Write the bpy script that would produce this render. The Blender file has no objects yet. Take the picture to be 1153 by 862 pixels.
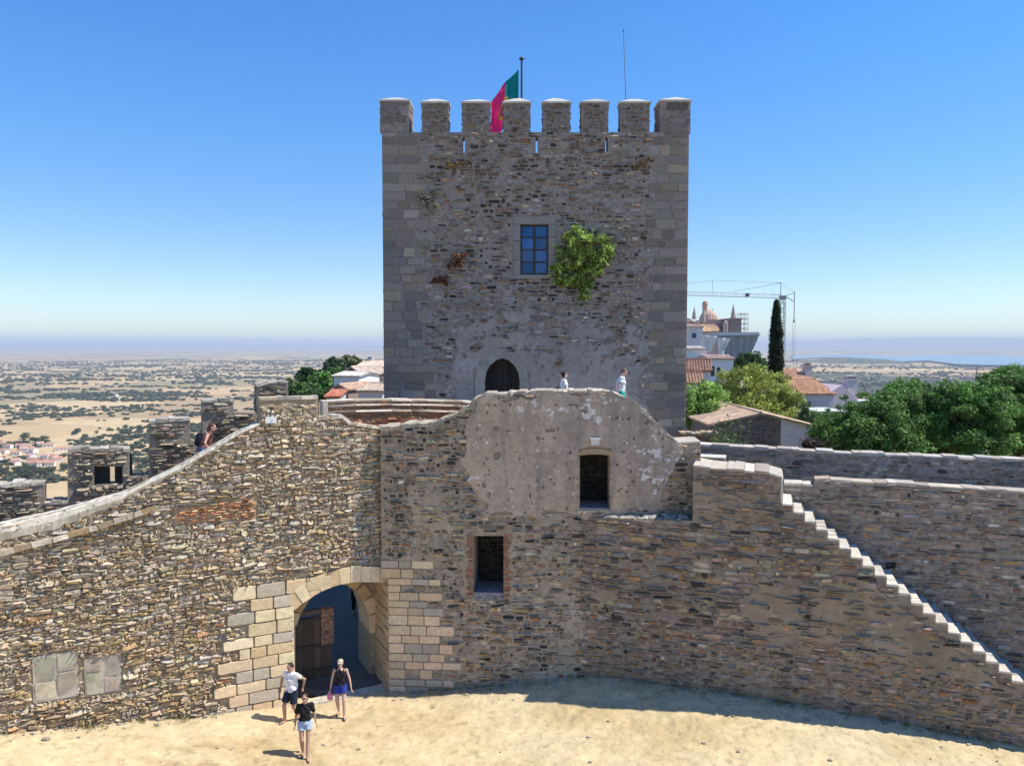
import bpy, math, random
import numpy as np
from mathutils import Vector, Matrix
from mathutils.geometry import tessellate_polygon

SC = bpy.context.scene
COL = SC.collection
PI = math.pi

# ------------------------------------------------------------------ camera
CAM_H = 10.8
FPX, CX, CY = 866.0, 576.5, 431.0
PITCH = math.atan(43.0 / FPX)
CT, ST = math.cos(PITCH), math.sin(PITCH)


def ray(x, y):
    cx, cy = (x - CX) / FPX, (CY - y) / FPX
    return np.array([cx, CT + cy * ST, -ST + cy * CT])


def at(x, y, Y):
    """the point that stands at distance Y in front of the camera on the sight line of pixel x, y"""
    d = ray(x, y)
    return np.array([0, 0, CAM_H]) + d * (Y / d[1])


def on_level(x, y, Z):
    d = ray(x, y)
    return np.array([0, 0, CAM_H]) + d * ((Z - CAM_H) / d[2])


cam_d = bpy.data.cameras.new('camera')
cam = bpy.data.objects.new('camera', cam_d)
COL.objects.link(cam)
cam.location = (0, 0, CAM_H)
cam.rotation_euler = (PI / 2 - PITCH, 0, 0)
cam_d.sensor_fit = 'HORIZONTAL'
cam_d.sensor_width = 36
cam_d.lens = 36 * FPX / 1153
cam_d.clip_start = 0.2
cam_d.clip_end = 200000
SC.camera = cam

# ------------------------------------------------------------------ light
SUN_EL = math.radians(55)
SUN_AZ = math.radians(-0.4)          # from +X towards +Y
sdir = Vector((math.cos(SUN_EL) * math.cos(SUN_AZ), math.cos(SUN_EL) * math.sin(SUN_AZ), math.sin(SUN_EL)))
sl = bpy.data.lights.new('sun', 'SUN')
sl.energy = 4.4
sl.angle = math.radians(0.53)
sl.color = (1.0, 0.945, 0.85)
so = bpy.data.objects.new('sun', sl)
COL.objects.link(so)
so.rotation_euler = sdir.to_track_quat('Z', 'Y').to_euler()
so.location = (40, 0, 60)
W = bpy.data.worlds.new('World')
SC.world = W
W.use_nodes = True
wn = W.node_tree.nodes
bg = wn['Background']
sky = wn.new('ShaderNodeTexSky')
sky.sky_type = 'NISHITA'
sky.sun_disc = False
sky.sun_elevation = SUN_EL
sky.sun_rotation = PI / 2 - SUN_AZ
sky.altitude = 300
sky.air_density = 1.0
sky.dust_density = 0.0
sky.ozone_density = 2.0
hsv = wn.new('ShaderNodeHueSaturation'); hsv.inputs['Saturation'].default_value = 1.26; hsv.inputs['Hue'].default_value = 0.505
W.node_tree.links.new(sky.outputs[0], hsv.inputs['Color'])
# clear summer air: the band near the horizon is less bright than the model makes it
wtc = wn.new('ShaderNodeTexCoord'); wsx = wn.new('ShaderNodeSeparateXYZ'); wmr = wn.new('ShaderNodeMapRange'); wmx = wn.new('ShaderNodeMix'); wmu = wn.new('ShaderNodeMix')
wl_ = W.node_tree.links
wl_.new(wtc.outputs['Generated'], wsx.inputs[0]); wl_.new(wsx.outputs['Z'], wmr.inputs['Value'])
wmr.inputs['From Min'].default_value = 0.0; wmr.inputs['From Max'].default_value = 0.42; wmr.interpolation_type = 'SMOOTHERSTEP'
wmx.data_type = 'RGBA'; wmx.inputs['A'].default_value = (.63, .675, .77, 1); wmx.inputs['B'].default_value = (.60, .86, 1.0, 1)
wl_.new(wmr.outputs[0], wmx.inputs['Factor'])
wmu.data_type = 'RGBA'; wmu.blend_type = 'MULTIPLY'; wmu.inputs['Factor'].default_value = 1
wl_.new(hsv.outputs[0], wmu.inputs['A']); wl_.new(wmx.outputs['Result'], wmu.inputs['B'])
wl_.new(wmu.outputs['Result'], bg.inputs[0])
bg.inputs[1].default_value = 0.15
SC.view_settings.view_transform = 'Standard'
SC.view_settings.look = 'None'
SC.view_settings.gamma = 1
SC.view_settings.exposure = 0.50
SC.view_settings.use_curve_mapping = False
SC.cycles.use_denoising = True
SC.cycles.max_bounces = 6
SC.cycles.volume_bounces = 0

# ------------------------------------------------------------------ helpers


def vnoise(x, y, seed=0):
    x = np.asarray(x, float); y = np.asarray(y, float)
    xi, yi = np.floor(x).astype(np.int64), np.floor(y).astype(np.int64)
    fx, fy = x - xi, y - yi
    fx = fx * fx * (3 - 2 * fx); fy = fy * fy * (3 - 2 * fy)

    def h(a, b):
        n = (a * 374761393 + b * 668265263 + seed * 1442695041) & 0xffffffff
        n = ((n ^ (n >> 13)) * 1274126177) & 0xffffffff
        return ((n ^ (n >> 16)) & 0xffff) / 65535.0
    return (h(xi, yi) * (1 - fx) + h(xi + 1, yi) * fx) * (1 - fy) + (h(xi, yi + 1) * (1 - fx) + h(xi + 1, yi + 1) * fx) * fy


def fbm(x, y, seed=0, o=4):
    s, a, t = 0, 0.5, 0
    for k in range(o):
        s = s + a * vnoise(np.asarray(x) * 2 ** k, np.asarray(y) * 2 ** k, seed + k * 17)
        t += a; a *= 0.5
    return s / t


def inside(poly, u, v):
    poly = np.asarray(poly, float)
    r = np.zeros(np.shape(u), bool)
    j = len(poly) - 1
    for i in range(len(poly)):
        a, b = poly[i], poly[j]
        c = ((a[1] > v) != (b[1] > v)) & (u < (b[0] - a[0]) * (v - a[1]) / ((b[1] - a[1]) if abs(b[1] - a[1]) > 1e-9 else 1e-9) + a[0])
        r ^= c
        j = i
    return r


class Frame:
    """a vertical plane: u along it to the right, v up, w out towards the viewer"""

    def __init__(self, p, deg):
        self.p = np.array(p[:2], float)
        a = math.radians(deg)
        self.e = np.array([math.cos(a), math.sin(a)])
        self.n = np.array([math.sin(a), -math.cos(a)])

    def shift(self, w):
        f = Frame(self.p + self.n * w, 0); f.e, f.n = self.e, self.n
        return f

    def to3(self, u, v, w=0.0):
        u, v, w = np.broadcast_arrays(np.asarray(u, float), np.asarray(v, float), np.asarray(w, float))
        return np.stack([self.p[0] + u * self.e[0] + w * self.n[0], self.p[1] + u * self.e[1] + w * self.n[1], v], -1)

    def px(self, x, y):
        d = ray(x, y)
        t = (self.p @ self.n) / (d[:2] @ self.n)
        q = d[:2] * t
        return ((q - self.p) @ self.e, CAM_H + d[2] * t)

    def pxs(self, pts):
        return [self.px(*p) for p in pts]


class MB:
    def __init__(self):
        self.V, self.F, self.C, self.n = [], [], [], 0

    def add(self, v, faces, col=(1, 1, 1), mi=0):
        v = np.asarray(v, float).reshape(-1, 3)
        self.V.append(v)
        col = np.asarray(col, float)
        if col.ndim == 1:
            col = np.tile(col, (len(v), 1))
        self.C.append(col.reshape(-1, 3))
        if not isinstance(faces, list):
            faces = [faces]
        for f in faces:
            f = np.asarray(f, np.int64)
            if f.size:
                self.F.append((f + self.n, mi))
        self.n += len(v)
        return self

    def box(self, lo, hi, col=(1, 1, 1), rot=0, piv=None, mi=0):
        lo, hi = np.array(lo, float), np.array(hi, float)
        v = np.array([[(lo, hi)[i & 1][0], (lo, hi)[(i >> 1) & 1][1], (lo, hi)[(i >> 2) & 1][2]] for i in range(8)])
        if rot:
            c = (lo + hi) / 2 if piv is None else np.array(piv)
            s, co = math.sin(rot), math.cos(rot)
            d = v - c
            v = np.stack([c[0] + d[:, 0] * co - d[:, 1] * s, c[1] + d[:, 0] * s + d[:, 1] * co, v[:, 2]], -1)
        return self.add(v, BOXF, col, mi)

    def hexa(self, v8, col=(1, 1, 1), mi=0):
        return self.add(v8, BOXF, col, mi)

    def fbox(self, fr, u0, u1, v0, v1, w0, w1, col=(1, 1, 1), mi=0):
        # order x=u, y=-w (so that the box keeps its outside out)
        pts = []
        for i in range(8):
            pts.append(fr.to3((u0, u1)[i & 1], (v0, v1)[(i >> 2) & 1], (w1, w0)[(i >> 1) & 1]))
        return self.add(np.array(pts), BOXF, col, mi)

    def tube(self, p0, p1, r0, r1=None, n=6, col=(1, 1, 1), caps=True, mi=0):
        r1 = r0 if r1 is None else r1
        p0, p1 = np.array(p0, float), np.array(p1, float)
        d = p1 - p0
        L = np.linalg.norm(d)
        if L < 1e-6:
            return self
        d /= L
        a = np.array([0, 0, 1.0]) if abs(d[2]) < .9 else np.array([1.0, 0, 0])
        x = np.cross(a, d); x /= np.linalg.norm(x); y = np.cross(d, x)
        t = np.arange(n) / n * 2 * PI
        c = np.cos(t)[:, None] * x + np.sin(t)[:, None] * y
        v = np.concatenate([p0 + c * r0, p1 + c * r1])
        i = np.arange(n); j = (i + 1) % n
        f = [np.stack([i, j, j + n, i + n], 1)]
        if caps:
            f += [np.arange(n)[::-1][None], (np.arange(n) + n)[None]]
        return self.add(v, f, col, mi)

    def path(self, pts, r, n=6, col=(1, 1, 1)):
        pts = [np.array(p, float) for p in pts]
        rs = r if hasattr(r, '__len__') else [r] * len(pts)
        for a, b, ra, rb in zip(pts[:-1], pts[1:], rs[:-1], rs[1:]):
            self.tube(a, b, ra, rb, n, col)
        return self

    def ell(self, c, r, col=(1, 1, 1), nu=14, nv=9, rot=None, mi=0):
        th = np.linspace(0, PI, nv)[1:-1]
        ph = np.arange(nu) / nu * 2 * PI
        T, P = np.meshgrid(th, ph, indexing='ij')
        v = np.stack([np.sin(T) * np.cos(P), np.sin(T) * np.sin(P), np.cos(T)], -1).reshape(-1, 3)
        v = np.concatenate([v, [[0, 0, 1], [0, 0, -1]]]) * np.array(r)
        if rot is not None:
            v = v @ np.array(rot).T
        v = v + np.array(c)
        q, k = [], len(th)
        i = np.arange(nu); j = (i + 1) % nu
        for a in range(k - 1):
            q.append(np.stack([a * nu + i, (a + 1) * nu + i, (a + 1) * nu + j, a * nu + j], 1))
        t1 = np.stack([np.full(nu, k * nu), i, j], 1)
        t2 = np.stack([np.full(nu, k * nu + 1), (k - 1) * nu + j, (k - 1) * nu + i], 1)
        return self.add(v, q + [t1, t2], col, mi)

    def lathe(self, c, prof, n=14, col=(1, 1, 1), axis=None):
        """prof: list of (radius, height) from bottom to top"""
        t = np.arange(n) / n * 2 * PI
        v = np.concatenate([np.stack([r * np.cos(t), r * np.sin(t), np.full(n, h)], 1) for r, h in prof]) + np.array(c, float)
        i = np.arange(n); j = (i + 1) % n
        f = [np.stack([k * n + i, k * n + j, (k + 1) * n + j, (k + 1) * n + i], 1) for k in range(len(prof) - 1)]
        f += [np.arange(n)[::-1][None], (np.arange(n) + (len(prof) - 1) * n)[None]]
        return self.add(v, f, col)

    def prism(self, fr, loops, w0, w1, col=(1, 1, 1), back=True, mi=0):
        """outline (+ holes) in u, v of a frame, from depth w0 (back) to w1 (front)"""
        tri = tessellate_polygon([[Vector((p[0], p[1], 0)) for p in lp] for lp in loops])
        flat = np.array([p for lp in loops for p in lp], float)
        T = np.array(tri)
        a, b, c = flat[T[:, 0]], flat[T[:, 1]], flat[T[:, 2]]
        s = (b[:, 0] - a[:, 0]) * (c[:, 1] - a[:, 1]) - (b[:, 1] - a[:, 1]) * (c[:, 0] - a[:, 0])
        T[s < 0] = T[s < 0][:, ::-1]
        m = len(flat)
        v = np.concatenate([fr.to3(flat[:, 0], flat[:, 1], w1), fr.to3(flat[:, 0], flat[:, 1], w0)])
        f = [T]
        if back:
            f.append(T[:, ::-1] + m)
        k = 0
        for q, lp in enumerate(loops):
            n = len(lp)
            L = np.array(lp, float)
            ar = np.sum(L[:, 0] * np.roll(L[:, 1], -1) - L[:, 1] * np.roll(L[:, 0], -1))
            i = np.arange(n) + k; j = (np.arange(n) + 1) % n + k
            qd = np.stack([i, i + m, j + m, j], 1)
            if (ar > 0) != (q == 0):
                qd = qd[:, ::-1]
            f.append(qd)
            k += n
        return self.add(v, f, col, mi)

    def build(self, name, mats, parent=None, smooth=False, local=False):
        V = np.concatenate(self.V)
        if parent is not None and not local:
            pp = parent
            while pp is not None:
                V = V - np.array(pp.location)
                pp = pp.parent
        me = bpy.data.meshes.new(name)
        me.vertices.add(len(V))
        me.vertices.foreach_set('co', V.astype(np.float32).ravel())
        lt = np.concatenate([np.full(len(f), f.shape[1]) for f, _ in self.F])
        li = np.concatenate([f.ravel() for f, _ in self.F])
        ls = np.concatenate([[0], np.cumsum(lt)[:-1]])
        me.loops.add(len(li))
        me.loops.foreach_set('vertex_index', li.astype(np.int32))
        me.polygons.add(len(lt))
        me.polygons.foreach_set('loop_start', ls.astype(np.int32))
        if not isinstance(mats, (list, tuple)):
            mats = [mats]
        for m in mats:
            me.materials.append(m)
        if len(mats) > 1:
            me.polygons.foreach_set('material_index', np.concatenate([np.full(len(f), mi) for f, mi in self.F]).astype(np.int32))
        at_ = me.color_attributes.new('Col', 'FLOAT_COLOR', 'POINT')
        C = np.concatenate(self.C)
        at_.data.foreach_set('color', np.concatenate([C, np.ones((len(C), 1))], 1).astype(np.float32).ravel())
        me.polygons.foreach_set('use_smooth', np.full(len(lt), bool(smooth)))
        me.update(calc_edges=True)
        me.validate()
        o = bpy.data.objects.new(name, me)
        COL.objects.link(o)
        if parent is not None:
            o.parent = parent
        return o


BOXF = np.array([[0, 2, 3, 1], [4, 5, 7, 6], [0, 1, 5, 4], [2, 6, 7, 3], [0, 4, 6, 2], [1, 3, 7, 5]])


def tag(o, label=None, cat=None, group=None, kind=None):
    if label: o['label'] = label
    if cat: o['category'] = cat
    if group: o['group'] = group
    if kind: o['kind'] = kind
    return o


def thing(name, label, cat, loc=(0, 0, 0), rz=0, group=None):
    o = bpy.data.objects.new(name, None)
    o.empty_display_size = 0.3
    COL.objects.link(o)
    o.location = tuple(float(c) for c in loc)
    o.rotation_euler = (0, 0, rz)
    return tag(o, label, cat, group)


def copy_tree(o, parent=None):
    c = o.copy()
    COL.objects.link(c)
    c.parent = parent
    for ch in list(o.children):
        copy_tree(ch, c)
    return c


# ------------------------------------------------------------------ materials


def mat(name, rough=0.9, scale=6.0, var=0.25, bump=0.25, bscale=30.0, color=None, spec=0.25, big=0.0, bigscale=0.35,
        bigcol=(0.3, 0.22, 0.14), translucent=0.0, bdist=0.02, stretch=None):
    """base colour = the object's own pigment (attribute Col or one colour) varied by noise, plus fine bump"""
    m = bpy.data.materials.new(name)
    m.use_nodes = True
    nt = m.node_tree
    N, L = nt.nodes, nt.links
    p = N['Principled BSDF']
    p.inputs['Roughness'].default_value = rough
    p.inputs['Specular IOR Level'].default_value = spec
    tc = N.new('ShaderNodeTexCoord')
    src = tc.outputs['Object']
    if stretch:
        mp = N.new('ShaderNodeMapping'); mp.inputs['Scale'].default_value = stretch
        L.new(src, mp.inputs[0]); src = mp.outputs[0]
    if color is None:
        a = N.new('ShaderNodeAttribute'); a.attribute_name = 'Col'
        base = a.outputs['Color']
    else:
        r = N.new('ShaderNodeRGB'); r.outputs[0].default_value = (*color, 1)
        base = r.outputs[0]
    n = N.new('ShaderNodeTexNoise')
    n.inputs['Scale'].default_value = scale
    n.inputs['Detail'].default_value = 8
    n.inputs['Roughness'].default_value = 0.68
    L.new(src, n.inputs['Vector'])
    mr = N.new('ShaderNodeMapRange')
    mr.inputs['From Min'].default_value = 0.3; mr.inputs['From Max'].default_value = 0.7
    mr.inputs['To Min'].default_value = 1 - var; mr.inputs['To Max'].default_value = 1 + var
    L.new(n.outputs['Fac'], mr.inputs['Value'])
    mx = N.new('ShaderNodeMix'); mx.data_type = 'RGBA'; mx.blend_type = 'MULTIPLY'
    mx.inputs['Factor'].default_value = 1
    L.new(base, mx.inputs['A']); L.new(mr.outputs[0], mx.inputs['B'])
    out = mx.outputs['Result']
    if big:
        n2 = N.new('ShaderNodeTexNoise'); n2.inputs['Scale'].default_value = bigscale
        n2.inputs['Detail'].default_value = 6; n2.inputs['Roughness'].default_value = 0.6
        L.new(src, n2.inputs['Vector'])
        m2 = N.new('ShaderNodeMapRange')
        m2.inputs['From Min'].default_value = 0.48; m2.inputs['From Max'].default_value = 0.72
        m2.inputs['To Max'].default_value = big
        L.new(n2.outputs['Fac'], m2.inputs['Value'])
        mx2 = N.new('ShaderNodeMix'); mx2.data_type = 'RGBA'
        L.new(m2.outputs[0], mx2.inputs['Factor']); L.new(out, mx2.inputs['A'])
        mx2.inputs['B'].default_value = (*bigcol, 1)
        out = mx2.outputs['Result']
    L.new(out, p.inputs['Base Color'])
    if bump:
        nb = N.new('ShaderNodeTexNoise'); nb.inputs['Scale'].default_value = bscale
        nb.inputs['Detail'].default_value = 6; nb.inputs['Roughness'].default_value = 0.7
        L.new(src, nb.inputs['Vector'])
        b = N.new('ShaderNodeBump'); b.inputs['Strength'].default_value = bump; b.inputs['Distance'].default_value = bdist
        L.new(nb.outputs['Fac'], b.inputs['Height'])
        L.new(b.outputs[0], p.inputs['Normal'])
    if translucent:
        t = N.new('ShaderNodeBsdfTranslucent'); L.new(out, t.inputs['Color'])
        ms = N.new('ShaderNodeMixShader'); ms.inputs[0].default_value = translucent
        L.new(p.outputs[0], ms.inputs[1]); L.new(t.outputs[0], ms.inputs[2])
        L.new(ms.outputs[0], N['Material Output'].inputs['Surface'])
    return m


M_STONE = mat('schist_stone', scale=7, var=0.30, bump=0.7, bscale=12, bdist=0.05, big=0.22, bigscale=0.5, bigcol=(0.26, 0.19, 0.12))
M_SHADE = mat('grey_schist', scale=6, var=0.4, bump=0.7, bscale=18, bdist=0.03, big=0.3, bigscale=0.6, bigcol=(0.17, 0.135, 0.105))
M_ASHLAR = mat('granite_ashlar', scale=9, var=0.2, bump=0.35, bscale=40, big=0.2, bigscale=0.8, bigcol=(0.33, 0.29, 0.22))
M_PLASTER = mat('old_plaster', scale=5, var=0.22, bump=0.5, bscale=25, big=0.0)
M_LIME = mat('lime_mortar', scale=5, var=0.22, bump=0.5, bscale=16)
M_BRICK = mat('fired_brick', scale=8, var=0.3, bump=0.4, bscale=30)
M_WOOD = mat('old_wood', scale=8, var=0.35, bump=0.4, bscale=20, stretch=(6, 6, 0.5))
M_METAL = mat('painted_metal', rough=0.5, scale=8, var=0.1, bump=0, spec=0.4)
M_WHITE = mat('whitewash', scale=2.5, var=0.07, bump=0.2, bscale=8)
M_TILE = mat('roof_tile', scale=3.5, var=0.3, bump=0.2, bscale=12, big=0.4, bigscale=0.7, bigcol=(0.42, 0.31, 0.22))
M_LEAF = mat('foliage', rough=0.55, scale=3, var=0.2, bump=0, spec=0.3, translucent=0.3)
M_BARK = mat('bark', scale=8, var=0.3, bump=0.6, bscale=14, color=(0.12, 0.09, 0.07))
M_CLOTH = mat('woven_cloth', rough=0.95, scale=14, var=0.22, bump=0.8, bscale=16, bdist=0.02)
M_SKIN = mat('skin', rough=0.55, scale=10, var=0.06, bump=0)
M_HAIR = mat('hair', rough=0.5, scale=30, var=0.25, bump=0.2, bscale=60)
M_GLASS = mat('window_glass', rough=0.12, scale=2, var=0.1, bump=0, spec=0.5)
M_TARP = mat('tarpaulin', rough=0.7, scale=1.2, var=0.14, bump=0.4, bscale=1.5, bdist=0.2, translucent=0.2)

# ------------------------------------------------------------------ masonry


def pal(rng, n, cols, wts, jit=0.16, tint=0.05):
    cols = np.array(cols, float)
    w = np.array(wts, float)
    if w.ndim == 1:
        k = rng.choice(len(cols), n, p=w / w.sum())
    else:
        c = np.cumsum(w / w.sum(1, keepdims=True), 1)
        k = np.minimum((rng.random((n, 1)) > c).sum(1), len(cols) - 1)
    c = cols[k] * np.exp(rng.normal(0, jit, (n, 1))) * np.exp(rng.normal(0, tint, (n, 3)))
    return np.clip(c * np.array([1.05, 1.0, .91]), 0.015, 0.8)


def stones(mb, fr, R, rng, depth, col, back=-0.04, expo=0.5, jit=0.1, inset=0.2, bulge=0.25, tilt=0.35, rot=0.05, K=10, rough=None):
    """R: N rectangles u0,u1,v0,v1 -> one rough stone each, standing out of the plane"""
    R = np.asarray(R, float)
    n = len(R)
    if n == 0:
        return
    cu, cv = (R[:, 0] + R[:, 1]) / 2, (R[:, 2] + R[:, 3]) / 2
    hw, hh = (R[:, 1] - R[:, 0]) / 2, (R[:, 3] - R[:, 2]) / 2
    t = (np.arange(K) + 0.5) / K * 2 * PI
    pu = np.sign(np.cos(t)) * np.abs(np.cos(t)) ** expo
    pv = np.sign(np.sin(t)) * np.abs(np.sin(t)) ** expo
    j = lambda: 1 + jit * (rng.random((n, K)) - .62) * 1.9
    ou = pu * j(); ov = pv * j()
    dep = np.asarray(depth, float) * np.ones(n)
    tl = rng.normal(0, tilt, (n, 2)) * dep[:, None]
    ins = inset * np.minimum(hw, hh)
    iu = ou * (hw - ins)[:, None]; iv = ov * (hh - ins)[:, None]
    xu = ou * hw[:, None]; xv = ov * hh[:, None]
    a = rng.normal(0, rot, n)[:, None]
    ca, sa = np.cos(a), np.sin(a)

    def P(x, y, w):
        return fr.to3(cu[:, None] + x * ca - y * sa, cv[:, None] + x * sa + y * ca, w)
    w_in = dep[:, None] + tl[:, :1] * ou + tl[:, 1:] * ov + rng.normal(0, (0.12 if expo > .22 else .03) if rough is None else rough, (n, K)) * dep[:, None]
    w_in = np.maximum(w_in, 0.003)
    A = P(xu, xv, np.full((n, K), back))
    B = P(iu, iv, w_in)
    C = fr.to3(cu + rng.normal(0, .15, n) * hw, cv + rng.normal(0, .15, n) * hh, dep * (1 + bulge))[:, None]
    V = np.concatenate([A, B, C], 1)
    i = np.arange(K); jn = (i + 1) % K
    q = np.stack([i, jn, jn + K, i + K], 1)
    tr = np.stack([i + K, jn + K, np.full(K, 2 * K)], 1)
    off = (np.arange(n) * (2 * K + 1))[:, None, None]
    mb.add(V.reshape(-1, 3), [(q[None] + off).reshape(-1, 4), (tr[None] + off).reshape(-1, 3)], np.repeat(col, 2 * K + 1, 0))


def courses(rng, box, rh, ln, gap=0.012, wave=0.04, split=0.25, skip=0.0, wl=2.0, seed=0, slope=None):
    u0, u1, v0, v1 = box
    R = []
    v = v0
    while v < v1:
        h = rh[0] + (rh[1] - rh[0]) * rng.random() ** 1.25
        u = u0 - rng.uniform(0, ln[1])
        while u < u1:
            l = ln[0] + (ln[1] - ln[0]) * rng.random() ** 1.7
            if rng.random() > skip:
                if rng.random() < split and h > rh[0] * 1.1:
                    k = rng.uniform(.35, .65) * h
                    if rng.random() < .5:
                        q = rng.uniform(.35, .65) * l
                        R += [(u, u + q, v, v + k), (u + q, u + l, v, v + k), (u, u + l, v + k, v + h)]
                    else:
                        R += [(u, u + l, v, v + k), (u, u + l, v + k, v + h)]
                else:
                    d = rng.normal(0, .1) * h
                    R.append((u, u + l, v + d, v + h + d))
            u += l
        v += h
    R = np.array(R)
    cu = (R[:, 0] + R[:, 1]) / 2; cv = (R[:, 2] + R[:, 3]) / 2
    dv = wave * 2 * (fbm(cu / wl + 7, cv / wl + 3, seed, 3) - .5) * 2
    if slope is not None:
        dv = dv + slope(cu, cv)
    R[:, 2] += dv; R[:, 3] += dv
    g = gap * (0.4 + 1.2 * rng.random((len(R), 4)))
    R += g * np.array([1, -1, 1, -1])
    R = R[(R[:, 1] - R[:, 0] > .03) & (R[:, 3] - R[:, 2] > .015)]
    return R


def keep(R, outline, holes=(), tol=0.02):
    cu, cv = (R[:, 0] + R[:, 1]) / 2, (R[:, 2] + R[:, 3]) / 2
    ok = inside(outline, cu, cv)
    for a, b in ((0, 2), (1, 2), (0, 3), (1, 3)):
        uu = R[:, a] + np.sign(cu - R[:, a]) * tol
        vv = R[:, b] + np.sign(cv - R[:, b]) * tol
        ok &= inside(outline, uu, vv)
        for h in holes:
            ok &= ~inside(h, uu, vv)
    for h in holes:
        ok &= ~inside(h, cu, cv)
    return R[ok]


def centers(R):
    return (R[:, 0] + R[:, 1]) / 2, (R[:, 2] + R[:, 3]) / 2


def capstones(mb, fr, pts, w0, w1, rng, cols, h=0.08, ln=(0.2, 0.5), drop=0.02, hj=0.3):
    """rough flat stones along the top line of a wall"""
    pts = [np.array(p, float) for p in pts]
    for a, b in zip(pts[:-1], pts[1:]):
        L = np.linalg.norm(b - a)
        if L < .02:
            continue
        s = 0
        d = (b - a) / L
        nrm = np.array([-d[1], d[0]])
        if abs(d[0]) < .2:
            continue
        if nrm[1] < 0:
            nrm = -nrm
        while s < L - .01:
            l = min(rng.uniform(*ln), L - s)
            if L - s - l < ln[0] * .5:
                l = L - s
            hh = h * (1 + rng.uniform(-hj, hj))
            c = np.array(cols[rng.integers(len(cols))]) * math.exp(rng.normal(0, .1))
            p0, p1 = a + d * (s + .004), a + d * (s + l - .004)
            v8 = []
            for z in (0, 1):
                for w in (w1, w0):
                    for p in (p0, p1):
                        q = p + nrm * (-drop if z == 0 else hh + rng.normal(0, h * .12))
                        v8.append(fr.to3(q[0] + rng.normal(0, .006), q[1], w + rng.normal(0, .012)))
            mb.hexa(np.array(v8), c)
            s += l


def patch(mb, fr, box, cell, fn, w, colfn, back=-0.02):
    """a skin of small cells where fn(u, v) is true (plaster and the like), with real edges"""
    u0, u1, v0, v1 = box
    nu, nv = int((u1 - u0) / cell), int((v1 - v0) / cell)
    ug = u0 + np.arange(nu + 1) * cell; vg = v0 + np.arange(nv + 1) * cell
    U, Vv = np.meshgrid(ug, vg, indexing='ij')
    ins = fn(U[:-1, :-1] + cell / 2, Vv[:-1, :-1] + cell / 2)
    j = cell * .35
    Uj = U + (vnoise(U * 17, Vv * 17, 5) - .5) * j; Vj = Vv + (vnoise(U * 17, Vv * 17, 9) - .5) * j
    Wf = w(U, Vv)
    P = fr.to3(Uj, Vj, Wf); B = fr.to3(Uj, Vj, np.full_like(Wf, back))
    C = colfn(U, Vv)
    idx = np.arange((nu + 1) * (nv + 1)).reshape(nu + 1, nv + 1)
    m = idx.size
    a, b, c, d = idx[:-1, :-1], idx[1:, :-1], idx[1:, 1:], idx[:-1, 1:]
    F = [np.stack([a[ins], b[ins], c[ins], d[ins]], 1)]
    pad = np.zeros((nu + 2, nv + 2), bool); pad[1:-1, 1:-1] = ins
    for (di, dj, e0, e1) in ((0, -1, a, b), (1, 0, b, c), (0, 1, c, d), (-1, 0, d, a)):
        nb = pad[1 + di:nu + 1 + di, 1 + dj:nv + 1 + dj]
        s = ins & ~nb
        F.append(np.stack([e1[s], e0[s], e0[s] + m, e1[s] + m], 1))
    mb.add(np.concatenate([P.reshape(-1, 3), B.reshape(-1, 3)]), F, np.concatenate([C.reshape(-1, 3)] * 2))
rng = np.random.default_rng(7)

# ------------------------------------------------------------------ ground of the court


pA, pB = on_level(0, 825, .85), on_level(430, 775, 0)
DEG_L = math.degrees(math.atan2(pB[1] - pA[1], pB[0] - pA[0]))


def court_z(x, y):
    sx = np.where(x < 4, 4.6, 12.0)
    wl = np.where(x < 3.2, 23.2, 23.2 - (x - 3.2) * .331)
    yl = pA[1] + (x - pA[0]) * math.tan(math.radians(DEG_L))
    lh = np.interp(x, [pA[0] - 4, pA[0], -9.0, -5.6], [1.1, .86, .30, .0]) * np.exp(-(np.maximum(yl - y, 0) / 5.0) ** 2)
    return lh + (0.50 * np.exp(-((wl - y) / 2.2) ** 2) + .36 * np.exp(-((wl - y) / 6.0) ** 2)) * np.exp(-((x - 4) / sx) ** 2)


FL = Frame(pA, DEG_L)                      # the curtain wall
FF = Frame(at(430, 700, 23.45), -4.0)      # the gatehouse front
P_S = FF.to3(FF.px(655, 600)[0], 0)
FS = Frame(P_S, -18.3)                     # the stair wall
FR_ = FS.shift(-1.5)                       # the wall behind the stair
FO = FS.shift(-3.9)                        # the outer parapet
FT = Frame((0, 32.0), 0)                   # the tower front


def grid_sheet(mb, x0, x1, y0, y1, step, zf, col):
    nx, ny = int((x1 - x0) / step) + 1, int((y1 - y0) / step) + 1
    X, Y = np.meshgrid(np.linspace(x0, x1, nx), np.linspace(y0, y1, ny), indexing='ij')
    Z = zf(X, Y)
    i = np.arange(nx * ny).reshape(nx, ny)
    f = np.stack([i[:-1, :-1], i[1:, :-1], i[1:, 1:], i[:-1, 1:]], -1).reshape(-1, 4)
    mb.add(np.stack([X, Y, Z], -1), f, col(X, Y).reshape(-1, 3))


def sand_z(x, y):
    d = (fbm(x * .5, y * .5, 3) - .5) * .10 + (fbm(x * 2.5, y * 2.5, 4, 3) - .5) * .06 + (vnoise(x * 7, y * 7, 6) - .5) * .028
    behind = (y > pA[1] + (x - pA[0]) * math.tan(math.radians(DEG_L)) + .35) & (x < -3.6)
    return court_z(x, y) + d - .25 * behind


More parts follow.
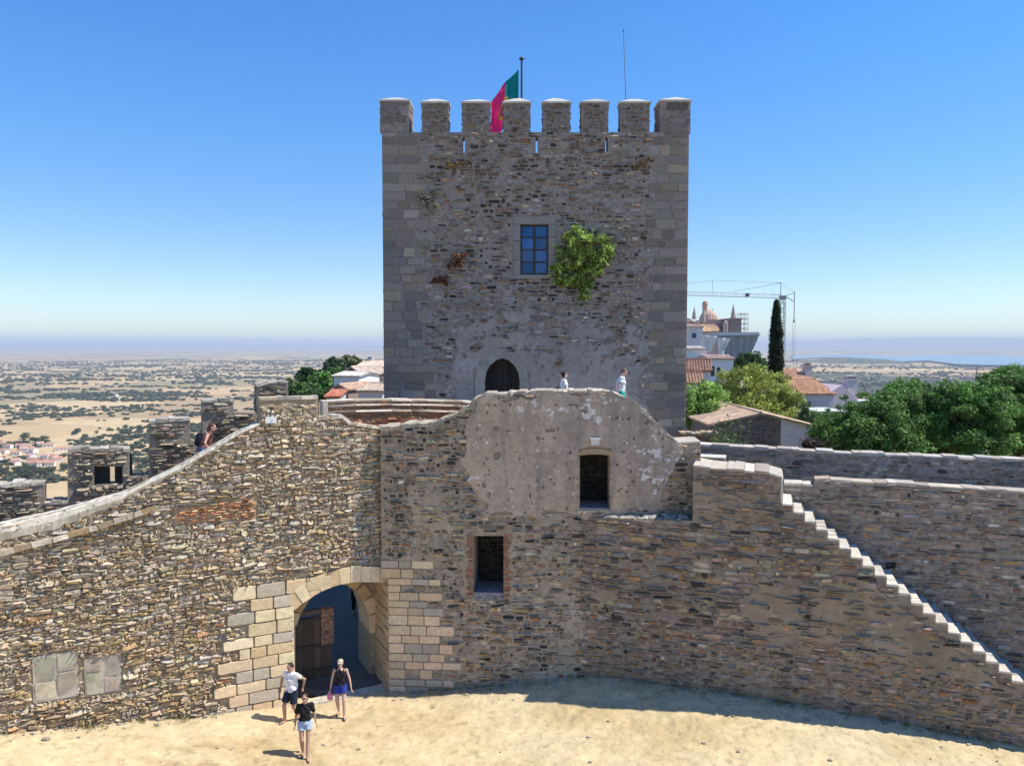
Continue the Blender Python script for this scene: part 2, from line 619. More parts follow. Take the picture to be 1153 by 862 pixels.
def sand_c(x, y):
    a = fbm(x * .35, y * .6, 21)[..., None]
    b = fbm(x * 1.4, y * 1.9, 22)[..., None]
    c = np.array([.60, .47, .265]) * (0.80 + .4 * b)
    pale = np.array([.63, .515, .325])
    ochre = np.array([.47, .35, .175])
    k = np.clip((a - .44) * 5, 0, 1)
    c = c * (1 - k * .6) + pale * k * .6
    k2 = np.clip((fbm(x * .5 + 9, y * .9, 31)[..., None] - .55) * 6, 0, 1)
    c = c * (1 - k2 * .6) + ochre * k2 * .6
    st_ = np.clip((fbm(x * .9 + 3, y * 3.2, 33)[..., None] - .47) * 6, 0, 1) * (np.exp(-((x + 7.2) / 2.4) ** 2 - ((y - 19.3) / 1.3) ** 2))[..., None]
    c = c * (1 - .75 * st_) + np.array([.36, .26, .13]) * .75 * st_
    gr = (vnoise(x * 10, y * 10, 36) > .80)[..., None] * .22
    c = c * (1 - gr)
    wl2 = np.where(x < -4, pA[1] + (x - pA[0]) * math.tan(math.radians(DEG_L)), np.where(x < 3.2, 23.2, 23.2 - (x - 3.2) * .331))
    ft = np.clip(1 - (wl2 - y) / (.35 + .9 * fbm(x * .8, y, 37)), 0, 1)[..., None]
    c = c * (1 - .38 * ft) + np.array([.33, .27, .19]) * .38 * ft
    return c


M_SAND = mat('beaten_earth', scale=3.5, var=0.16, bump=0.8, bscale=11, bdist=0.04, rough=0.95)
g = MB()
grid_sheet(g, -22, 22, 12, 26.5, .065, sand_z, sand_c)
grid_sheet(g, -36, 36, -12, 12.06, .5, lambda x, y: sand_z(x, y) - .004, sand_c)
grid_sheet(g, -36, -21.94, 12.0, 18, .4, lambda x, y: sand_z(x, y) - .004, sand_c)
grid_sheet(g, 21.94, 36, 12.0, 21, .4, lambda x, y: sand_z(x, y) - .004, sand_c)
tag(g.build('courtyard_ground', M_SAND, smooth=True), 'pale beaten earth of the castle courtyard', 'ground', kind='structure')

# pebbles and fallen stone along the wall feet: countless, one object
peb = MB()
n = 1100
px_ = rng.uniform(-16, 13, n); py_ = rng.uniform(14, 23.5, n)
near = rng.random(n) < .65
wl = np.where(px_ < -4.3, pA[1] + (px_ - pA[0]) * math.tan(math.radians(DEG_L)), np.where(px_ < 3, 23.4, P_S[1] - (px_ - P_S[0]) * .331))
py_ = np.where(near, wl - .05 - rng.exponential(.25, n), py_)
ok = (py_ < wl - .06) & ~((px_ > -8.3) & (px_ < -3.7) & near)
for x, y in zip(px_[ok], py_[ok]):
    s = .010 + .05 * rng.random() ** 5 + (.07 * rng.random() ** 2 if (x < -8 and rng.random() < .2) else 0)
    q = np.array(rng.normal(0, 1, (3, 3)))
    q, _ = np.linalg.qr(q)
    peb.ell((x, y, float(sand_z(np.array(x), np.array(y))) + s * .3), (s * rng.uniform(1, 1.6), s, s * .6), np.array([.42, .36, .27]) * rng.uniform(.5, 1.3), 6, 4)
tag(peb.build('pebbles', M_STONE), 'scattered pebbles on the courtyard earth', 'pebbles', kind='stuff')

# ------------------------------------------------------------------ palettes (pigment of the stones)
TAN, GREY, BROWN, OCHRE, DARK, RUST, PALE = (.53, .44, .315), (.47, .425, .36), (.39, .30, .20), (.47, .345, .19), (.25, .20, .15), (.42, .26, .14), (.59, .51, .39)

# ================================================================== curtain wall (left)
L = lambda *p: FL.pxs(p)
cope = L((-250, 693), (-90, 627), (0, 590), (60, 577), (102, 565), (135, 556), (200, 525.5), (271, 484), (292, 475))
top_r = L((292, 450), (320, 449), (358, 448), (358, 472), (372, 471), (386, 470), (393, 477), (430, 483), (447, 483))
gate_l = FL.px(331, 690)[0]
arch_px = [(331, 686), (340, 678), (352, 670), (364, 663), (377, 658), (390, 655.2), (405, 654), (420, 654), (434, 655), (447, 657)]
arch = FL.pxs(arch_px)
uR = arch[-1][0]
u_left = cope[0][0]
outline_f = [(u_left, -.3), (gate_l, -.3)] + arch + top_r[::-1] + cope[::-1]
curtain = thing('curtain_wall', 'sunlit rough schist castle wall with a sloping ramp and the arched gate', 'castle wall', (*FL.to3(6, 0)[:2], 0))
K_STEP = cope[-1]                           # where the ramp ends
panels = [FL.pxs(q) for q in ([(38, 738), (87, 733), (87, 783), (38, 790)], [(96, 740), (136, 738), (136, 777), (96, 782)])]
brickp = FL.pxs([(196, 574), (240, 566), (289, 558), (288, 583), (240, 587), (196, 590)])
# quoins of the gate, left of the opening: stepped blocks
st = MB()
back_col = np.array([.36, .29, .20])
st.prism(FL, [outline_f], -.36, -.0, back_col)
quo_rects = []
vq = -.05
qr = np.random.default_rng(5)
left_px = {0: 256, 1: 274}
k = 0
while True:
    h = qr.uniform(.30, .42)
    if vq + h > FL.px(331, 668)[1] + .55:
        break
    # the pile leans out towards the base like in the photo: widths change from course to course
    frac = vq / 3.3
    wide = 2.15 - 0.85 * frac + (0.38 if k % 2 == 0 else -.12) + qr.normal(0, .08)
    u = gate_l - .0
    if vq > arch[0][1] - .05:
        t_ = (vq + h - arch[0][1])
        ring = .55
        u = gate_l + np.interp(vq + h * .3, [a[1] for a in arch[:6]], [a[0] - gate_l for a in arch[:6]]) - ring * .78
    end = gate_l - wide
    while u - end > .12:
        l = qr.uniform(.45, .85)
        if u - l - end < .3:
            l = u - end
        quo_rects.append((u - l + .007, u - .007, vq + .007, vq + h - .007))
        u -= l
    vq += h
    k += 1
quo_rects = np.array(quo_rects)
qpoly = [(gate_l + .05, -.2)]
for a in sorted(set(np.round(quo_rects[:, 2], 3))):
    rr = quo_rects[np.abs(quo_rects[:, 2] - a) < .002]
    qpoly.append((rr[:, 0].min() - .01, a)); qpoly.append((rr[:, 0].min() - .01, rr[:, 3].max()))
qpoly.append((gate_l + .6, vq)); qpoly.append((gate_l + .6, 3.2))
ring_out = []
A_ = np.array(arch)
d_ = np.gradient(A_, axis=0); d_ /= np.linalg.norm(d_, axis=1)[:, None]
nr = np.stack([-d_[:, 1], d_[:, 0]], 1)
ring_out = A_ + nr * .50
ring_hole = [tuple(p) for p in A_] + [tuple(p) for p in ring_out[::-1]]
R = courses(rng, (u_left - .2, uR, -.1, 9), (.06, .165), (.11, .48), -.008, .13, .22, .0, 2.4, 3,
            slope=lambda u, v: np.clip((4.2 - v) / 4, 0, 1) * (-.02) * (u - 6))
R = keep(R, outline_f, [qpoly, ring_hole] + panels + [brickp], .015)
cu, cv = centers(R)
nz = fbm(cu * .5, cv * .5, 40); up = np.clip((cv - 1.5) / 4, 0, 1)
wts = np.stack([1.1 + 0 * cu, .30 + 1.3 * up * (.4 + nz), .55 + 1.5 * (1 - up), .25 + 1.6 * (1 - up) * (nz > .48), .10 + 0 * cu, .05 + 0 * cu, .25 + .5 * up], 1)
colr = pal(rng, len(R), [TAN, GREY, BROWN, OCHRE, DARK, RUST, PALE], wts, .11, .03)
dep = .025 + .062 * rng.random(len(R)) ** 1.2 + .03 * (fbm(cu * 1.3, cv * 1.6, 44) - .5)
stones(st, FL, R, rng, np.maximum(dep, .015), colr, expo=.42, jit=.26, inset=.32, bulge=.12, tilt=.42, rot=.08)
# small chips wedged between them
Rc = courses(rng, (u_left - .2, uR, -.1, 9), (.04, .075), (.06, .22), .0, .12, .1, .25, 1.6, 4)
Rc = keep(Rc, outline_f, [qpoly, ring_hole] + panels + [brickp], .015)
stones(st, FL, Rc, rng, .012 + .045 * rng.random(len(Rc)), pal(rng, len(Rc), [TAN, BROWN, PALE, GREY], [1, .8, .15, .4], .12), expo=.5, jit=.3, inset=.3, bulge=.2, tilt=.8, rot=.15, K=7)
# the old ramp line: a ledge of flat stones below the coping
lp = FL.pxs([(-250, 716), (-90, 652), (0, 622), (60, 606), (110, 592), (176, 570)])
capstones(st, FL, lp, -.05, .17, rng, [TAN, BROWN, OCHRE, PALE], .07, (.15, .5), .07)
# right-hand end above the gate: the face under the step
st.build('stonework', M_STONE, curtain)

# wall core behind the face, under the ramp walk, with the walk itself 0.6 m lower than the coping
core = MB()
walk = [(u, v - .62) for u, v in cope]
walk[-1] = (K_STEP[0], K_STEP[1] - .3)
core.prism(FL, [[(u_left, -.3), (gate_l, -.3), (gate_l, arch[0][1])] + [(a[0], a[1] + .02) for a in arch[1:]] + [(uR, top_r[-1][1] - .25), (top_r[6][0], top_r[6][1] - .2), (K_STEP[0] + .02, K_STEP[1] - .25)] + walk[::-1]], -1.1, -.365, (.30, .25, .19))
rear_hole = FL.shift(-1.1)
rh_px = [(333, 800), (333, 704), (338, 690), (348, 674), (362, 662), (376, 657), (389, 657), (400, 664), (409, 676), (415, 692), (417, 712), (417, 800)]
rh = rear_hole.pxs(rh_px)
FB = rear_hole
topb = [(u, v) for u, v in FB.pxs([(447, 480), (393, 477), (386, 472), (293, 478)])]
walkb = [(u, v) for u, v in walk[::-1]]
base = rh[0][1]
rear = [(u_left, -.3)] + [(rh[0][0], -.3)] + rh[1:-1] + [(rh[-1][0], -.3), (uR + 1.5, -.3), (uR + 1.5, topb[0][1] - .3)] + [(topb[0][0], topb[0][1] - .3), (K_STEP[0], K_STEP[1] - .3)] + walkb
core.prism(FB, [rear], -1.5, -.004, (.36, .29, .19))
core.build('wall_core', M_STONE, curtain)

# coping of the ramp parapet: thick lime capping, rounded, broad at the left, thin at the right
cp = MB()
cr = np.random.default_rng(12)
P = [np.array(p) for p in cope]
S = []
for a, b in zip(P[:-1], P[1:]):
    m_ = max(2, int(np.linalg.norm(b - a) / .12))
    for i in range(m_):
        S.append(a + (b - a) * i / m_)
S.append(P[-1])
S = np.array(S)
prof = []
fr_ = np.clip((S[:, 0] - S[0, 0]) / (S[-1, 0] - S[0, 0]), 0, 1)
hgt = np.interp(fr_, [.0, .52, .60, .72, 1], [.40, .40, .30, .15, .13])
ring_w = [(-.40, -1), (-.42, -.15), (-.36, .0), (-.2, .03), (-.02, .0), (.07, -.12), (.12, -.5), (.07, -1), (.0, -1.03)]
V = []
for i, (p, h) in enumerate(zip(S, hgt)):
    for w_, z_ in ring_w:
        V.append(FL.to3(p[0], p[1] + z_ * h + (cr.normal(0, .010) if -1 < z_ else cr.normal(0, .02)), w_ * (1 if h > .2 else .8) + cr.normal(0, .010)))
V = np.array(V)
kk = len(ring_w)
i = np.arange(len(S) - 1)[:, None] * kk; j = np.arange(kk)[None]
F = np.stack([i + j, i + (j + 1) % kk, i + kk + (j + 1) % kk, i + kk + j], -1).reshape(-1, 4)
cp.add(V, F[:, ::-1], np.array([.60, .54, .43]))
cp.add(V[-kk:], np.arange(kk)[None], np.array([.60, .54, .43]))
tag(cp.build('coping', M_LIME, curtain, smooth=False), 'pale lime coping of the ramp')
# capstones on the high right end
cs = MB()
capstones(cs, FL, top_r[:3], -.38, .05, rng, [TAN, PALE, GREY], .07, (.2, .55))
capstones(cs, FL, top_r[3:], -.45, .06, rng, [TAN, PALE, GREY, BROWN], .09, (.15, .4))
cs.build('capstone_row', M_STONE, curtain)

# ashlar of the gate
qm = MB()
CREAM, CREAM2, GRANITE = (.70, .58, .40), (.68, .53, .34), (.50, .455, .375)
stones(qm, FL, quo_rects, qr, .075 + .02 * qr.random(len(quo_rects)), pal(qr, len(quo_rects), [CREAM, CREAM2, GRANITE], [.5, .25, .3], .08, .02), expo=.14, jit=.015, inset=.07, bulge=.05, tilt=.05, rot=.006, K=16)
qm.build('quoins', M_ASHLAR, curtain)
vm = MB()
# voussoirs along the arch
s_ = np.concatenate([[0], np.cumsum(np.linalg.norm(np.diff(A_, axis=0), axis=1))])
cuts = np.linspace(0, s_[-1], 12)


def vous(mb, s0, s1, thick, w0, w1, col):
    def pt(s, o):
        p = np.array([np.interp(s, s_, A_[:, 0]), np.interp(s, s_, A_[:, 1])])
        q = np.array([np.interp(s, s_, nr[:, 0]), np.interp(s, s_, nr[:, 1])])
        return p + q / np.linalg.norm(q) * o
    e = .006
    c = [pt(s0 + e, 0), pt(s1 - e, 0), pt(s0 + e, thick), pt(s1 - e, thick)]
    v8 = [FL.to3(*c[0], w1), FL.to3(*c[1], w1), FL.to3(*c[0], w0), FL.to3(*c[1], w0),
          FL.to3(*c[2], w1), FL.to3(*c[3], w1), FL.to3(*c[2], w0), FL.to3(*c[3], w0)]
    mb.hexa(np.array(v8), col)


for a, b in zip(cuts[:-1], cuts[1:]):
    vous(vm, a, b, .46 + qr.uniform(0, .06), -.375, .085 + qr.uniform(-.01, .01), pal(qr, 1, [CREAM, CREAM2], [.7, .3], .07, .02)[0])
vm.build('arch_ring', M_ASHLAR, curtain)
# soffit blocks of the rear arch
rv = MB()
RA = np.array(rh[1:-1])
for a, b in zip(RA[:-1], RA[1:]):
    d = (b - a) / np.linalg.norm(b - a); nn = np.array([-d[1], d[0]])
    q = [a + d * .005 - nn * .008, b - d * .005 - nn * .008, a + d * .005 + nn * .34, b - d * .005 + nn * .34]
    v8 = [FB.to3(*q[0], .06), FB.to3(*q[1], .06), FB.to3(*q[0], -1.3), FB.to3(*q[1], -1.3), FB.to3(*q[2], .06), FB.to3(*q[3], .06), FB.to3(*q[2], -1.3), FB.to3(*q[3], -1.3)]
    rv.hexa(np.array(v8), pal(qr, 1, [CREAM2, (.5, .36, .2)], [.5, .5], .08, .02)[0])
rv.build('rear_arch', M_ASHLAR, curtain)
# gate leaves
def leaf(name, fr, u0, u1, v0, v1, n, w=.0, label=None):
    mb = MB()
    e = np.linspace(u0, u1, n + 1)
    for a, b in zip(e[:-1], e[1:]):
        c = np.array([.10, .075, .055]) * qr.uniform(.7, 1.35)
        mb.fbox(fr, a + .004, b - .004, v0 + qr.uniform(0, .03), v1 + qr.uniform(-.03, .03), w - .06, w, c)
    o = mb.build(name, M_WOOD, curtain)
    ir = MB()
    for z in (v0 + .25, v0 + (v1 - v0) * .5, v1 - .14):
        ir.fbox(fr, u0 + .01, u1 - .01, z, z + .10, w + .004, w + .05, (.075, .06, .05))
    ii = ir.build('door_rail', M_WOOD, o, local=False)
    return o


FG = FB.shift(-.35)
gl0, gl1 = FG.px(328, 760)[0], FG.px(374, 760)[0]
vtop = FG.px(350, 694)[1]
leafL = leaf('gate_leaf', FG, gl0, gl1, .08, vtop, 7)
# the strip above the closed leaf: a dark beam and the brick stub
bm = MB()
bm.fbox(FG, gl0, FG.px(361, 688)[0], vtop + .06, vtop + .20, -.12, .02, (.12, .10, .09))
bm.build('gate_beam', M_WOOD, curtain)
bs = MB()
u0, v1 = FG.px(361, 686); u1 = FG.px(375, 686)[0]
R = courses(qr, (u0, u1, vtop - .95, v1), (.065, .07), (.12, .24), .008, 0, 0)
R[:, 0] = np.maximum(R[:, 0], u0); R[:, 1] = np.minimum(R[:, 1], u1)
R = R[R[:, 1] - R[:, 0] > .03]
bs.fbox(FG, u0, u1, vtop - .95, v1, -.25, .06, (.33, .24, .18))
stones(bs, FG, R, qr, .075, pal(qr, len(R), [(.40, .19, .11), (.36, .24, .16)], [.6, .4], .15), expo=.2, jit=.03, inset=.1)
bs.build('brick_pier', M_BRICK, curtain)
# right leaf, folded back against the jamb
ql, qq = at(417.5, 760, 25.3), at(413.5, 760, 26.9)
FRL = Frame(ql, math.degrees(math.atan2(qq[1] - ql[1], qq[0] - ql[0])))
leaf('gate_leaf', FRL, 0, float(np.linalg.norm((qq - ql)[:2])), .06, FB.px(415, 690)[1] - .1, 5)

# ================================================================== gatehouse front (in the shade)
F_ = FF.pxs
uL = FF.px(437.5, 700)[0]
v_spring = FF.px(437, 652)[1]
top_f = F_([(428.5, 483), (442, 482), (455, 480), (472, 479), (490, 478), (505, 470), (518, 465), (530, 457), (538, 448), (548, 445), (575, 444), (600, 442.5), (640, 441), (680, 441), (691, 444), (703, 448), (714, 455), (729, 467), (740, 478), (750, 487), (759, 496), (762, 499), (789, 498)])
uE = top_f[-1][0]
out_F = [(uL, -.3), (uE, -.3)] + top_f[::-1] + [(top_f[0][0], v_spring), (uL, v_spring)]
nic_w = F_([(533, 668), (567, 668), (567, 603), (533, 603)])
nic_d = F_([(653, 573), (686, 573), (686, 512.6), (676, 511.4), (664, 511.4), (653, 512.6)])
house = thing('gatehouse_wall', 'shaded gatehouse wall with worn plaster, a small doorway and a brick edged window hole', 'castle wall', (*FF.to3(5, 0)[:2], 0))
fm = MB()
fm.prism(FF, [out_F, nic_w, nic_d], -1.2, 0, (.38, .30, .22))
# plaster outline
plast = F_([(531, 468), (536, 459), (548, 448), (575, 446.5), (614, 444.5), (687, 442.5), (701, 447), (729, 470), (757, 494), (766, 513), (753, 537), (750, 550), (738, 569), (716, 574), (690, 577), (651, 579), (610, 579), (559, 579), (540, 579), (543, 569), (534, 551), (522, 539), (524, 513), (531, 494), (524, 482)])
plast_in = [(np.mean([p[0] for p in plast]) * .02 + p[0] * .98, np.mean([p[1] for p in plast]) * .02 + p[1] * .98) for p in plast]
# quoins at the gate corner
qF, z, k = [], -.05, 0
sp = F_([(505, 742), (492, 640)])
while z < FF.px(440, 634)[1] - .05:
    h = qr.uniform(.20, .33)
    end = uL + (1.25 + .55 * (k % 2) + .35 * math.sin(z * 1.3)) + qr.normal(0, .1)
    u = uL if z < v_spring else FF.px(429, 640)[0]
    while end - u > .1:
        l = qr.uniform(.36, .8)
        if end - u - l < .25:
            l = end - u
        if qr.random() > .06:
            qF.append((u + .007, u + l - .007, z + .007, z + h - .007))
        u += l
    z += h; k += 1
qF = np.array(qF)
qpF = [(uL - .3, -.2)]
qz = sorted(set(np.round(qF[:, 2], 3)))
pr = []
for a in qz:
    rr = qF[np.abs(qF[:, 2] - a) < .002]
    pr += [(rr[:, 1].max() + .01, a), (rr[:, 1].max() + .01, rr[:, 3].max())]
qpF = [(uL - .4, qz[0])] + pr + [(uL - .4, pr[-1][1])]
brF = [[(a - .24, b), (a, b), (a, c), (a - .24, c)] for a, b, c in [(nic_w[0][0], nic_w[0][1] - .1, nic_w[2][1] + .05)]] + [[(a, b), (a + .24, b), (a + .24, c), (a, c)] for a, b, c in [(nic_w[1][0], nic_w[0][1] - .1, nic_w[2][1] + .05)]]
nwp = [(nic_w[0][0] - .02, nic_w[0][1] - .05), (nic_w[1][0] + .02, nic_w[1][1] - .05), (nic_w[2][0] + .02, nic_w[2][1] + .1), (nic_w[3][0] - .02, nic_w[3][1] + .1)]
R = courses(rng, (0, uE + .2, -.1, 9.6), (.075, .18), (.12, .46), .014, .07, .25, .05, 2, 8)
R = keep(R, out_F, [plast_in, qpF, nwp, nic_d] + brF, .02)
cu, cv = centers(R)
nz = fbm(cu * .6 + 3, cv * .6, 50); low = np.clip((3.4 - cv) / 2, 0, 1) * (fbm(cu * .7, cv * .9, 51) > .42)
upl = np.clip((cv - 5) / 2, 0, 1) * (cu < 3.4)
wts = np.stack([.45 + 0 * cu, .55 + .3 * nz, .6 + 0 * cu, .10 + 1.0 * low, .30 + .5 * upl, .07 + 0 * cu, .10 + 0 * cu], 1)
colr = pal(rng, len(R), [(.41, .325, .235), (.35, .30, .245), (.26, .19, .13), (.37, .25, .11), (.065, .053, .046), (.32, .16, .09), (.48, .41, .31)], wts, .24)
dep = np.where(rng.random(len(R)) < .10, .004, .012 + .055 * rng.random(len(R)) ** 1.4)
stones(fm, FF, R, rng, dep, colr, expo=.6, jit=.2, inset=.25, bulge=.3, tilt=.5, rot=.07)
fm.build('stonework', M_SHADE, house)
# smears of pointing mortar over the rubble
mo = MB()


def mo_in(u, v):
    return (fbm(u * .7 + 2, v * .8, 180, 5) + .25 * (fbm(u * 5, v * 6, 181, 3) - .5) > .58) & inside(out_F, u, v) & ~inside(qpF, u, v) & ~inside(nwp, u, v) & ~inside(plast_in, u, v) & ~inside(brF[0], u, v) & ~inside(brF[1], u, v)


patch(mo, FF, (.1, 7.5, .0, 6.6), .04, mo_in, lambda u, v: .022 + .016 * fbm(u * 3, v * 3, 182), lambda u, v: np.array([.37, .295, .215]) * (.7 + .6 * fbm(u * 1.5, v * 1.5, 183)[..., None]))
mo.build('pointing', M_PLASTER, house)
qo = MB()
stones(qo, FF, qF, qr, .04 + .015 * qr.random(len(qF)), pal(qr, len(qF), [(.62, .50, .35), (.64, .49, .33), (.42, .375, .31)], [.45, .3, .3], .08, .02), expo=.14, jit=.015, inset=.06, bulge=.05, tilt=.05, rot=.006, K=16)
# the jamb that runs back into the gate, splayed
j0, j1 = at(437.5, 760, FF.to3(uL, 0)[1] - .0), at(420.5, 760, 25.0)
FJ = Frame(j1, math.degrees(math.atan2(j0[1] - j1[1], j0[0] - j1[0])))
JL = float(np.linalg.norm((j0 - j1)[:2]))
tag(qo.build('quoins', M_ASHLAR, house), 'cream and grey corner blocks beside the gate')
jm = MB()
jm.fbox(FJ, 0, JL - .01, -.2, v_spring + .12, -.5, -.01, (.33, .27, .2))
R = courses(qr, (0, JL, .0, v_spring + .1), (.22, .32), (.4, .8), .008, 0, 0)
R[:, 0] = np.maximum(R[:, 0], 0); R[:, 1] = np.minimum(R[:, 1], JL)
R = R[R[:, 1] - R[:, 0] > .1]
stones(jm, FJ, R, qr, .02, pal(qr, len(R), [(.46, .36, .23), (.48, .36, .22)], [.6, .4], .08, .02), expo=.14, jit=.015, inset=.06, bulge=.05, tilt=.05, rot=.0, K=16, back=-.02)
jm.build('jamb', M_ASHLAR, house)
# plaster skin
pm = MB()
pb = (min(p[0] for p in plast) - .1, max(p[0] for p in plast) + .1, min(p[1] for p in plast) - .1, max(p[1] for p in plast) + .1)
flk = lambda u, v, s: fbm(u * s, v * s, 61, 4)
ud, vd = FF.px(620, 484); uh, vh = FF.px(560, 512); uk, vk = FF.px(559, 482)


def p_in(u, v):
    r = (fbm(u * 2.2, v * 2.2, 60, 5) - .5) * .75
    m = inside(plast, u + r, v + (fbm(u * 2.2 + 40, v * 2.2, 60, 5) - .5) * .6) & ~inside(nic_d, u, v) & ~inside([(a + b, c + d) for (a, c), b, d in zip(nic_d, (-.03, .03, .03, 0, 0, -.03), (-.02, -.02, .22, .24, .24, .22))], u, v)
    for (a, b, ra, rb) in ((ud, vd, .16, .07), (uh, vh, .12, .12), (uk, vk, .1, .07)):
        m &= (((u - a) / ra) ** 2 + ((v - b) / rb) ** 2 + (fbm(u * 9, v * 9, 66) - .5) * 1.4) > 1
    return m & (fbm(u * 5, v * 5, 77, 3) < .80)


def p_col(u, v):
    c = np.array([.43, .33, .245]) * (.78 + .5 * fbm(u * 1.2, v * 1.2, 62)[..., None])
    warm = np.clip((fbm(u * .8 + 5, v * .8, 63)[..., None] - .48) * 5, 0, 1)
    c = c * (1 - .5 * warm) + np.array([.52, .385, .26]) * .5 * warm
    g_ = np.clip((fbm(u * .7, v * .5 + 8, 68)[..., None] - .5) * 5, 0, 1)
    c = c * (1 - .5 * g_) + np.array([.32, .275, .24]) * .5 * g_
    dr = np.clip((fbm(u * 4.5, v * .45, 168, 4)[..., None] - .52) * 6, 0, 1)
    c = c * (1 - .38 * dr) + np.array([.20, .175, .155]) * .38 * dr
    # lime wash flakes, along the top and down the right side
    zt = np.clip(1 - np.abs(v - FF.px(620, 461)[1]) / .32, 0, 1) * np.clip((u - 3.4) / 1, 0, 1) * np.clip((7.2 - u) / .8, 0, 1)
    zr = np.clip((u - FF.px(718, 500)[0]) / .5, 0, 1) * np.clip(1 - np.abs(v - FF.px(740, 522)[1]) / 1.3, 0, 1)
    z0 = .0
    k = np.clip((fbm(u * 3.0, v * 4.6, 64, 3) * .45 + fbm(u * 11, v * 13, 164, 3) * .55 + .145 * np.maximum(np.maximum(zt, zr), z0) - .67) * 16, 0, .9)[..., None]
    c = c * (1 - k) + np.array([.72, .67, .63]) * k
    # fine pale cracks
    cr_ = np.abs(fbm(u * 1.1, v * 1.1, 65, 4) - .5) < .0035
    c[cr_] = np.array([.56, .49, .42])
    # pock marks
    pk = fbm(u * 7, v * 7, 69, 2) > .80
    c[pk] *= .5
    return c


patch(pm, FF, pb, .026, p_in, lambda u, v: .036 + .02 * fbm(u * 1.5, v * 1.5, 67), p_col)
tag(pm.build('plaster', M_PLASTER, house), 'stained brown plaster with lime flakes')
# brick edges of the window hole
bk = MB()
for i_, poly in enumerate(brF):
    (a, b), (c, _), (_, d) = poly[0], poly[1], poly[2]
    rows = []
    z = b
    while z < d:
        e = rng.uniform(.55, 1.0) * (c - a)
        rows.append((c - e, c - .002, z + .006, z + .062) if i_ == 0 else (a + .002, a + e, z + .006, z + .062))
        z += .068
    stones(bk, FF, rows, rng, .022, pal(rng, len(rows), [(.36, .17, .10), (.30, .15, .10), (.30, .22, .16)], [.5, .3, .3], .15), expo=.25, jit=.06, inset=.12)
tag(bk.build('brick_jamb', M_BRICK, house), 'ragged red brick edges of the window hole')
# niches: small rooms behind the holes, near-black colours stand for their shade
for nm, lo, hi, dp in (('window_niche', nic_w[0], nic_w[2], 1.25), ('door_niche', nic_d[0], nic_d[2], 1.35)):
    nb = MB()
    u0, u1, v0, v1 = lo[0] - .25, hi[0] + .25, lo[1], hi[1] + .35
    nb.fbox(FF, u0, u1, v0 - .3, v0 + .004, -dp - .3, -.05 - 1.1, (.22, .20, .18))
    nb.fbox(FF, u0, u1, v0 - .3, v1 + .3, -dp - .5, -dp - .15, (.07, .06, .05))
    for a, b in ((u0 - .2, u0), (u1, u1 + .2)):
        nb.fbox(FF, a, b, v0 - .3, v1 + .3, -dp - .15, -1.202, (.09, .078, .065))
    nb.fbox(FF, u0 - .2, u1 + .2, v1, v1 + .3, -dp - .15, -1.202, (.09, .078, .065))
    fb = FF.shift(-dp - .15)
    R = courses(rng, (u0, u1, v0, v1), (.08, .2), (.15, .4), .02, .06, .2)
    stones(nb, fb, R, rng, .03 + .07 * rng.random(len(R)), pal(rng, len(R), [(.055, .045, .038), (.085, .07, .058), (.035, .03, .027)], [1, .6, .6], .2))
    nb.build(nm, M_SHADE, house)
sl_ = MB()
(a, b), (c, _) = nic_w[0], nic_w[1]
sl_.fbox(FF, a + .005, c - .005, b - .2, b + .05, -1.1, .02, (.24, .235, .24))
(a, b), (c, _) = nic_d[0], nic_d[1]
sl_.fbox(FF, a + .005, c - .005, b - .2, b + .045, -1.1, .03, (.24, .235, .24))
sl_.build('sill', M_SHADE, house)
# rounded tan lintel above the small doorway
ln_ = MB()
lpts = F_([(650, 508.5), (656, 506), (663, 504.8), (670, 504.4), (678, 504.8), (685, 506.2), (691, 508.8)])
lb = F_([(650, 512.4), (656, 512.0), (663, 511.2), (670, 511), (678, 511.2), (685, 512), (691, 512.6)])
ln_.prism(FF, [lb + lpts[::-1]], -.3, .05, (.37, .27, .16))
ln_.build('lintel', M_WOOD, house)
dj = MB()
for sx, s in ((653, 1), (686, -1)):
    u = FF.px(sx, 540)[0]
    R = [(u - .10 if s > 0 else u + .003, u - .003 if s > 0 else u + .10, z_ + .004, z_ + .06) for z_ in np.arange(FF.px(653, 571)[1], FF.px(653, 516)[1], .066)]
    stones(dj, FF, R, rng, .042, pal(rng, len(R), [(.38, .30, .22), (.32, .19, .13)], [.7, .5 if s < 0 else .1], .12), expo=.25, jit=.05, inset=.1)
dj.build('door_jamb', M_BRICK, house)
# top stones
ct = MB()
LITE = [(.52, .47, .38), (.46, .40, .31), (.42, .37, .30)]
capstones(ct, FF, top_f[:10], -1.2, .05, rng, [(.40, .35, .27), (.33, .29, .23), (.46, .42, .33)], .05, (.12, .32), .05, hj=.9)
capstones(ct, FF, top_f[9:-1], -1.18, .03, rng, LITE, .045, (.10, .30), .04, hj=.8)
capstones(ct, FF, top_f[-2:], -1.18, .02, rng, [(.50, .45, .37)], .035, (.5, .9), hj=.1)
ct.build('capstone_row', M_STONE, house)
# lamp above the doorway
lamp = thing('wall_lamp', 'small white wall lamp above the plastered doorway', 'lamp', FF.to3(*FF.px(670, 496), .06))
lm = MB()
a = FF.px(664.5, 500); b = FF.px(675.5, 492.5)
lm.fbox(FF, a[0] + .02, b[0] - .02, a[1], b[1] - .04, .05, .14, (.62, .60, .56))
lm.fbox(FF, a[0], b[0], b[1] - .04, b[1], .045, .18, (.70, .68, .64))
lm.fbox(FF, a[0] + .05, b[0] - .05, a[1] - .02, a[1], .06, .12, (.3, .3, .3))
lm.build('housing', M_METAL, lamp)

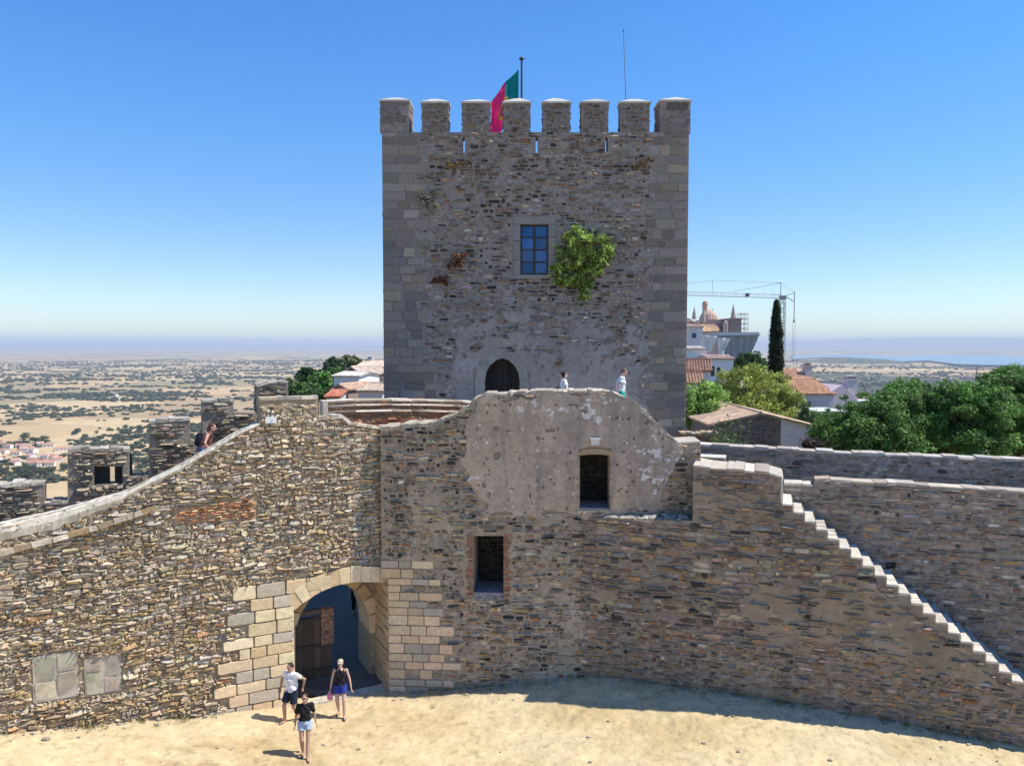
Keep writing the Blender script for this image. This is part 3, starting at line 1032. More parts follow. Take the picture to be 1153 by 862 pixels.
# ================================================================== brick parapet over the gate
FBk = FL.shift(-1.35)
bt = FBk.pxs([(365, 452.5), (400, 450.5), (440, 450), (480, 450.5), (532, 452.5)])
bw = thing('brick_parapet', 'low red brick parapet on top of the gate with pale ledges', 'parapet', FBk.to3(bt[2][0], bt[2][1] - .9))
b_ = MB()
low_v = bt[0][1] - 1.1
b_.prism(FBk, [[(bt[0][0], low_v), (bt[-1][0], low_v)] + bt[::-1]], -.45, 0, (.33, .22, .15))
R = courses(rng, (bt[0][0] + .12, bt[-1][0], low_v + .1, bt[0][1] + .1), (.055, .07), (.13, .34), .01, .03, 0, .04)
R = keep(R, [(bt[0][0] + .05, low_v), (bt[-1][0], low_v)] + bt[::-1], (), .01)
cu, cv = centers(R)
tt = bt[0][1] - cv
stones(b_, FBk, R, rng, .02 + .02 * rng.random(len(R)), pal(rng, len(R), [(.38, .17, .085), (.44, .27, .15), (.27, .15, .10)], np.stack([.3 + 1.0 * (tt > .35), .6 + 0 * cu, .4 + 0 * cu], 1), .16), expo=.25, jit=.08, inset=.12)
b_.build('brickwork', M_BRICK, bw)
e_ = MB()
ledge = lambda d: [(u, v - d) for u, v in bt]
for d, hh in ((.02, .05), (.16, .045), (.36, .05)):
    capstones(e_, FBk, ledge(d), -.47, .06 + .03 * (d > .1), rng, [(.56, .46, .34), (.60, .52, .42)], hh, (.5, 1.1), .01, hj=.1)
e_.fbox(FBk, bt[0][0] - .06, bt[0][0] + .1, bt[0][1] - 1.0, bt[0][1] + .04, -.44, .09, (.58, .50, .39))
e_.build('ledge', M_LIME, bw)
# ================================================================== stair wall, stairs and rampart walk (right)
S_ = FS.pxs
u_end = FS.px(1300, 700)[0]
lt = S_([(640, 581), (690, 583), (735, 585), (780, 586)])
land = S_([(780.5, 524), (800, 527), (826, 529), (850, 531.5), (866, 533), (881, 537.5)])
tA, tB = np.array(FS.px(881, 566)), np.array(FS.px(1125, 754))
NST = 18
run, rise = (tB[0] - tA[0]) / NST, (tA[1] - tB[1]) / NST
prof = list(land)
nsteps = int(tA[1] / rise) + 1
treads = []
u, v = tA[0], tA[1]
for k in range(nsteps):
    treads.append((u, v))
    prof += [(u, v - .06), (u + run, v - .06)]
    u += run; v -= rise
uEnd = u
out_S = [(-.4, -.4), (uEnd, -.4)] + prof[::-1] + lt[::-1] + [(-.4, lt[0][1])]
# drop steps under the ground line
clean = [out_S[0], out_S[1]]
for p in prof[::-1]:
    if p[1] > -.35:
        clean.append(p)
clean += lt[::-1] + [(-.4, lt[0][1])]
out_S = clean
stair = thing('staircase_wall', 'brown slate wall carrying the long open stair down to the courtyard', 'staircase', (*FS.to3(6, 0)[:2], 0))
sm = MB()
sm.prism(FS, [out_S], -1.5, 0, (.28, .22, .165))
zone = lambda u, v: v < 2.1 + 1.5 * (fbm(u * .6, v * .8, 57) - .4) + .35 * np.clip(3 - u, 0, 3)
Ra = courses(rng, (-.3, uEnd, -.1, 7.3), (.035, .20), (.12, .70), .010, .09, .22, .02, 2.2, 14)
Rb = courses(rng, (-.3, uEnd, -.1, 4.6), (.07, .19), (.12, .45), .016, .10, .25, .04, 1.6, 15)
Ra = Ra[~zone(*centers(Ra))]; Rb = Rb[zone(*centers(Rb))]
R = keep(np.concatenate([Ra, Rb]), out_S, (), .012)
cu, cv = centers(R)
low = np.clip((3.2 - cv) / 2.2, 0, 1)
blob = fbm(cu * .45 + 4, cv * .6, 55)
near_l = np.clip((2.8 - cu) / 1.5, 0, 1)
wts = np.stack([.8 + 0 * cu, .5 + .4 * blob, .55 + 0 * cu, .2 + 1.3 * low * (blob > .47), .14 + .1 * near_l, .10 + .1 * low, .13 + 0 * cu], 1)
colr = pal(rng, len(R), [(.315, .24, .18), (.31, .27, .235), (.23, .165, .12), (.36, .235, .12), (.085, .07, .06), (.35, .18, .095), (.42, .35, .26)], wts, .2)
dep = .008 + .06 * rng.random(len(R)) ** 1.6
stones(sm, FS, R, rng, dep, colr, expo=.45, jit=.22, inset=.24, bulge=.2, tilt=.45, rot=.03)
sm.build('stonework', M_SHADE, stair)
mo = MB()
stp = lambda u: np.interp(u, [lt[0][0], land[0][0] - .01, land[0][0], tA[0], tA[0] + run * NST, uEnd], [lt[0][1], lt[-1][1], land[0][1], tA[1], tB[1], tB[1] - .8])
patch(mo, FS, (.3, uEnd - .2, .05, 6.9), .045, lambda u, v: (fbm(u * .55 + 7, v * .75, 190, 5) + .28 * (fbm(u * 5, v * 8, 191, 3) - .5) > .60 + .02 * np.clip(v - 3, 0, 3)) & (v < stp(u) - .35),
      lambda u, v: .02 + .018 * fbm(u * 3, v * 3, 192), lambda u, v: np.array([.30, .235, .165]) * (.65 + .6 * fbm(u * 1.3, v * 1.3, 193)[..., None]))
mo.build('pointing', M_PLASTER, stair)
# face at the left end of the stair block, looking back over the ledge
FE = Frame(FS.to3(land[0][0] - .001, 0, -1.5), -18.3 - 90)
EL = 1.5
em = MB()
R = courses(rng, (0, EL, lt[-1][1], land[0][1]), (.05, .13), (.12, .4), .014, .04, .2)
R = keep(R, [(0, lt[-1][1]), (EL, lt[-1][1]), (EL, land[0][1]), (0, land[0][1])], (), .01)
stones(em, FE, R, rng, .01 + .03 * rng.random(len(R)), pal(rng, len(R), [(.22, .18, .14), (.2, .185, .165), (.10, .085, .07)], [1, .7, .4], .2), expo=.5, jit=.15)
em.build('end_face', M_SHADE, stair)
# rubble and lime on the ledge
lg = MB()
for k in range(70):
    t = rng.random() ** .7
    p = lt[0][0] + (lt[-1][0] - .02 - lt[0][0]) * (.25 + .72 * t)
    wv = -rng.uniform(.02, max(.05, .29 * max(p - .2, .1)))
    s = rng.uniform(.03, .11)
    c = np.array([.50, .46, .38]) * rng.uniform(.6, 1.15)
    q, _ = np.linalg.qr(rng.normal(0, 1, (3, 3)))
    lg.ell(FS.to3(p, np.interp(p, [x[0] for x in lt], [x[1] for x in lt]) + s * .25, wv), (s * 1.4, s, s * .5), c, 7, 5)
lg.build('ledge_rubble', M_STONE, stair)
lc = MB()
capstones(lc, FS, [land[0]] + land[1:], -1.5, .018, rng, [(.50, .44, .36), (.44, .39, .31), (.38, .33, .26)], .035, (.25, .7), .03, hj=.6)
lc.build('landing_slab', M_LIME, stair)
CEM = np.array([.60, .55, .46])
for k, (u, v) in enumerate(treads):
    if v < .1:
        break
    t_ = MB()
    c = CEM * rng.uniform(.80, 1.05)
    e0, e1 = rng.uniform(.0, .035), rng.uniform(-.03, .004)
    za, zb2 = v + rng.uniform(-.016, .008), v + rng.uniform(-.016, .008)
    # three worn slabs per step, none quite level
    for wa, wb in ((.012 + e0, -.42), (-.425, -.96), (-.965, -1.46)):
        q8 = []
        for zz_ in (0, 1):
            for w_ in (wa, wb):
                for uu in (u - .012, u + run - .016 + e1):
                    q8.append(FS.to3(uu + rng.normal(0, .006), (v - .058) if zz_ == 0 else (za if w_ == wa else zb2) + rng.normal(0, .005), w_))
        t_.hexa(np.array(q8), c * rng.uniform(.9, 1.08))
    # worn riser slab
    t_.fbox(FS, u + run - .04, u + run - .013, v - rise + .004, v - .06, -1.46, .010, c * .85)
    t_.build('step', M_LIME, stair)
wt = MB()
wt.fbox(FS, tA[0] - .05, tA[0] + .012, tA[1] + .004, land[-1][1] - .03, -1.45, .02, CEM)
wt.build('landing_edge', M_LIME, stair)

# ------------------------------------------------------------------ retaining wall behind the stair
Rp = FR_.pxs
r_top = Rp([(883, 545), (915, 546.5), (917.5, 541), (935, 540.5), (1000, 544.5), (1060, 548), (1100, 550.5), (1160, 554), (1300, 562), (1750, 588)])
r_out = [(Rp([(878, 560)])[0][0], -.4), (r_top[-1][0], -.4)] + r_top[::-1] + [(Rp([(878, 545)])[0][0], r_top[0][1])]
ret = thing('retaining_wall', 'tall shaded slate wall rising behind the open stair', 'wall', (*FR_.to3(9, 0)[:2], 0))
rm = MB()
rm.prism(FR_, [r_out], -.55, 0, (.29, .24, .20))
R = courses(rng, (r_out[0][0], r_out[1][0], -.1, 7), (.045, .19), (.12, .55), .014, .07, .25, .03, 3, 21)
R = keep(R, r_out, (), .012)
cu, cv = centers(R)
low = np.clip((4.5 - cv) / 2.5, 0, 1)
wts = np.stack([.8 + 0 * cu, .75 - .4 * low, .35 + .6 * low, .1 + .4 * low, .16 + 0 * cu, .06 + .12 * low, .10 + 0 * cu], 1)
stones(rm, FR_, R, rng, .008 + .04 * rng.random(len(R)) ** 1.6, pal(rng, len(R), [(.32, .26, .21), (.31, .28, .26), (.245, .185, .14), (.34, .235, .13), (.09, .076, .068), (.33, .17, .10), (.43, .38, .33)], wts, .2), expo=.45, jit=.15, inset=.24, tilt=.45, rot=.04)
rm.build('stonework', M_SHADE, ret)
rc = MB()
capstones(rc, FR_, r_top[:2], -.55, .02, rng, [(.58, .53, .44)], .05, (.3, .6), hj=.15)
capstones(rc, FR_, r_top[2:], -.55, .02, rng, [(.52, .46, .38), (.46, .40, .32), (.42, .34, .27)], .035, (.2, .6), .035, hj=.7)
rc.build('capstone_row', M_LIME, ret)
pw = MB()                                     # putlog hole: a near-black block stands for the shade inside
a = FR_.px(1003, 636)
pw.fbox(FR_, a[0] - .12, a[0] + .12, a[1] - .09, a[1] + .09, -.02, .035, (.03, .028, .026))
pw.build('putlog_hole', M_SHADE, ret)

# ------------------------------------------------------------------ outer parapet and the walk between
Op = FO.pxs
o_top = Op([(770, 500), (786, 501), (850, 504.3), (900, 507.2), (960, 510.8), (1040, 513.5), (1100, 515.8), (1160, 518.5), (1300, 526), (1750, 546)])
o_out = [(o_top[0][0], -3.5), (o_top[-1][0], -3.5)] + o_top[::-1]
par = thing('outer_parapet', 'long low grey slate parapet in front of the green trees', 'parapet', (*FO.to3(9, 0)[:2], 0))
om = MB()
om.prism(FO, [o_out], -.55, 0, (.32, .27, .23))
R = courses(rng, (o_out[0][0], o_out[1][0], 5.4, 8), (.05, .18), (.15, .55), .014, .05, .25, .03, 3, 25)
R = keep(R, o_out, (), .012)
cu, cv = centers(R)
wn_ = fbm(cu * .8, cv * .8, 90)
ws = (wn_ > .60) * 1.0
wts = np.stack([.6 + 0 * cu, .9 + 0 * cu, .5 + 0 * cu, .2 + 0 * cu, .12 + .9 * ws], 1)
stones(om, FO, R, rng, .008 + .04 * rng.random(len(R)) ** 1.6, pal(rng, len(R), [(.33, .27, .22), (.32, .285, .26), (.21, .17, .14), (.10, .085, .075), (.45, .42, .39)], wts, .18), expo=.45, jit=.15, inset=.24, tilt=.45, rot=.04)
om.build('stonework', M_SHADE, par)
oc = MB()
capstones(oc, FO, o_top, -.56, .02, rng, [(.50, .44, .37), (.43, .37, .31), (.46, .42, .37)], .035, (.2, .6), .04, hj=.8)
oc.build('capstone_row', M_LIME, par)
rw = MB()
rw.fbox(FR_, r_out[0][0] - 6, r_out[1][0], -.4, 6.15, -1.84, -.56, (.36, .32, .26))
rw.build('fill', M_STONE)
bpy.context.scene.objects['fill'].name = 'rampart_walk'
tag(SC.objects['rampart_walk'], 'earth walkway between the two right hand walls', 'walkway', kind='structure')
# two low stone blocks that step up from the landing
up = thing('landing_steps', 'two stone steps between the landing and the rampart walk', 'steps', FS.to3(land[1][0], land[1][1], -1.6))
for (x0, x1, yt, yb, w0, w1) in ((786, 816, 513.5, 523, -2.3, -1.75), (806, 829, 524, 530, -1.9, -1.55)):
    f2 = FS.shift(w1)
    a, b = f2.px(x0, yt), f2.px(x1, yb)
    m_ = MB()
    m_.fbox(f2, a[0], b[0], b[1] - .6, a[1] - .05, w0 - w1, 0, (.23, .21, .18))
    R = courses(rng, (a[0], b[0], b[1] - .1, a[1] - .05), (.06, .11), (.15, .4), .012, 0, .1)
    R = keep(R, [(a[0], b[1] - .3), (b[0], b[1] - .3), (b[0], a[1] - .04), (a[0], a[1] - .04)], (), .01)
    stones(m_, f2, R, rng, .02, pal(rng, len(R), [(.24, .2, .17), (.2, .18, .15)], [1, 1], .15), expo=.4)
    m_.fbox(f2, a[0] - .02, b[0] + .02, a[1] - .05, a[1], w0 - w1 - .02, .03, (.58, .53, .45))
    m_.build('step', M_LIME, up)

# ------------------------------------------------------------------ terrace behind the gatehouse front
tz = 8.2
tr = MB()
tr.box((-4.0, 26.2, -.4), (4.1, 32.5, tz), (.40, .35, .28))
tr.box((4.1, 26.2, -.4), (4.6, 32.5, tz - .25), (.40, .35, .28))
tr.box((4.6, 26.2, -.4), (5.1, 32.5, tz - .6), (.40, .35, .28))
tr.box((5.1, 26.2, -.4), (5.9, 32.5, tz - .95), (.40, .35, .28))
tr.box((5.9, 25.6, -.4), (7.0, 32.5, tz - 1.4), (.36, .32, .26))
tr.box((1.0, 24.86, -.4), (4.6, 26.19, 4.0), (.40, .35, .28))
tag(tr.build('terrace', M_STONE), 'paved terrace between the gatehouse and the tower', 'terrace', kind='structure')
# walk slab bridging the top of the front wall to the terrace
tb = MB()
tb.fbox(FF, .2, 8.35, tz - .3, tz - .02, -2.9, -1.72, (.40, .35, .28))
tag(tb.build('walkway', M_STONE), 'walkway behind the top of the gatehouse wall', 'walkway', kind='structure')

# ================================================================== outer battlements behind the ramp
FW = FL.shift(-1.95)
w_ = FW.pxs
batt = thing('battlement', 'broken stepped battlements of dark slate behind the ramp', 'battlement', (*FW.to3(4, 0)[:2], 0))


def merlon(name, px, holes=(), T=.55, cols=None, label=None, cap=True, fr=FW):
    out = fr.pxs(px)
    hs = [fr.pxs(h) for h in holes]
    m_ = MB()
    m_.prism(fr, [out] + hs, -T, 0, (.27, .225, .18))
    us = [p[0] for p in out]; vs = [p[1] for p in out]
    R = courses(rng, (min(us), max(us), min(vs), max(vs)), (.05, .13), (.15, .5), .004, .05, .25, .0, 2, int(us[0] * 10) & 63)
    R = keep(R, out, hs, .012)
    stones(m_, fr, R, rng, .015 + .07 * rng.random(len(R)) ** 1.2, pal(rng, len(R), [(.33, .285, .235), (.28, .225, .175), (.15, .125, .105), (.44, .38, .29)], [1, .8, .4, .4], .2), expo=.5, jit=.16, inset=.24, tilt=.5)
    # right and left cheeks
    for s in (0, 1):
        a = max(us) if s else min(us)
        vv = [p[1] for p in out if abs(p[0] - a) < .03]
        if len(vv) < 2:
            continue
        f3 = Frame(fr.to3(a, 0, 0 if s else -T), math.degrees(math.atan2(fr.e[1], fr.e[0])) + (90 if s else -90))
        R = courses(rng, (0, T, min(vv), max(vv)), (.05, .13), (.12, .35), .014, 0, .2)
        R = keep(R, [(0, min(vv)), (T, min(vv)), (T, max(vv)), (0, max(vv))], (), .01)
        if len(R):
            stones(m_, f3, R, rng, .012 + .03 * rng.random(len(R)), pal(rng, len(R), [(.29, .26, .22), (.24, .2, .16)], [1, .8], .2), expo=.5, jit=.16)
    if cap:
        tops = sorted([p for p in out if p[1] > max(vs) - .35])
        if len(tops) > 1:
            capstones(m_, fr, tops, -T - .03, .04, rng, [(.44, .40, .33), (.36, .32, .26), (.50, .46, .38)], .07, (.15, .45), hj=.6)
    return m_.build(name, M_STONE, batt)


merlon('merlon', [(-250, 740), (-250, 562), (-90, 552), (50, 545), (50, 640)][::-1][::1])
merlon('low_wall', [(49, 640), (49, 567), (77, 566), (77, 640)][::-1], T=.6)
merlon('merlon', [(76, 640), (76, 509), (100, 506), (146, 508), (146, 537), (169, 534), (169, 640)][::-1], [[(106, 546), (138, 544), (138, 525), (106, 525)]])
merlon('merlon', [(168, 600), (168, 476), (190, 474), (214, 472), (214, 498), (229, 500), (229, 600)][::-1])
merlon('merlon', [(228, 600), (228, 452), (246, 451.5), (263, 452), (263, 464), (289, 465), (289, 600)][::-1])
FW2 = FL.shift(-2.6)
merlon('merlon', [(289, 500), (289, 435), (303, 431), (324, 430), (324, 500)][::-1], fr=FW2)
# reveal behind the look-out hole, with its tall narrow slit
hb = MB()
hA, hB = FW.px(104, 548), FW.px(140, 522)
fh = FW.shift(-.55)
s0, s1 = fh.px(124.0, 546), fh.px(129.0, 524.5)
for (a, b, c, d) in ((hA[0] - .2, s0[0], hA[1] - .2, hB[1] + .2), (s1[0], hB[0] + .2, hA[1] - .2, hB[1] + .2), (s0[0] - .01, s1[0] + .01, hA[1] - .2, s0[1]), (s0[0] - .01, s1[0] + .01, s1[1], hB[1] + .2)):
    hb.fbox(fh, a, b, c, d, -.30, -.002, (.10, .09, .08))
hb.build('arrow_slit', M_STONE, batt)
sg = thing('sign', 'small white sign plate at the top of the ramp', 'sign', FL.to3(*FL.px(304, 472), .1))
s_m = MB()
a, b = FL.px(298, 476), FL.px(310.5, 468.5)
s_m.fbox(FL, a[0], b[0], a[1], b[1], .11, .14, (.70, .69, .66))
s_m.build('plate', M_METAL, sg)
# panels of flat slabs and the brick repair, in the sunlit wall
for i_, q in enumerate(panels):
    p_ = MB()
    us = [x[0] for x in q]; vs = [x[1] for x in q]
    u0, u1, v0, v1 = min(us), max(us), min(vs) + .02, max(vs) - .02
    p_.fbox(FL, u0, u1, v0, v1, -.1, .035, (.44, .40, .33))
    um = u0 + (u1 - u0) * (.53 if i_ == 0 else .5)
    rr = []
    for a, b in ((u0 + .03, um - .015), (um + .015, u1 - .03)):
        z = v0 + (v1 - v0) * rng.uniform(.3, .7)
        rr += [(a, b, v0 + .03, z - .008), (a, b, z + .008, v1 - .03)]
    stones(p_, FL, rr, rng, .05, pal(rng, len(rr), [(.43, .39, .33), (.38, .355, .30), (.46, .41, .32)], [1, 1, .6], .10, .03), expo=.2, jit=.05, inset=.06, bulge=.05, tilt=.25, rot=.01, K=20)
    p_.build('stone_panel', mat('panel_slate_%d' % i_, scale=3, var=.35, bump=.5, bscale=12, big=.5, bigscale=2.2, bigcol=(.45, .36, .22)), curtain)
bp = MB()
q = brickp
us = [x[0] for x in q]; vs = [x[1] for x in q]
bp.prism(FL, [[(a, b) for a, b in q[::-1]]], -.1, .02, (.44, .32, .20))
R = courses(rng, (min(us), max(us), min(vs), max(vs)), (.06, .075), (.16, .34), .012, .02, 0, .08)
R = keep(R, q, (), .0)
stones(bp, FL, R, rng, .05 + .03 * rng.random(len(R)), pal(rng, len(R), [(.42, .20, .11), (.46, .28, .17), (.50, .38, .24)], [1, .7, .5], .15), expo=.25, jit=.07, inset=.12)
tag(bp.build('brick_patch', M_BRICK, curtain), 'orange brick repair band in the wall')
# ================================================================== the tower
T_ = FT.pxs
TX0, TX1 = FT.px(432.5, 450)[0], FT.px(772.5, 450)[0]
TD = 12.6
ZP = FT.px(600, 149)[1]            # top of the parapet wall
ZM = FT.px(600, 116.5)[1]          # top of the merlons
ZR = FT.px(600, 173)[1] - .35      # roof floor
win = T_([(586, 309), (617.5, 309), (617.5, 252.5), (586, 252.5)])
dz0 = tz
dpts = [(546, 455), (585, 455), (585, 428), (583.5, 419), (579, 411), (572.5, 405.5), (565.5, 403), (558.5, 405.5), (552, 411), (547.5, 419), (546, 428)]
door = T_(dpts)
door[0] = (door[0][0], tz + .01); door[1] = (door[1][0], tz + .01)
slits = [T_([(x - 1.3, 172), (x + 1.3, 172), (x + 1.3, 155), (x - 1.3, 155)]) for x in (522, 604.5, 683)]
tower = thing('keep_tower', 'tall square stone keep with battlements, blue window and pointed door', 'tower', (0, 32, 0))
tm = MB()
out_T = [(TX0, -1), (TX1, -1), (TX1, ZP), (TX0, ZP)]
TB = np.array([.31, .265, .23])
tm.prism(FT, [out_T, win, door] + slits, -.55, 0, TB)
tm.box((TX0 + .56, 32.9, -1), (TX1 - .56, 32 + TD - .56, ZR), TB)
for a, b in (((TX0, 32.551, -1), (TX0 + .55, 32 + TD, ZP)), ((TX1 - .55, 32.551, -1), (TX1, 32 + TD, ZP)), ((TX0 + .551, 32 + TD - .55, -1), (TX1 - .551, 32 + TD, ZP))):
    tm.box(a, b, TB)
tm.box((win[0][0] - .3, 32.70, win[0][1] - .3), (win[1][0] + .3, 32.88, win[2][1] + .3), (.05, .05, .05))
# quoin columns of granite at both edges: rows of blocks, toothed towards the middle
tr_ = np.random.default_rng(31)
qT = []
zq = 5.5
qL, qRt = [], []
k = 0
while zq < ZP - .1:
    h = min(tr_.uniform(.30, .46), ZP - zq)
    for side in (0, 1):
        wdt = (1.45 if side == 0 else 1.35) + .32 * (k % 2) + tr_.normal(0, .1) + (.6 if zq < 9.7 else 0) * (side == 0)
        u = 0
        while wdt - u > .12:
            l = tr_.uniform(.4, 1.05)
            if wdt - u - l < .3:
                l = wdt - u
            a, b = (TX0 + u, TX0 + u + l) if side == 0 else (TX1 - u - l, TX1 - u)
            qT.append((a + .006, b - .006, zq + .006, zq + h - .006))
            u += l
        (qL if side == 0 else qRt).append((zq, zq + h, wdt))
    zq += h; k += 1
qT = np.array(qT)
polL = [(TX0 - .2, 5.5)] + [p for a, b, w in qL for p in ((TX0 + w + .01, a), (TX0 + w + .01, b))] + [(TX0 - .2, ZP)]
polR = [(TX1 + .2, 5.5)] + [p for a, b, w in qRt for p in ((TX1 - w - .01, a), (TX1 - w - .01, b))] + [(TX1 + .2, ZP)]
wsur = [(win[0][0] - .30, win[0][1] - .18), (win[1][0] + .3, win[0][1] - .18), (win[1][0] + .3, win[2][1] + .32), (win[0][0] - .3, win[2][1] + .32)]
dsur = [(door[0][0] - .45, tz), (door[1][0] + .45, tz), (door[1][0] + .45, door[2][1] + .3), (door[6][0], door[6][1] + .5), (door[0][0] - .45, door[2][1] + .3)]
# worn plaster over the lower middle
plo = T_([(505, 470), (510, 420), (512, 384), (520, 368), (560, 352), (640, 346), (700, 356), (720, 372), (726, 400), (716, 440), (722, 470)])


def tp_in(u, v):
    r = fbm(u * 1.6, v * 1.6, 71, 4) - .5
    m = inside(plo, u + r * 1.3, v + (fbm(u * 1.6 + 30, v * 1.6, 72, 4) - .5) * 1.3)
    thin = fbm(u * 2.0, v * 3.2, 73, 4) < .57 + np.clip((10.6 - v) * .25, -.12, .2)
    return m & thin & ~inside(dsur, u, v)


R = courses(tr_, (TX0, TX1, 5.5, ZP), (.09, .21), (.14, .52), .018, .06, .2, .08, 2.5, 33)
R = keep(R, out_T, [polL, polR, wsur, dsur, door, win] + [[(s[0][0] - .03, s[0][1]), (s[1][0] + .03, s[1][1]), (s[2][0] + .03, s[2][1]), (s[3][0] - .03, s[3][1])] for s in slits], .01)
cu, cv = centers(R)
pl = tp_in(cu, cv)
R = R[~pl]
cu, cv = centers(R)
rowd = (vnoise(cu * .6, cv * 2.2, 80) > .52) & (cv < 18.6)
hi = np.clip((cv - 17.2) / 1, 0, 1)
nzz = fbm(cu * .5, cv * .5, 81)
wts = np.stack([.7 + 0 * cu, .55 + .6 * nzz, .55 + .6 * hi, .22 + .9 * rowd, .05 + .12 * (nzz > .56), .16 + 0 * cu], 1)
colr = pal(tr_, len(R), [(.32, .265, .215), (.30, .275, .265), (.20, .15, .12), (.055, .046, .044), (.31, .165, .095), (.43, .38, .32)], wts, .22)
dep = np.where(tr_.random(len(R)) < .15, .004, .012 + .06 * tr_.random(len(R)) ** 1.3)
stones(tm, FT, R, tr_, dep, colr, expo=.6, jit=.2, inset=.25, bulge=.3, tilt=.5, rot=.05)
# outer faces of the flanks (seen from the side only): granite and rubble
for fr3, ww in ((Frame((TX1, 32.0), 90), TD), (Frame((TX0, 32.0 + TD), -90), TD)):
    R = courses(tr_, (0, ww, 2, ZP), (.22, .34), (.4, 1.0), .02, .02, .1)
    R = keep(R, [(0, 2), (ww, 2), (ww, ZP), (0, ZP)], (), .01)
    stones(tm, fr3, R, tr_, .012 + .012 * tr_.random(len(R)), pal(tr_, len(R), [(.29, .27, .245), (.24, .22, .195)], [1, .6], .15), expo=.3, jit=.08)
tm.build('stonework', M_SHADE, tower)
qm = MB()
for sd in (0, 1):
  qm = MB(); qs = qT[(qT[:, 0] > 0) == bool(sd)]
  stones(qm, FT, qs, tr_, .015 + .03 * tr_.random(len(qs)), pal(tr_, len(qs), [(.265, .235, .215), (.21, .19, .18), (.29, .245, .195)], [.6, .5, .3], .16, .03), expo=.2, jit=.06, inset=.12, bulge=.05, tilt=.1, rot=.006, K=16)
  qm.build('quoins', M_ASHLAR, tower)
pm = MB()


def tp_col(u, v):
    c = np.array([.33, .295, .265]) * (.74 + .55 * fbm(u * 1.1, v * 1.1, 74)[..., None])
    k = np.clip((fbm(u * .6, v * .9, 75)[..., None] - .5) * 5, 0, 1)
    c = c * (1 - .45 * k) + np.array([.35, .285, .22]) * .45 * k
    pk = fbm(u * 7, v * 7, 76, 2) > .78
    c[pk] *= .55
    return c


patch(pm, FT, (-3.2, 6.2, 7.6, 13.4), .05, tp_in, lambda u, v: .022 + .02 * fbm(u * 2, v * 2, 78), tp_col)
tag(pm.build('plaster', M_PLASTER, tower), 'worn grey plaster on the lower wall')
# window: granite surround, frame with panes
ws_ = MB()
R = [(wsur[0][0], wsur[1][0], win[2][1], wsur[2][1])]
for a, b in ((wsur[0][0], win[0][0]), (win[1][0], wsur[1][0])):
    z = win[0][1] - .02
    while z < win[2][1] - .1:
        h = min(tr_.uniform(.45, .8), win[2][1] - z)
        R.append((a, b, z + .005, z + h - .005)); z += h
R.append((wsur[0][0] - .05, wsur[1][0] + .05, wsur[0][1], win[0][1] - .02))
stones(ws_, FT, R, tr_, .045, pal(tr_, len(R), [(.30, .285, .27), (.25, .24, .23)], [1, .5], .08, .03), expo=.12, jit=.01, inset=.05, bulge=.02, tilt=.03, rot=0, K=16)
for w_ in (win, door):
    pass
ws_.build('window_surround', M_ASHLAR, tower)
fr_m = MB()
uw0, uw1, vw0, vw1 = win[0][0] + .01, win[1][0] - .01, win[0][1] + .01, win[2][1] - .01
DKF = (.035, .028, .026)
fw = .055
fr_m.fbox(FT, uw0, uw0 + fw, vw0, vw1, -.20, -.10, DKF)
fr_m.fbox(FT, uw1 - fw, uw1, vw0, vw1, -.20, -.10, DKF)
for z in (vw0, vw1 - fw):
    fr_m.fbox(FT, uw0 + fw, uw1 - fw, z, z + fw, -.198, -.102, DKF)
um = (uw0 + uw1) / 2
fr_m.fbox(FT, um - .045, um + .045, vw0 + fw, vw1 - fw, -.205, -.09, DKF)
for q in (.25, .5, .75):
    z = vw0 + (vw1 - vw0) * q
    for a, b in ((uw0 + fw, um - .045), (um + .045, uw1 - fw)):
        fr_m.fbox(FT, a, b, z - .025, z + .025, -.195, -.105, DKF)
wf = fr_m.build('window_frame', M_METAL, tower)
gm = MB()
for a, b in ((uw0 + .02, um), (um, uw1 - .02)):
    for q in range(4):
        z0_, z1_ = vw0 + (vw1 - vw0) * q / 4, vw0 + (vw1 - vw0) * (q + 1) / 4
        tl_ = tr_.normal(0, .008, 4)
        v8 = [FT.to3((a, b)[k & 1], (z0_, z1_)[k >> 2], (-.150 + tl_[(k & 1) + 2 * (k >> 2)]) if not (k >> 1) & 1 else -.178) for k in range(8)]
        gm.hexa(np.array(v8), np.array([.02, .10, .27]) * tr_.uniform(.75, 1.35))  # reflected sky put into the pane colour, tinted differently per pane
gm.build('pane', M_GLASS, wf)
# door: leaves in a pointed arch, granite voussoirs round it
dm = MB()
e = np.linspace(door[0][0] - .05, door[1][0] + .05, 9)
for a, b in zip(e[:-1], e[1:]):
    dm.fbox(FT, a + .005, b - .005, tz, door[6][1] + .05, -.50, -.44 + tr_.uniform(0, .015), np.array([.035, .03, .028]) * tr_.uniform(.7, 1.4))
dm.fbox(FT, (door[0][0] + door[1][0]) / 2 - .05, (door[0][0] + door[1][0]) / 2 + .05, tz, door[6][1], -.44, -.40, (.03, .026, .024))
for z in (tz + .35, tz + 1.2):
    dm.fbox(FT, door[0][0], door[1][0], z, z + .08, -.43, -.405, (.04, .035, .03))
do = dm.build('door', M_WOOD, tower)
vs_ = MB()
D = np.array(door[2:]) ; D = np.concatenate([[[door[1][0], tz + .01]], D, [[door[0][0], tz + .01]]])
ctr = np.array([(door[0][0] + door[1][0]) / 2, door[2][1] - .2])
idx = [0, 1, 3, 5, 6, 7, 9] if len(D) > 10 else range(len(D))
rings = [(D[0], D[1]), (D[1], D[2]), (D[2], D[3]), (D[3], D[4]), (D[4], D[5]), (D[5], D[6]), (D[6], D[7]), (D[7], D[8]), (D[8], D[9]), (D[9], D[10])]
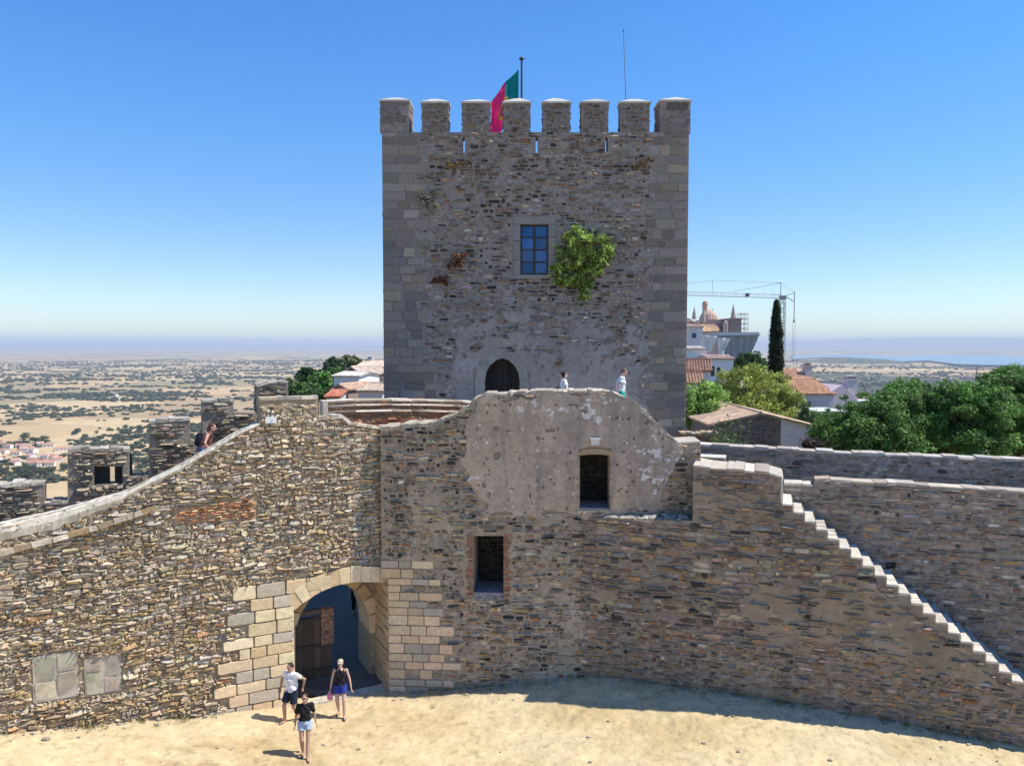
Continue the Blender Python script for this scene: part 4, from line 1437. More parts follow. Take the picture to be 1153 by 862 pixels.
for a, b in rings:
    def outw(p):
        d = p - ctr
        if p[1] <= ctr[1] + .25:
            d = np.array([np.sign(d[0]), 0])
        return p + d / np.linalg.norm(d) * .42
    q = [b, a, outw(b), outw(a)] if True else None
    c = pal(tr_, 1, [(.29, .275, .26), (.25, .24, .23)], [1, .6], .08, .03)[0]
    v8 = []
    for w0_ in (.05,):
        pass
    mid = sum(q) / 4
    q = [mid + (x - mid) * .985 for x in q]
    v8 = [FT.to3(*q[0], .05), FT.to3(*q[1], .05), FT.to3(*q[0], -.1), FT.to3(*q[1], -.1), FT.to3(*q[2], .05), FT.to3(*q[3], .05), FT.to3(*q[2], -.1), FT.to3(*q[3], -.1)]
    vs_.hexa(np.array(v8), c)
vs_.build('door_arch', M_ASHLAR, tower)

# merlons with pyramid caps; the eight along the front, then those of the other sides
mpx = [(428.3, 460.5), (475, 505), (520.5, 551.5), (567, 596.5), (611.5, 642), (654.5, 685), (698.5, 731.5), (743, 777)]


def t_merlon(fr, u0, u1, ztop, T, corner=False, group=None):
    m_ = MB()
    lo = ZP + .003
    m_.fbox(fr, u0, u1, lo, ztop, -T, 0, TB * (.85 if not corner else 1))
    def face(f2, a, b):
        if corner:
            R = courses(tr_, (a, b, lo, ztop), (.28, .4), (.4, .9), .012, 0, 0)
            R[:, 0] = np.maximum(R[:, 0], a); R[:, 1] = np.minimum(R[:, 1], b); R[:, 3] = np.minimum(R[:, 3], ztop)
            R = R[(R[:, 1] - R[:, 0] > .08) & (R[:, 3] - R[:, 2] > .08)]
            stones(m_, f2, R, tr_, .025, pal(tr_, len(R), [(.25, .22, .20), (.20, .175, .16)], [.6, .5], .14, .03), expo=.2, jit=.06, inset=.07, bulge=.05, tilt=.1, rot=0, K=16)
        else:
            R = courses(tr_, (a, b, lo, ztop), (.08, .17), (.12, .42), .02, .03, .2, .04)
            R = keep(R, [(a, lo), (b, lo), (b, ztop), (a, ztop)], (), -.005)
            stones(m_, f2, R, tr_, .01 + .03 * tr_.random(len(R)), pal(tr_, len(R), [(.20, .155, .12), (.22, .195, .175), (.10, .085, .075), (.26, .14, .08)], [1, .6, .3, .2], .18), expo=.55, jit=.18)
    face(fr, u0, u1)
    dg = math.degrees(math.atan2(fr.e[1], fr.e[0]))
    face(Frame(fr.to3(u1, 0, 0), dg + 90), 0, T)
    face(Frame(fr.to3(u0, 0, -T), dg - 90), 0, T)
    o = m_.build('merlon', M_SHADE, tower)
    c = MB()
    ov = .05
    hcap = .22 + tr_.uniform(0, .07) + (.03 if corner else 0)
    q = lambda u, w, z: fr.to3(u, z, w)
    b4 = [q(u0 - ov, ov, ztop), q(u1 + ov, ov, ztop), q(u1 + ov, -T - ov, ztop), q(u0 - ov, -T - ov, ztop)]
    m4 = [x + np.array([0, 0, .07]) for x in b4]
    i_ = .24 if not corner else .22
    um_, wm_ = (u0 + u1) / 2, -T / 2
    t4 = [x * i_ + (1 - i_) * q(um_, wm_, 0) for x in b4]
    t4 = [np.array([x[0], x[1], ztop + hcap + tr_.uniform(-.02, .02)]) for x in t4]
    g4 = []
    V = np.array(b4 + m4 + t4)
    c.add(V, [np.array([[0, 3, 2, 1], [0, 1, 5, 4], [1, 2, 6, 5], [2, 3, 7, 6], [3, 0, 4, 7], [4, 5, 9, 8], [5, 6, 10, 9], [6, 7, 11, 10], [7, 4, 8, 11], [8, 9, 10, 11]])], np.array([.52, .48, .41]) * tr_.uniform(.85, 1.1))
    c.build('cap', M_LIME, o)
    return o


for k, (a, b) in enumerate(mpx):
    cn = k in (0, 7)
    zt = FT.px(500, 116.5 if not cn else 114.5)[1]
    t_merlon(FT, FT.px(a, 130)[0], FT.px(b, 130)[0], zt, .62 if not cn else 1.15, cn)
FRs, FLs, FBs = Frame((TX1 + .003, 32.0), 90), Frame((TX0 - .003, 32.0 + TD), -90), Frame((TX1, 32.0 + TD + .003), 180)
for f in (FRs, FLs):
    for k in range(1, 7):
        c = .6 + (TD - 1.2) * k / 7.0
        t_merlon(f, c - .55, c + .55, ZM, .62)
for k in range(0, 8):
    c = .55 + (TX1 - TX0 - 1.1) * k / 7.0
    t_merlon(FBs, c - .55, c + .55, ZM, .62 if k not in (0, 7) else 1.1, k in (0, 7))

# flag pole and flag
fp = at(587.3, 112, 35.5); ft = at(587.3, 68, 35.5)
pole = thing('flagpole', 'dark flagpole on the keep roof behind the fourth merlon', 'flagpole', (fp[0], fp[1], ZR))
m_ = MB()
m_.tube((fp[0], fp[1], ZR), (fp[0], fp[1], ft[2]), .055, .045, 10, (.05, .045, .05))
m_.build('pole', M_METAL, pole)
m_ = MB()
m_.lathe((fp[0], fp[1], ft[2]), [(.045, 0), (.10, .02), (.12, .07), (.09, .12), (.03, .14)], 10, (.04, .035, .04))
m_.build('finial', M_METAL, pole)
fl = thing('flag', 'limp green and red flag with a yellow emblem hanging from the pole', 'flag', (fp[0] - .06, fp[1], at(587, 78, 35.5)[2]))
NS, NT = 66, 44
s, t = np.meshgrid(np.linspace(0, 1, NS), np.linspace(0, 1, NT), indexing='ij')
Hh, Ll = 2.05, 3.3
phi = np.radians(49 + 20 * s)
ds = Ll / (NS - 1) * (1 - .28 * (1 - t))
X = -np.cumsum(np.cos(np.radians(38 + 30 * s)) * ds * .86, 0) * (1 - .10 * t)
Z = -np.cumsum(np.sin(np.radians(46 + 26 * s)) * ds * .74, 0) - t * Hh * (1 - .15 * s)
Yf = .13 * np.sin(s * 8 + t * 4.5) * s ** .5 + .05 * np.sin(s * 17 - t * 8) * s ** .5 + .02 * np.sin(t * 22 + s * 4)
X = X + .07 * np.sin(s * 12 + t * 7) * s
V = np.stack([X - .05, Yf, Z], -1)
gcol, rcol = np.array([.02, .40, .38]), np.array([.97, .10, .36])  # red turned pink: sun through the cloth is put into the colour
C = np.where((s < .4)[..., None], gcol, rcol)
rr = np.sqrt(((s - .4) * 3.0 / 2.0) ** 2 + (t - .55) ** 2)
C = np.where((rr < .21)[..., None] & (rr > .15)[..., None], np.array([.75, .55, .06]), C)
sh = (np.abs(s - .4) < .075) & (np.abs(t - .55) < .12)
C = np.where(sh[..., None], np.array([.6, .03, .05]), C)
sh = (np.abs(s - .4) < .045) & (np.abs(t - .55) < .08)
C = np.where(sh[..., None], np.array([.75, .75, .75]), C)
m_ = MB()
i = np.arange(NS * NT).reshape(NS, NT)
m_.add(V, np.stack([i[:-1, :-1], i[1:, :-1], i[1:, 1:], i[:-1, 1:]], -1).reshape(-1, 4), C.reshape(-1, 3))
M_FLAG = mat('flag_cloth', rough=.8, scale=20, var=.04, bump=0, translucent=.6)
fo = m_.build('cloth', M_FLAG, fl, smooth=True, local=True)
so_ = fo.modifiers.new('thickness', 'SOLIDIFY'); so_.thickness = .006
# aerial
ap, aq = at(705, 112, 36.5), at(702, 36, 36.5)
an = thing('antenna', 'thin whip antenna rising above the battlements', 'antenna', (ap[0], ap[1], ZR))
m_ = MB()
m_.tube((ap[0], ap[1], ZR), (ap[0], ap[1], ap[2] - .2), .03, .03, 8, (.25, .25, .25))
m_.tube((ap[0], ap[1], ap[2] - .2), aq, .022, .014, 8, (.22, .22, .22))
m_.tube(aq, aq + np.array([0, 0, .12]), .03, .02, 8, (.1, .1, .1))
m_.build('mast', M_METAL, an)

# ------------------------------------------------------------------ plants
def leaf_cloud(mb, cen, rad, per, size, rng, col, cj=.18, lj=.16, flat=.0, out=.8, asp=.55, up=.35):
    cen = np.asarray(cen, float); n = len(cen)
    rad = np.broadcast_to(np.asarray(rad, float), (n,))
    per = np.broadcast_to(np.asarray(per), (n,)).astype(int)
    k = np.repeat(np.arange(n), per)
    N_ = len(k)
    d = rng.normal(0, 1, (N_, 3)); d /= np.linalg.norm(d, axis=1)[:, None]
    r = rng.random(N_) ** .45
    sc = np.array([1, 1, 1 - flat])
    p = cen[k] + d * (r * rad[k])[:, None] * sc
    nr_ = d * out + rng.normal(0, .6, (N_, 3)) + np.array([0, 0, up])
    nr_ /= np.linalg.norm(nr_, axis=1)[:, None]
    a = np.cross(nr_, rng.normal(0, 1, (N_, 3))); a /= np.linalg.norm(a, axis=1)[:, None]
    b = np.cross(nr_, a)
    sz = size * rng.uniform(.6, 1.35, N_)[:, None]
    v = np.stack([p - a * sz, p - b * sz * asp + nr_ * sz * .18, p + a * sz, p + b * sz * asp + nr_ * sz * .18], 1)
    c = np.array(col) * np.exp(rng.normal(0, cj, (n, 1)))[k] * np.exp(rng.normal(0, lj, (N_, 1))) * np.exp(rng.normal(0, .05, (N_, 3)))
    f = np.arange(N_ * 4).reshape(-1, 4)
    mb.add(v.reshape(-1, 3), f, np.repeat(c, 4, 0))


def blob_pts(rng, n, c, r, shell=.75):
    d = rng.normal(0, 1, (n, 3)); d /= np.linalg.norm(d, axis=1)[:, None]
    rr_ = shell + (1 - shell) * rng.random(n)
    rr_ = np.where(rng.random(n) < .25, rng.random(n) * shell, rr_)
    return np.array(c) + d * rr_[:, None] * np.array(r)


pr = np.random.default_rng(77)


def wall_plant(name, label, cat, px, py, blobs, col, per, size, stem=True, group=None, out=.5, cj=.18):
    """blobs in px around a root on the tower face: x, y, radius(px)"""
    o = thing(name, label, cat, FT.to3(*FT.px(px, py), .0), 0, group)
    mb = MB()
    s = 32 / FPX
    cen, rad = [], []
    for (x, y, r) in blobs:
        u, v = FT.px(x, y)
        q = FT.to3(u, v, r * s * out + .12)
        n_ = max(3, int(r * 1.1))
        for w in blob_pts(pr, n_, q, (r * s * .75, r * s * .6, r * s * .75), .6):
            w[1] = min(w[1], 31.95)
            cen.append(w); rad.append(r * s * .36)
    leaf_cloud(mb, cen, rad, per, size, pr, col, up=.5, cj=cj)
    if per > 30:
        tw = np.array(cen)[pr.choice(len(cen), len(cen) // 2)]
        leaf_cloud(mb, np.minimum(tw + pr.normal(0, .22, tw.shape), [99, 31.97, 99]), .09, 9, size * .9, pr, col, up=.5, cj=cj)
    mb.build('foliage', M_LEAF, o)
    if stem:
        sb = MB()
        root = FT.to3(*FT.px(px, py), -.05)
        for (x, y, r) in blobs:
            q = FT.to3(*FT.px(x, y), r * s * out + .1)
            mid = (root + q) / 2 + np.array([pr.normal(0, .06), -.15, pr.normal(0, .06)])
            sb.path([root, mid, q], [.035, .022, .01], 5, (.13, .10, .07))
        sb.build('stem', M_BARK, o)
    return o


wall_plant('wall_bush', 'bright green bush growing out of the keep beside the blue window', 'bush', 648, 300,
           [(651, 266, 13), (664, 268, 9), (640, 272, 10), (679, 275, 12), (686, 284, 9), (632, 284, 10), (645, 284, 12), (662, 286, 13), (676, 290, 13), (625, 303, 10), (636, 300, 11), (650, 302, 12), (663, 305, 11), (673, 303, 9), (628, 315, 9), (640, 316, 11), (652, 318, 11), (664, 318, 8), (660, 326, 8), (657, 334, 7), (668, 296, 10), (684, 292, 7)],
           (.25, .34, .075), 34, .055, cj=.32)
wall_plant('wall_shrub', 'small rust red dry shrub, upper of the two on the keep wall', 'shrub', 514, 298, [(514, 291, 8), (521, 289, 6), (509, 299, 6), (517, 298, 6)], (.22, .10, .055), 24, .05, out=.25)
wall_plant('wall_shrub', 'small rust red dry shrub, lower left of the two on the keep wall', 'shrub', 497, 317, [(498, 314, 7), (492, 316, 5), (502, 319, 5)], (.22, .10, .055), 24, .05, out=.25)
wall_plant('wall_scrub', 'pale straggly scrub near the top left corner of the keep', 'shrub', 484, 226, [(472, 214, 5), (484, 222, 9), (476, 226, 6), (493, 216, 6), (492, 231, 8), (484, 237, 7), (470, 224, 3)], (.33, .31, .22), 9, .045, out=.3)
wall_plant('dry_grass', 'ochre tuft of dry grass at the top left of the keep', 'grass tuft', 512, 186, [(505, 184, 7), (516, 186, 8), (526, 184, 6), (510, 190, 5)], (.24, .17, .09), 12, .05, out=.15, stem=False)
wall_plant('dry_grass', 'ochre tuft of dry grass at the top right of the keep', 'grass tuft', 722, 184, [(714, 188, 6), (724, 184, 7), (731, 180, 5)], (.30, .20, .09), 14, .05, out=.15, stem=False)
# ================================================================== land
PLAIN = -190.0
RIDGE = np.array([(-12, -30), (0, 30), (8, 80), (40, 150), (60, 230)], float)


def ridge_d(x, y):
    d = np.full(np.shape(x), 1e9)
    for a, b in zip(RIDGE[:-1], RIDGE[1:]):
        ab = b - a
        t = np.clip(((x - a[0]) * ab[0] + (y - a[1]) * ab[1]) / (ab @ ab), 0, 1)
        d = np.minimum(d, np.hypot(x - a[0] - t * ab[0], y - a[1] - t * ab[1]))
    return d


def land_z(x, y):
    d = ridge_d(x, y)
    s = np.clip((d - 20) / 330, 0, 1)
    s = s * s * (3 - 2 * s)
    r = np.hypot(x, y)
    z = -0.4 + (PLAIN + .4) * s
    z = z + s * np.clip((r - 600) / 2500, 0, 1) * (fbm(x / 1500, y / 1500, 101, 3) - .62) * 34
    z = z + np.clip((d - 50) / 100, 0, 1) * (fbm(x / 40, y / 40, 102, 3) - .6) * 3
    return z


az = np.unique(np.concatenate([np.arange(-180, 180.1, 4), np.arange(-46, 46.1, .5)]))
rr = np.concatenate([[0, 6, 12, 18, 24, 30], np.geomspace(36, 62000, 150)])
A2, R2 = np.meshgrid(np.radians(az), rr, indexing='ij')
X, Y = R2 * np.sin(A2), R2 * np.cos(A2)
g = MB()
i = np.arange(X.size).reshape(X.shape)
Rg = np.hypot(X, Y)
wood = np.clip((Rg - 2500) / 6000, 0, 1)
rightw = np.clip((X / np.maximum(Rg, 1) - .22) / .08, 0, 1)
wood = np.where(rightw > 0, wood * (1 - rightw) + rightw * np.where(Rg < 6000, 1.42, np.where(Rg < 9500, .50, 1.05)), wood)
scrub = np.clip(1 - (np.hypot(X, Y) - 120) / 200, 0, 1)
g.add(np.stack([X, Y, land_z(X, Y)], -1), np.stack([i[:-1, :-1], i[:-1, 1:], i[1:, 1:], i[1:, :-1]], -1).reshape(-1, 4)[:, ::-1], np.stack([wood, scrub, 0 * wood], -1).reshape(-1, 3))
ml = bpy.data.materials.new('dry_plain'); ml.use_nodes = True
N, Lk = ml.node_tree.nodes, ml.node_tree.links
p = N['Principled BSDF']; p.inputs['Roughness'].default_value = .95; p.inputs['Specular IOR Level'].default_value = .1
tc = N.new('ShaderNodeTexCoord')


def noise_n(scale, detail=5, rough=.6, vec=None):
    n = N.new('ShaderNodeTexNoise'); n.inputs['Scale'].default_value = scale; n.inputs['Detail'].default_value = detail; n.inputs['Roughness'].default_value = rough
    Lk.new(vec or tc.outputs['Object'], n.inputs['Vector']); return n


def mth(op, a, b=None, c=None):
    n = N.new('ShaderNodeMath'); n.operation = op; n.use_clamp = False
    for k, v in enumerate((a, b, c)):
        if v is None: continue
        if hasattr(v, 'is_linked') or not isinstance(v, (int, float)): Lk.new(v, n.inputs[k])
        else: n.inputs[k].default_value = v
    return n.outputs[0]


def mixc(f, a, b):
    n = N.new('ShaderNodeMix'); n.data_type = 'RGBA'
    Lk.new(f, n.inputs['Factor'])
    for k, v in (('A', a), ('B', b)):
        if isinstance(v, tuple): n.inputs[k].default_value = (*v, 1)
        else: Lk.new(v, n.inputs[k])
    return n.outputs['Result']


def step(v, lo, hi):
    n = N.new('ShaderNodeMapRange'); n.inputs['From Min'].default_value = lo; n.inputs['From Max'].default_value = hi
    Lk.new(v, n.inputs['Value']); return n.outputs[0]


wd = noise_n(.0016, 3)
vm_ = N.new('ShaderNodeVectorMath'); vm_.operation = 'MULTIPLY_ADD'; vm_.inputs[1].default_value = (420, 420, 0)
Lk.new(wd.outputs['Color'], vm_.inputs[0]); Lk.new(tc.outputs['Object'], vm_.inputs[2])
vo = N.new('ShaderNodeTexVoronoi'); vo.inputs['Scale'].default_value = .0019
Lk.new(vm_.outputs[0], vo.inputs['Vector'])
sp = N.new('ShaderNodeSeparateColor'); Lk.new(vo.outputs['Color'], sp.inputs[0])
rp = N.new('ShaderNodeValToRGB'); rp.color_ramp.interpolation = 'CONSTANT'
cols_ = [(0, (.53, .37, .19)), (.22, (.43, .29, .155)), (.38, (.60, .44, .24)), (.55, (.39, .27, .145)), (.68, (.33, .25, .135)), (.78, (.57, .40, .21)), (.92, (.28, .23, .12))]
el = rp.color_ramp.elements
el[0].position, el[0].color = 0, (*cols_[0][1], 1)
el[1].position, el[1].color = cols_[1][0], (*cols_[1][1], 1)
for q, c in cols_[2:]:
    e = el.new(q); e.color = (*c, 1)
Lk.new(sp.outputs[0], rp.inputs[0])
nf = noise_n(.03, 6, .7)
field = mixc(step(nf.outputs['Fac'], .42, .75), rp.outputs[0], (.40, .31, .18))
n1 = noise_n(.0011, 8, .68)
n2 = noise_n(.011, 4, .75)
at_ = N.new('ShaderNodeAttribute'); at_.attribute_name = 'Col'
sc_ = N.new('ShaderNodeSeparateColor'); Lk.new(at_.outputs['Color'], sc_.inputs[0])
wv = mth('ADD', n1.outputs['Fac'], mth('MULTIPLY', mth('SUBTRACT', n2.outputs['Fac'], .5), .55))
wv = mth('ADD', wv, mth('MULTIPLY', mth('SUBTRACT', sc_.outputs[0], 1.06), .30))
woodf = step(wv, .50, .58)
c1 = mixc(woodf, field, (.075, .08, .045))
n3 = noise_n(.09, 5, .7)
scr = mth('MULTIPLY', sc_.outputs[1], step(n3.outputs['Fac'], .40, .55))
c2 = mixc(scr, c1, (.085, .10, .04))
Lk.new(c2, p.inputs['Base Color'])
land = g.build('terrain', ml, smooth=True)
tag(land, 'hot dry plain of fields and scattered oaks below the castle hill', 'terrain', kind='structure')

# lake, far right, and the low wooded hill before it
wm_ = bpy.data.materials.new('lake_water'); wm_.use_nodes = True
q = wm_.node_tree.nodes['Principled BSDF']; q.inputs['Base Color'].default_value = (.16, .25, .31, 1); q.inputs['Roughness'].default_value = .25
LZ = PLAIN + 14
lk_px = [(893, 404.2), (925, 402.2), (968, 402.8), (985, 405.8), (1010, 407), (1045, 405.6), (1075, 409.5), (1110, 410.6), (1200, 411.5), (1290, 410), (1290, 401.5), (1200, 401), (1120, 399.6), (1060, 398.8), (1010, 400.2), (950, 399), (890, 400)]
lw = MB()
lw.add([on_level(x, y, LZ) for x, y in lk_px], np.arange(len(lk_px))[None])
tag(lw.build('lake', wm_), 'pale blue lake far out on the plain', 'lake', kind='structure')
M_HILL = mat('wooded_hill', scale=.012, var=.5, bump=0, color=(.075, .085, .045))
M_FAR = mat('far_hills', scale=.0006, var=.3, bump=0, color=(.16, .15, .10))


def hill(name, x0, x1, ytop, ybase, Y, m, label, seed, n=60, depth=None):
    """a rounded ridge that stands on the plain at distance Y"""
    a, b = at(x0, ybase, Y), at(x1, ybase, Y)
    h = at((x0 + x1) / 2, ytop, Y)[2] - PLAIN
    D = depth or (b[0] - a[0]) * .5
    nu, nv = n, 16
    s, t = np.meshgrid(np.linspace(0, 1, nu), np.linspace(-1, 1, nv), indexing='ij')
    e = np.clip(np.sin(s * PI), 0, 1) ** .8
    z = PLAIN - 12 + (h + 12) * e * (np.cos(t * PI / 2)) * (.62 + .55 * fbm(s * 7 + seed, t * 2, seed, 4))
    x = a[0] + (b[0] - a[0]) * s; y = Y + t * D
    mb = MB(); i = np.arange(nu * nv).reshape(nu, nv)
    mb.add(np.stack([x, y, z], -1), np.stack([i[:-1, :-1], i[1:, :-1], i[1:, 1:], i[:-1, 1:]], -1).reshape(-1, 4))
    tag(mb.build(name, m, smooth=True), label, 'hill', kind='structure')


hill('hill', 905, 1015, 401.5, 408.3, 8700, M_HILL, 'low wooded hill beside the lake', 3)
hill('far_ridge', 700, 1420, 379.5, 390.5, 47000, M_FAR, 'faint blue ridge on the right horizon', 9, 90, 3500)
hill('far_ridge', -260, 560, 386.3, 390.5, 50000, M_FAR, 'faint blue ridge on the left horizon', 5, 90, 3500)

# ------------------------------------------------------------------ oaks of the plain
orng = np.random.default_rng(404)


def ico():
    t = (1 + 5 ** .5) / 2
    v = np.array([(-1, t, 0), (1, t, 0), (-1, -t, 0), (1, -t, 0), (0, -1, t), (0, 1, t), (0, -1, -t), (0, 1, -t), (t, 0, -1), (t, 0, 1), (-t, 0, -1), (-t, 0, 1)], float)
    v /= np.linalg.norm(v[0])
    f = np.array([(0, 11, 5), (0, 5, 1), (0, 1, 7), (0, 7, 10), (0, 10, 11), (1, 5, 9), (5, 11, 4), (11, 10, 2), (10, 7, 6), (7, 1, 8), (3, 9, 4), (3, 4, 2), (3, 2, 6), (3, 6, 8), (3, 8, 9), (4, 9, 5), (2, 4, 11), (6, 2, 10), (8, 6, 7), (9, 8, 1)])
    return v, f


ICO_V, ICO_F = ico()


def oak_proto(seed):
    r = np.random.default_rng(seed)
    mb = MB()
    c = blob_pts(r, 15, (0, 0, 3.9), (3.4, 3.4, 1.9), .6)
    for q in c[:9]:
        mb.add(ICO_V * r.uniform(1.2, 1.8) * np.array([1, 1, .75]) * r.uniform(.85, 1.15, (12, 1)) + q * np.array([.8, .8, .95]), ICO_F, np.array([.062, .078, .034]) * r.uniform(.8, 1.2))
    leaf_cloud(mb, c, 1.5, 22, .55, r, (.068, .085, .036), flat=.2)
    return mb


def tree_cover(x, y):
    r = np.hypot(x, y)
    a = fbm(x / 520 + 11, y / 240, 201, 4)
    b = fbm(x / 170, y / 90, 202, 3)
    return (a - .5) * 2.2 + (b - .5) * 2.6


def sample(n, r0, r1, azl, pw=1.0):
    out = []
    tot = 0
    while tot < n:
        m = n * 4
        r = (r0 ** pw + (r1 ** pw - r0 ** pw) * orng.random(m)) ** (1 / pw)
        k = orng.random(m)
        a = np.radians(np.where(k < azl[4], orng.uniform(azl[0], azl[1], m), orng.uniform(azl[2], azl[3], m)))
        x, y = r * np.sin(a), r * np.cos(a)
        ok = tree_cover(x, y) > orng.uniform(-.05, .85, m)
        ok &= ridge_d(x, y) > 420
        x, y = x[ok], y[ok]
        out.append(np.stack([x, y], 1)); tot += len(x)
    return np.concatenate(out)[:n]


SECT = (-36, -9, 19, 36, .62)
nearp = sample(290, 1000, 2150, SECT, 1.0)
# a dense hedge of green trees just below the village, at the left
hp = []
for k in range(34):
    x = orng.uniform(-6, 74)
    hp.append(on_level(x, 533 + orng.uniform(-3, 3) - max(0, x - 40) * .12, PLAIN)[:2])
for k in range(16):
    x = orng.uniform(25, 150); hp.append(on_level(x, 497 + orng.uniform(-5, 5) - (x - 25) * .1, PLAIN)[:2])
for k in range(22):
    x = orng.uniform(144, 172); hp.append(on_level(x, orng.uniform(503, 537), PLAIN)[:2])
hp = np.array(hp)
protos = []
LAB = ['broad dark holm oak standing on the dry plain', 'rounded dark oak standing on the dry plain', 'low dark oak standing on the dry plain']
for k in range(3):
    o = thing('oak_tree', LAB[k], 'tree', (0, 0, -400), 0, 'oaks scattered over the plain')
    oak_proto(50 + k).build('crown', M_LEAF, o, local=True)
    tb_ = MB(); tb_.path([(0, 0, -1), (.1, 0, 1.6), (.3, .1, 3.4)], [.38, .3, .15], 6)
    tb_.build('trunk', M_BARK, o, local=True)
    protos.append(o)
first = [True] * 3
pts = np.concatenate([hp, nearp])[:300]
zz = land_z(pts[:, 0], pts[:, 1])
for k, (q, z) in enumerate(zip(pts, zz)):
    j = k % 3
    o = protos[j] if first[j] else copy_tree(protos[j])
    first[j] = False
    s = orng.uniform(.9, 2.0) * (1.1 if k < len(hp) else 1)
    o.location = (q[0], q[1], z - .3 * s)
    o.scale = (s * orng.uniform(1, 1.35), s * orng.uniform(1, 1.3), s * orng.uniform(.75, 1.05))
    o.rotation_euler[2] = orng.uniform(0, 6.28)
# the rest of the woods: countless
n1_, n2_ = 2000, 5600
P1, P2 = sample(n1_, 1300, 4200, SECT, 1.0), sample(n2_, 3000, 11000, SECT, 1.0)
wd_ = MB()
for P_, lo, hi, rep in ((P1, 4.0, 7.5, 3), (P2, 5.0, 12.0, 2)):
    n = len(P_)
    for k in range(rep):
        off = orng.normal(0, 1, (n, 2)) * lo * (.9 if k else 0) * np.array([2.4, .8])
        q = P_ + off
        z = land_z(q[:, 0], q[:, 1])
        s = orng.uniform(lo, hi, n) * (.75 if k else 1)
        c = np.stack([q[:, 0], q[:, 1], z + s * .45], 1)
        v = ICO_V[None] * orng.uniform(.75, 1.25, (n, 12, 1)) * (s[:, None, None] * np.array([1.15, 1.15, .62])) + c[:, None]
        f = ICO_F[None] + (np.arange(n) * 12)[:, None, None]
        col = np.array([.064, .076, .036]) * np.exp(orng.normal(0, .18, (n, 1)))
        wd_.add(v.reshape(-1, 3), f.reshape(-1, 3), np.repeat(col, 12, 0))
tag(wd_.build('far_woodland', M_LEAF, smooth=True), 'countless far oaks and scrub dotted over the plain', 'woodland', kind='stuff')

# ------------------------------------------------------------------ houses
def tile_roof(mb, e0, e1, r1, r0, per=.26, amp=.045, col=(.46, .25, .14), th=.08, rnd=None):
    """one slope: eave e0->e1, ridge r0->r1 (above), made of rounded tile channels"""
    e0, e1, r0, r1 = [np.array(a, float) for a in (e0, e1, r0, r1)]
    Ln = np.linalg.norm(e1 - e0); Sl = np.linalg.norm(r0 - e0)
    nu = max(8, int(Ln / per) * 4); nv = max(2, min(24, int(Sl / .38)))
    s, t = np.meshgrid(np.linspace(0, 1, nu + 1), np.linspace(0, 1, nv + 1), indexing='ij')
    P_ = (e0 * (1 - s[..., None]) + e1 * s[..., None]) * (1 - t[..., None]) + (r0 * (1 - s[..., None]) + r1 * s[..., None]) * t[..., None]
    nn = np.cross(e1 - e0, r0 - e0); nn /= np.linalg.norm(nn)
    wob = (vnoise(s * Ln / per * .9, t * nv, 7) - .5) * amp * .8
    P_ = P_ + nn * (amp * np.sin(s * Ln / per * 2 * PI) + wob + amp)[..., None]
    rn = np.random.default_rng(int(abs(e0[0] * 31 + e0[2] * 17)) + 1)
    c = np.array(col) * np.exp(rn.normal(0, .16, (nu // 4 + 2, nv + 1, 1)))[np.minimum(np.arange(nu + 1) // 4, nu // 4 + 1)]
    i = np.arange((nu + 1) * (nv + 1)).reshape(nu + 1, nv + 1)
    mb.add(P_.reshape(-1, 3), np.stack([i[:-1, :-1], i[1:, :-1], i[1:, 1:], i[:-1, 1:]], -1).reshape(-1, 4), c.reshape(-1, 3))
    b = nn * th
    mb.hexa(np.array([e0 - b, e1 - b, r0 - b, r1 - b, e0, e1, r0, r1]), np.array(col) * .8)


WHT, LILAC, GRN = (.74, .73, .70), (.58, .50, .50), (.48, .52, .49)


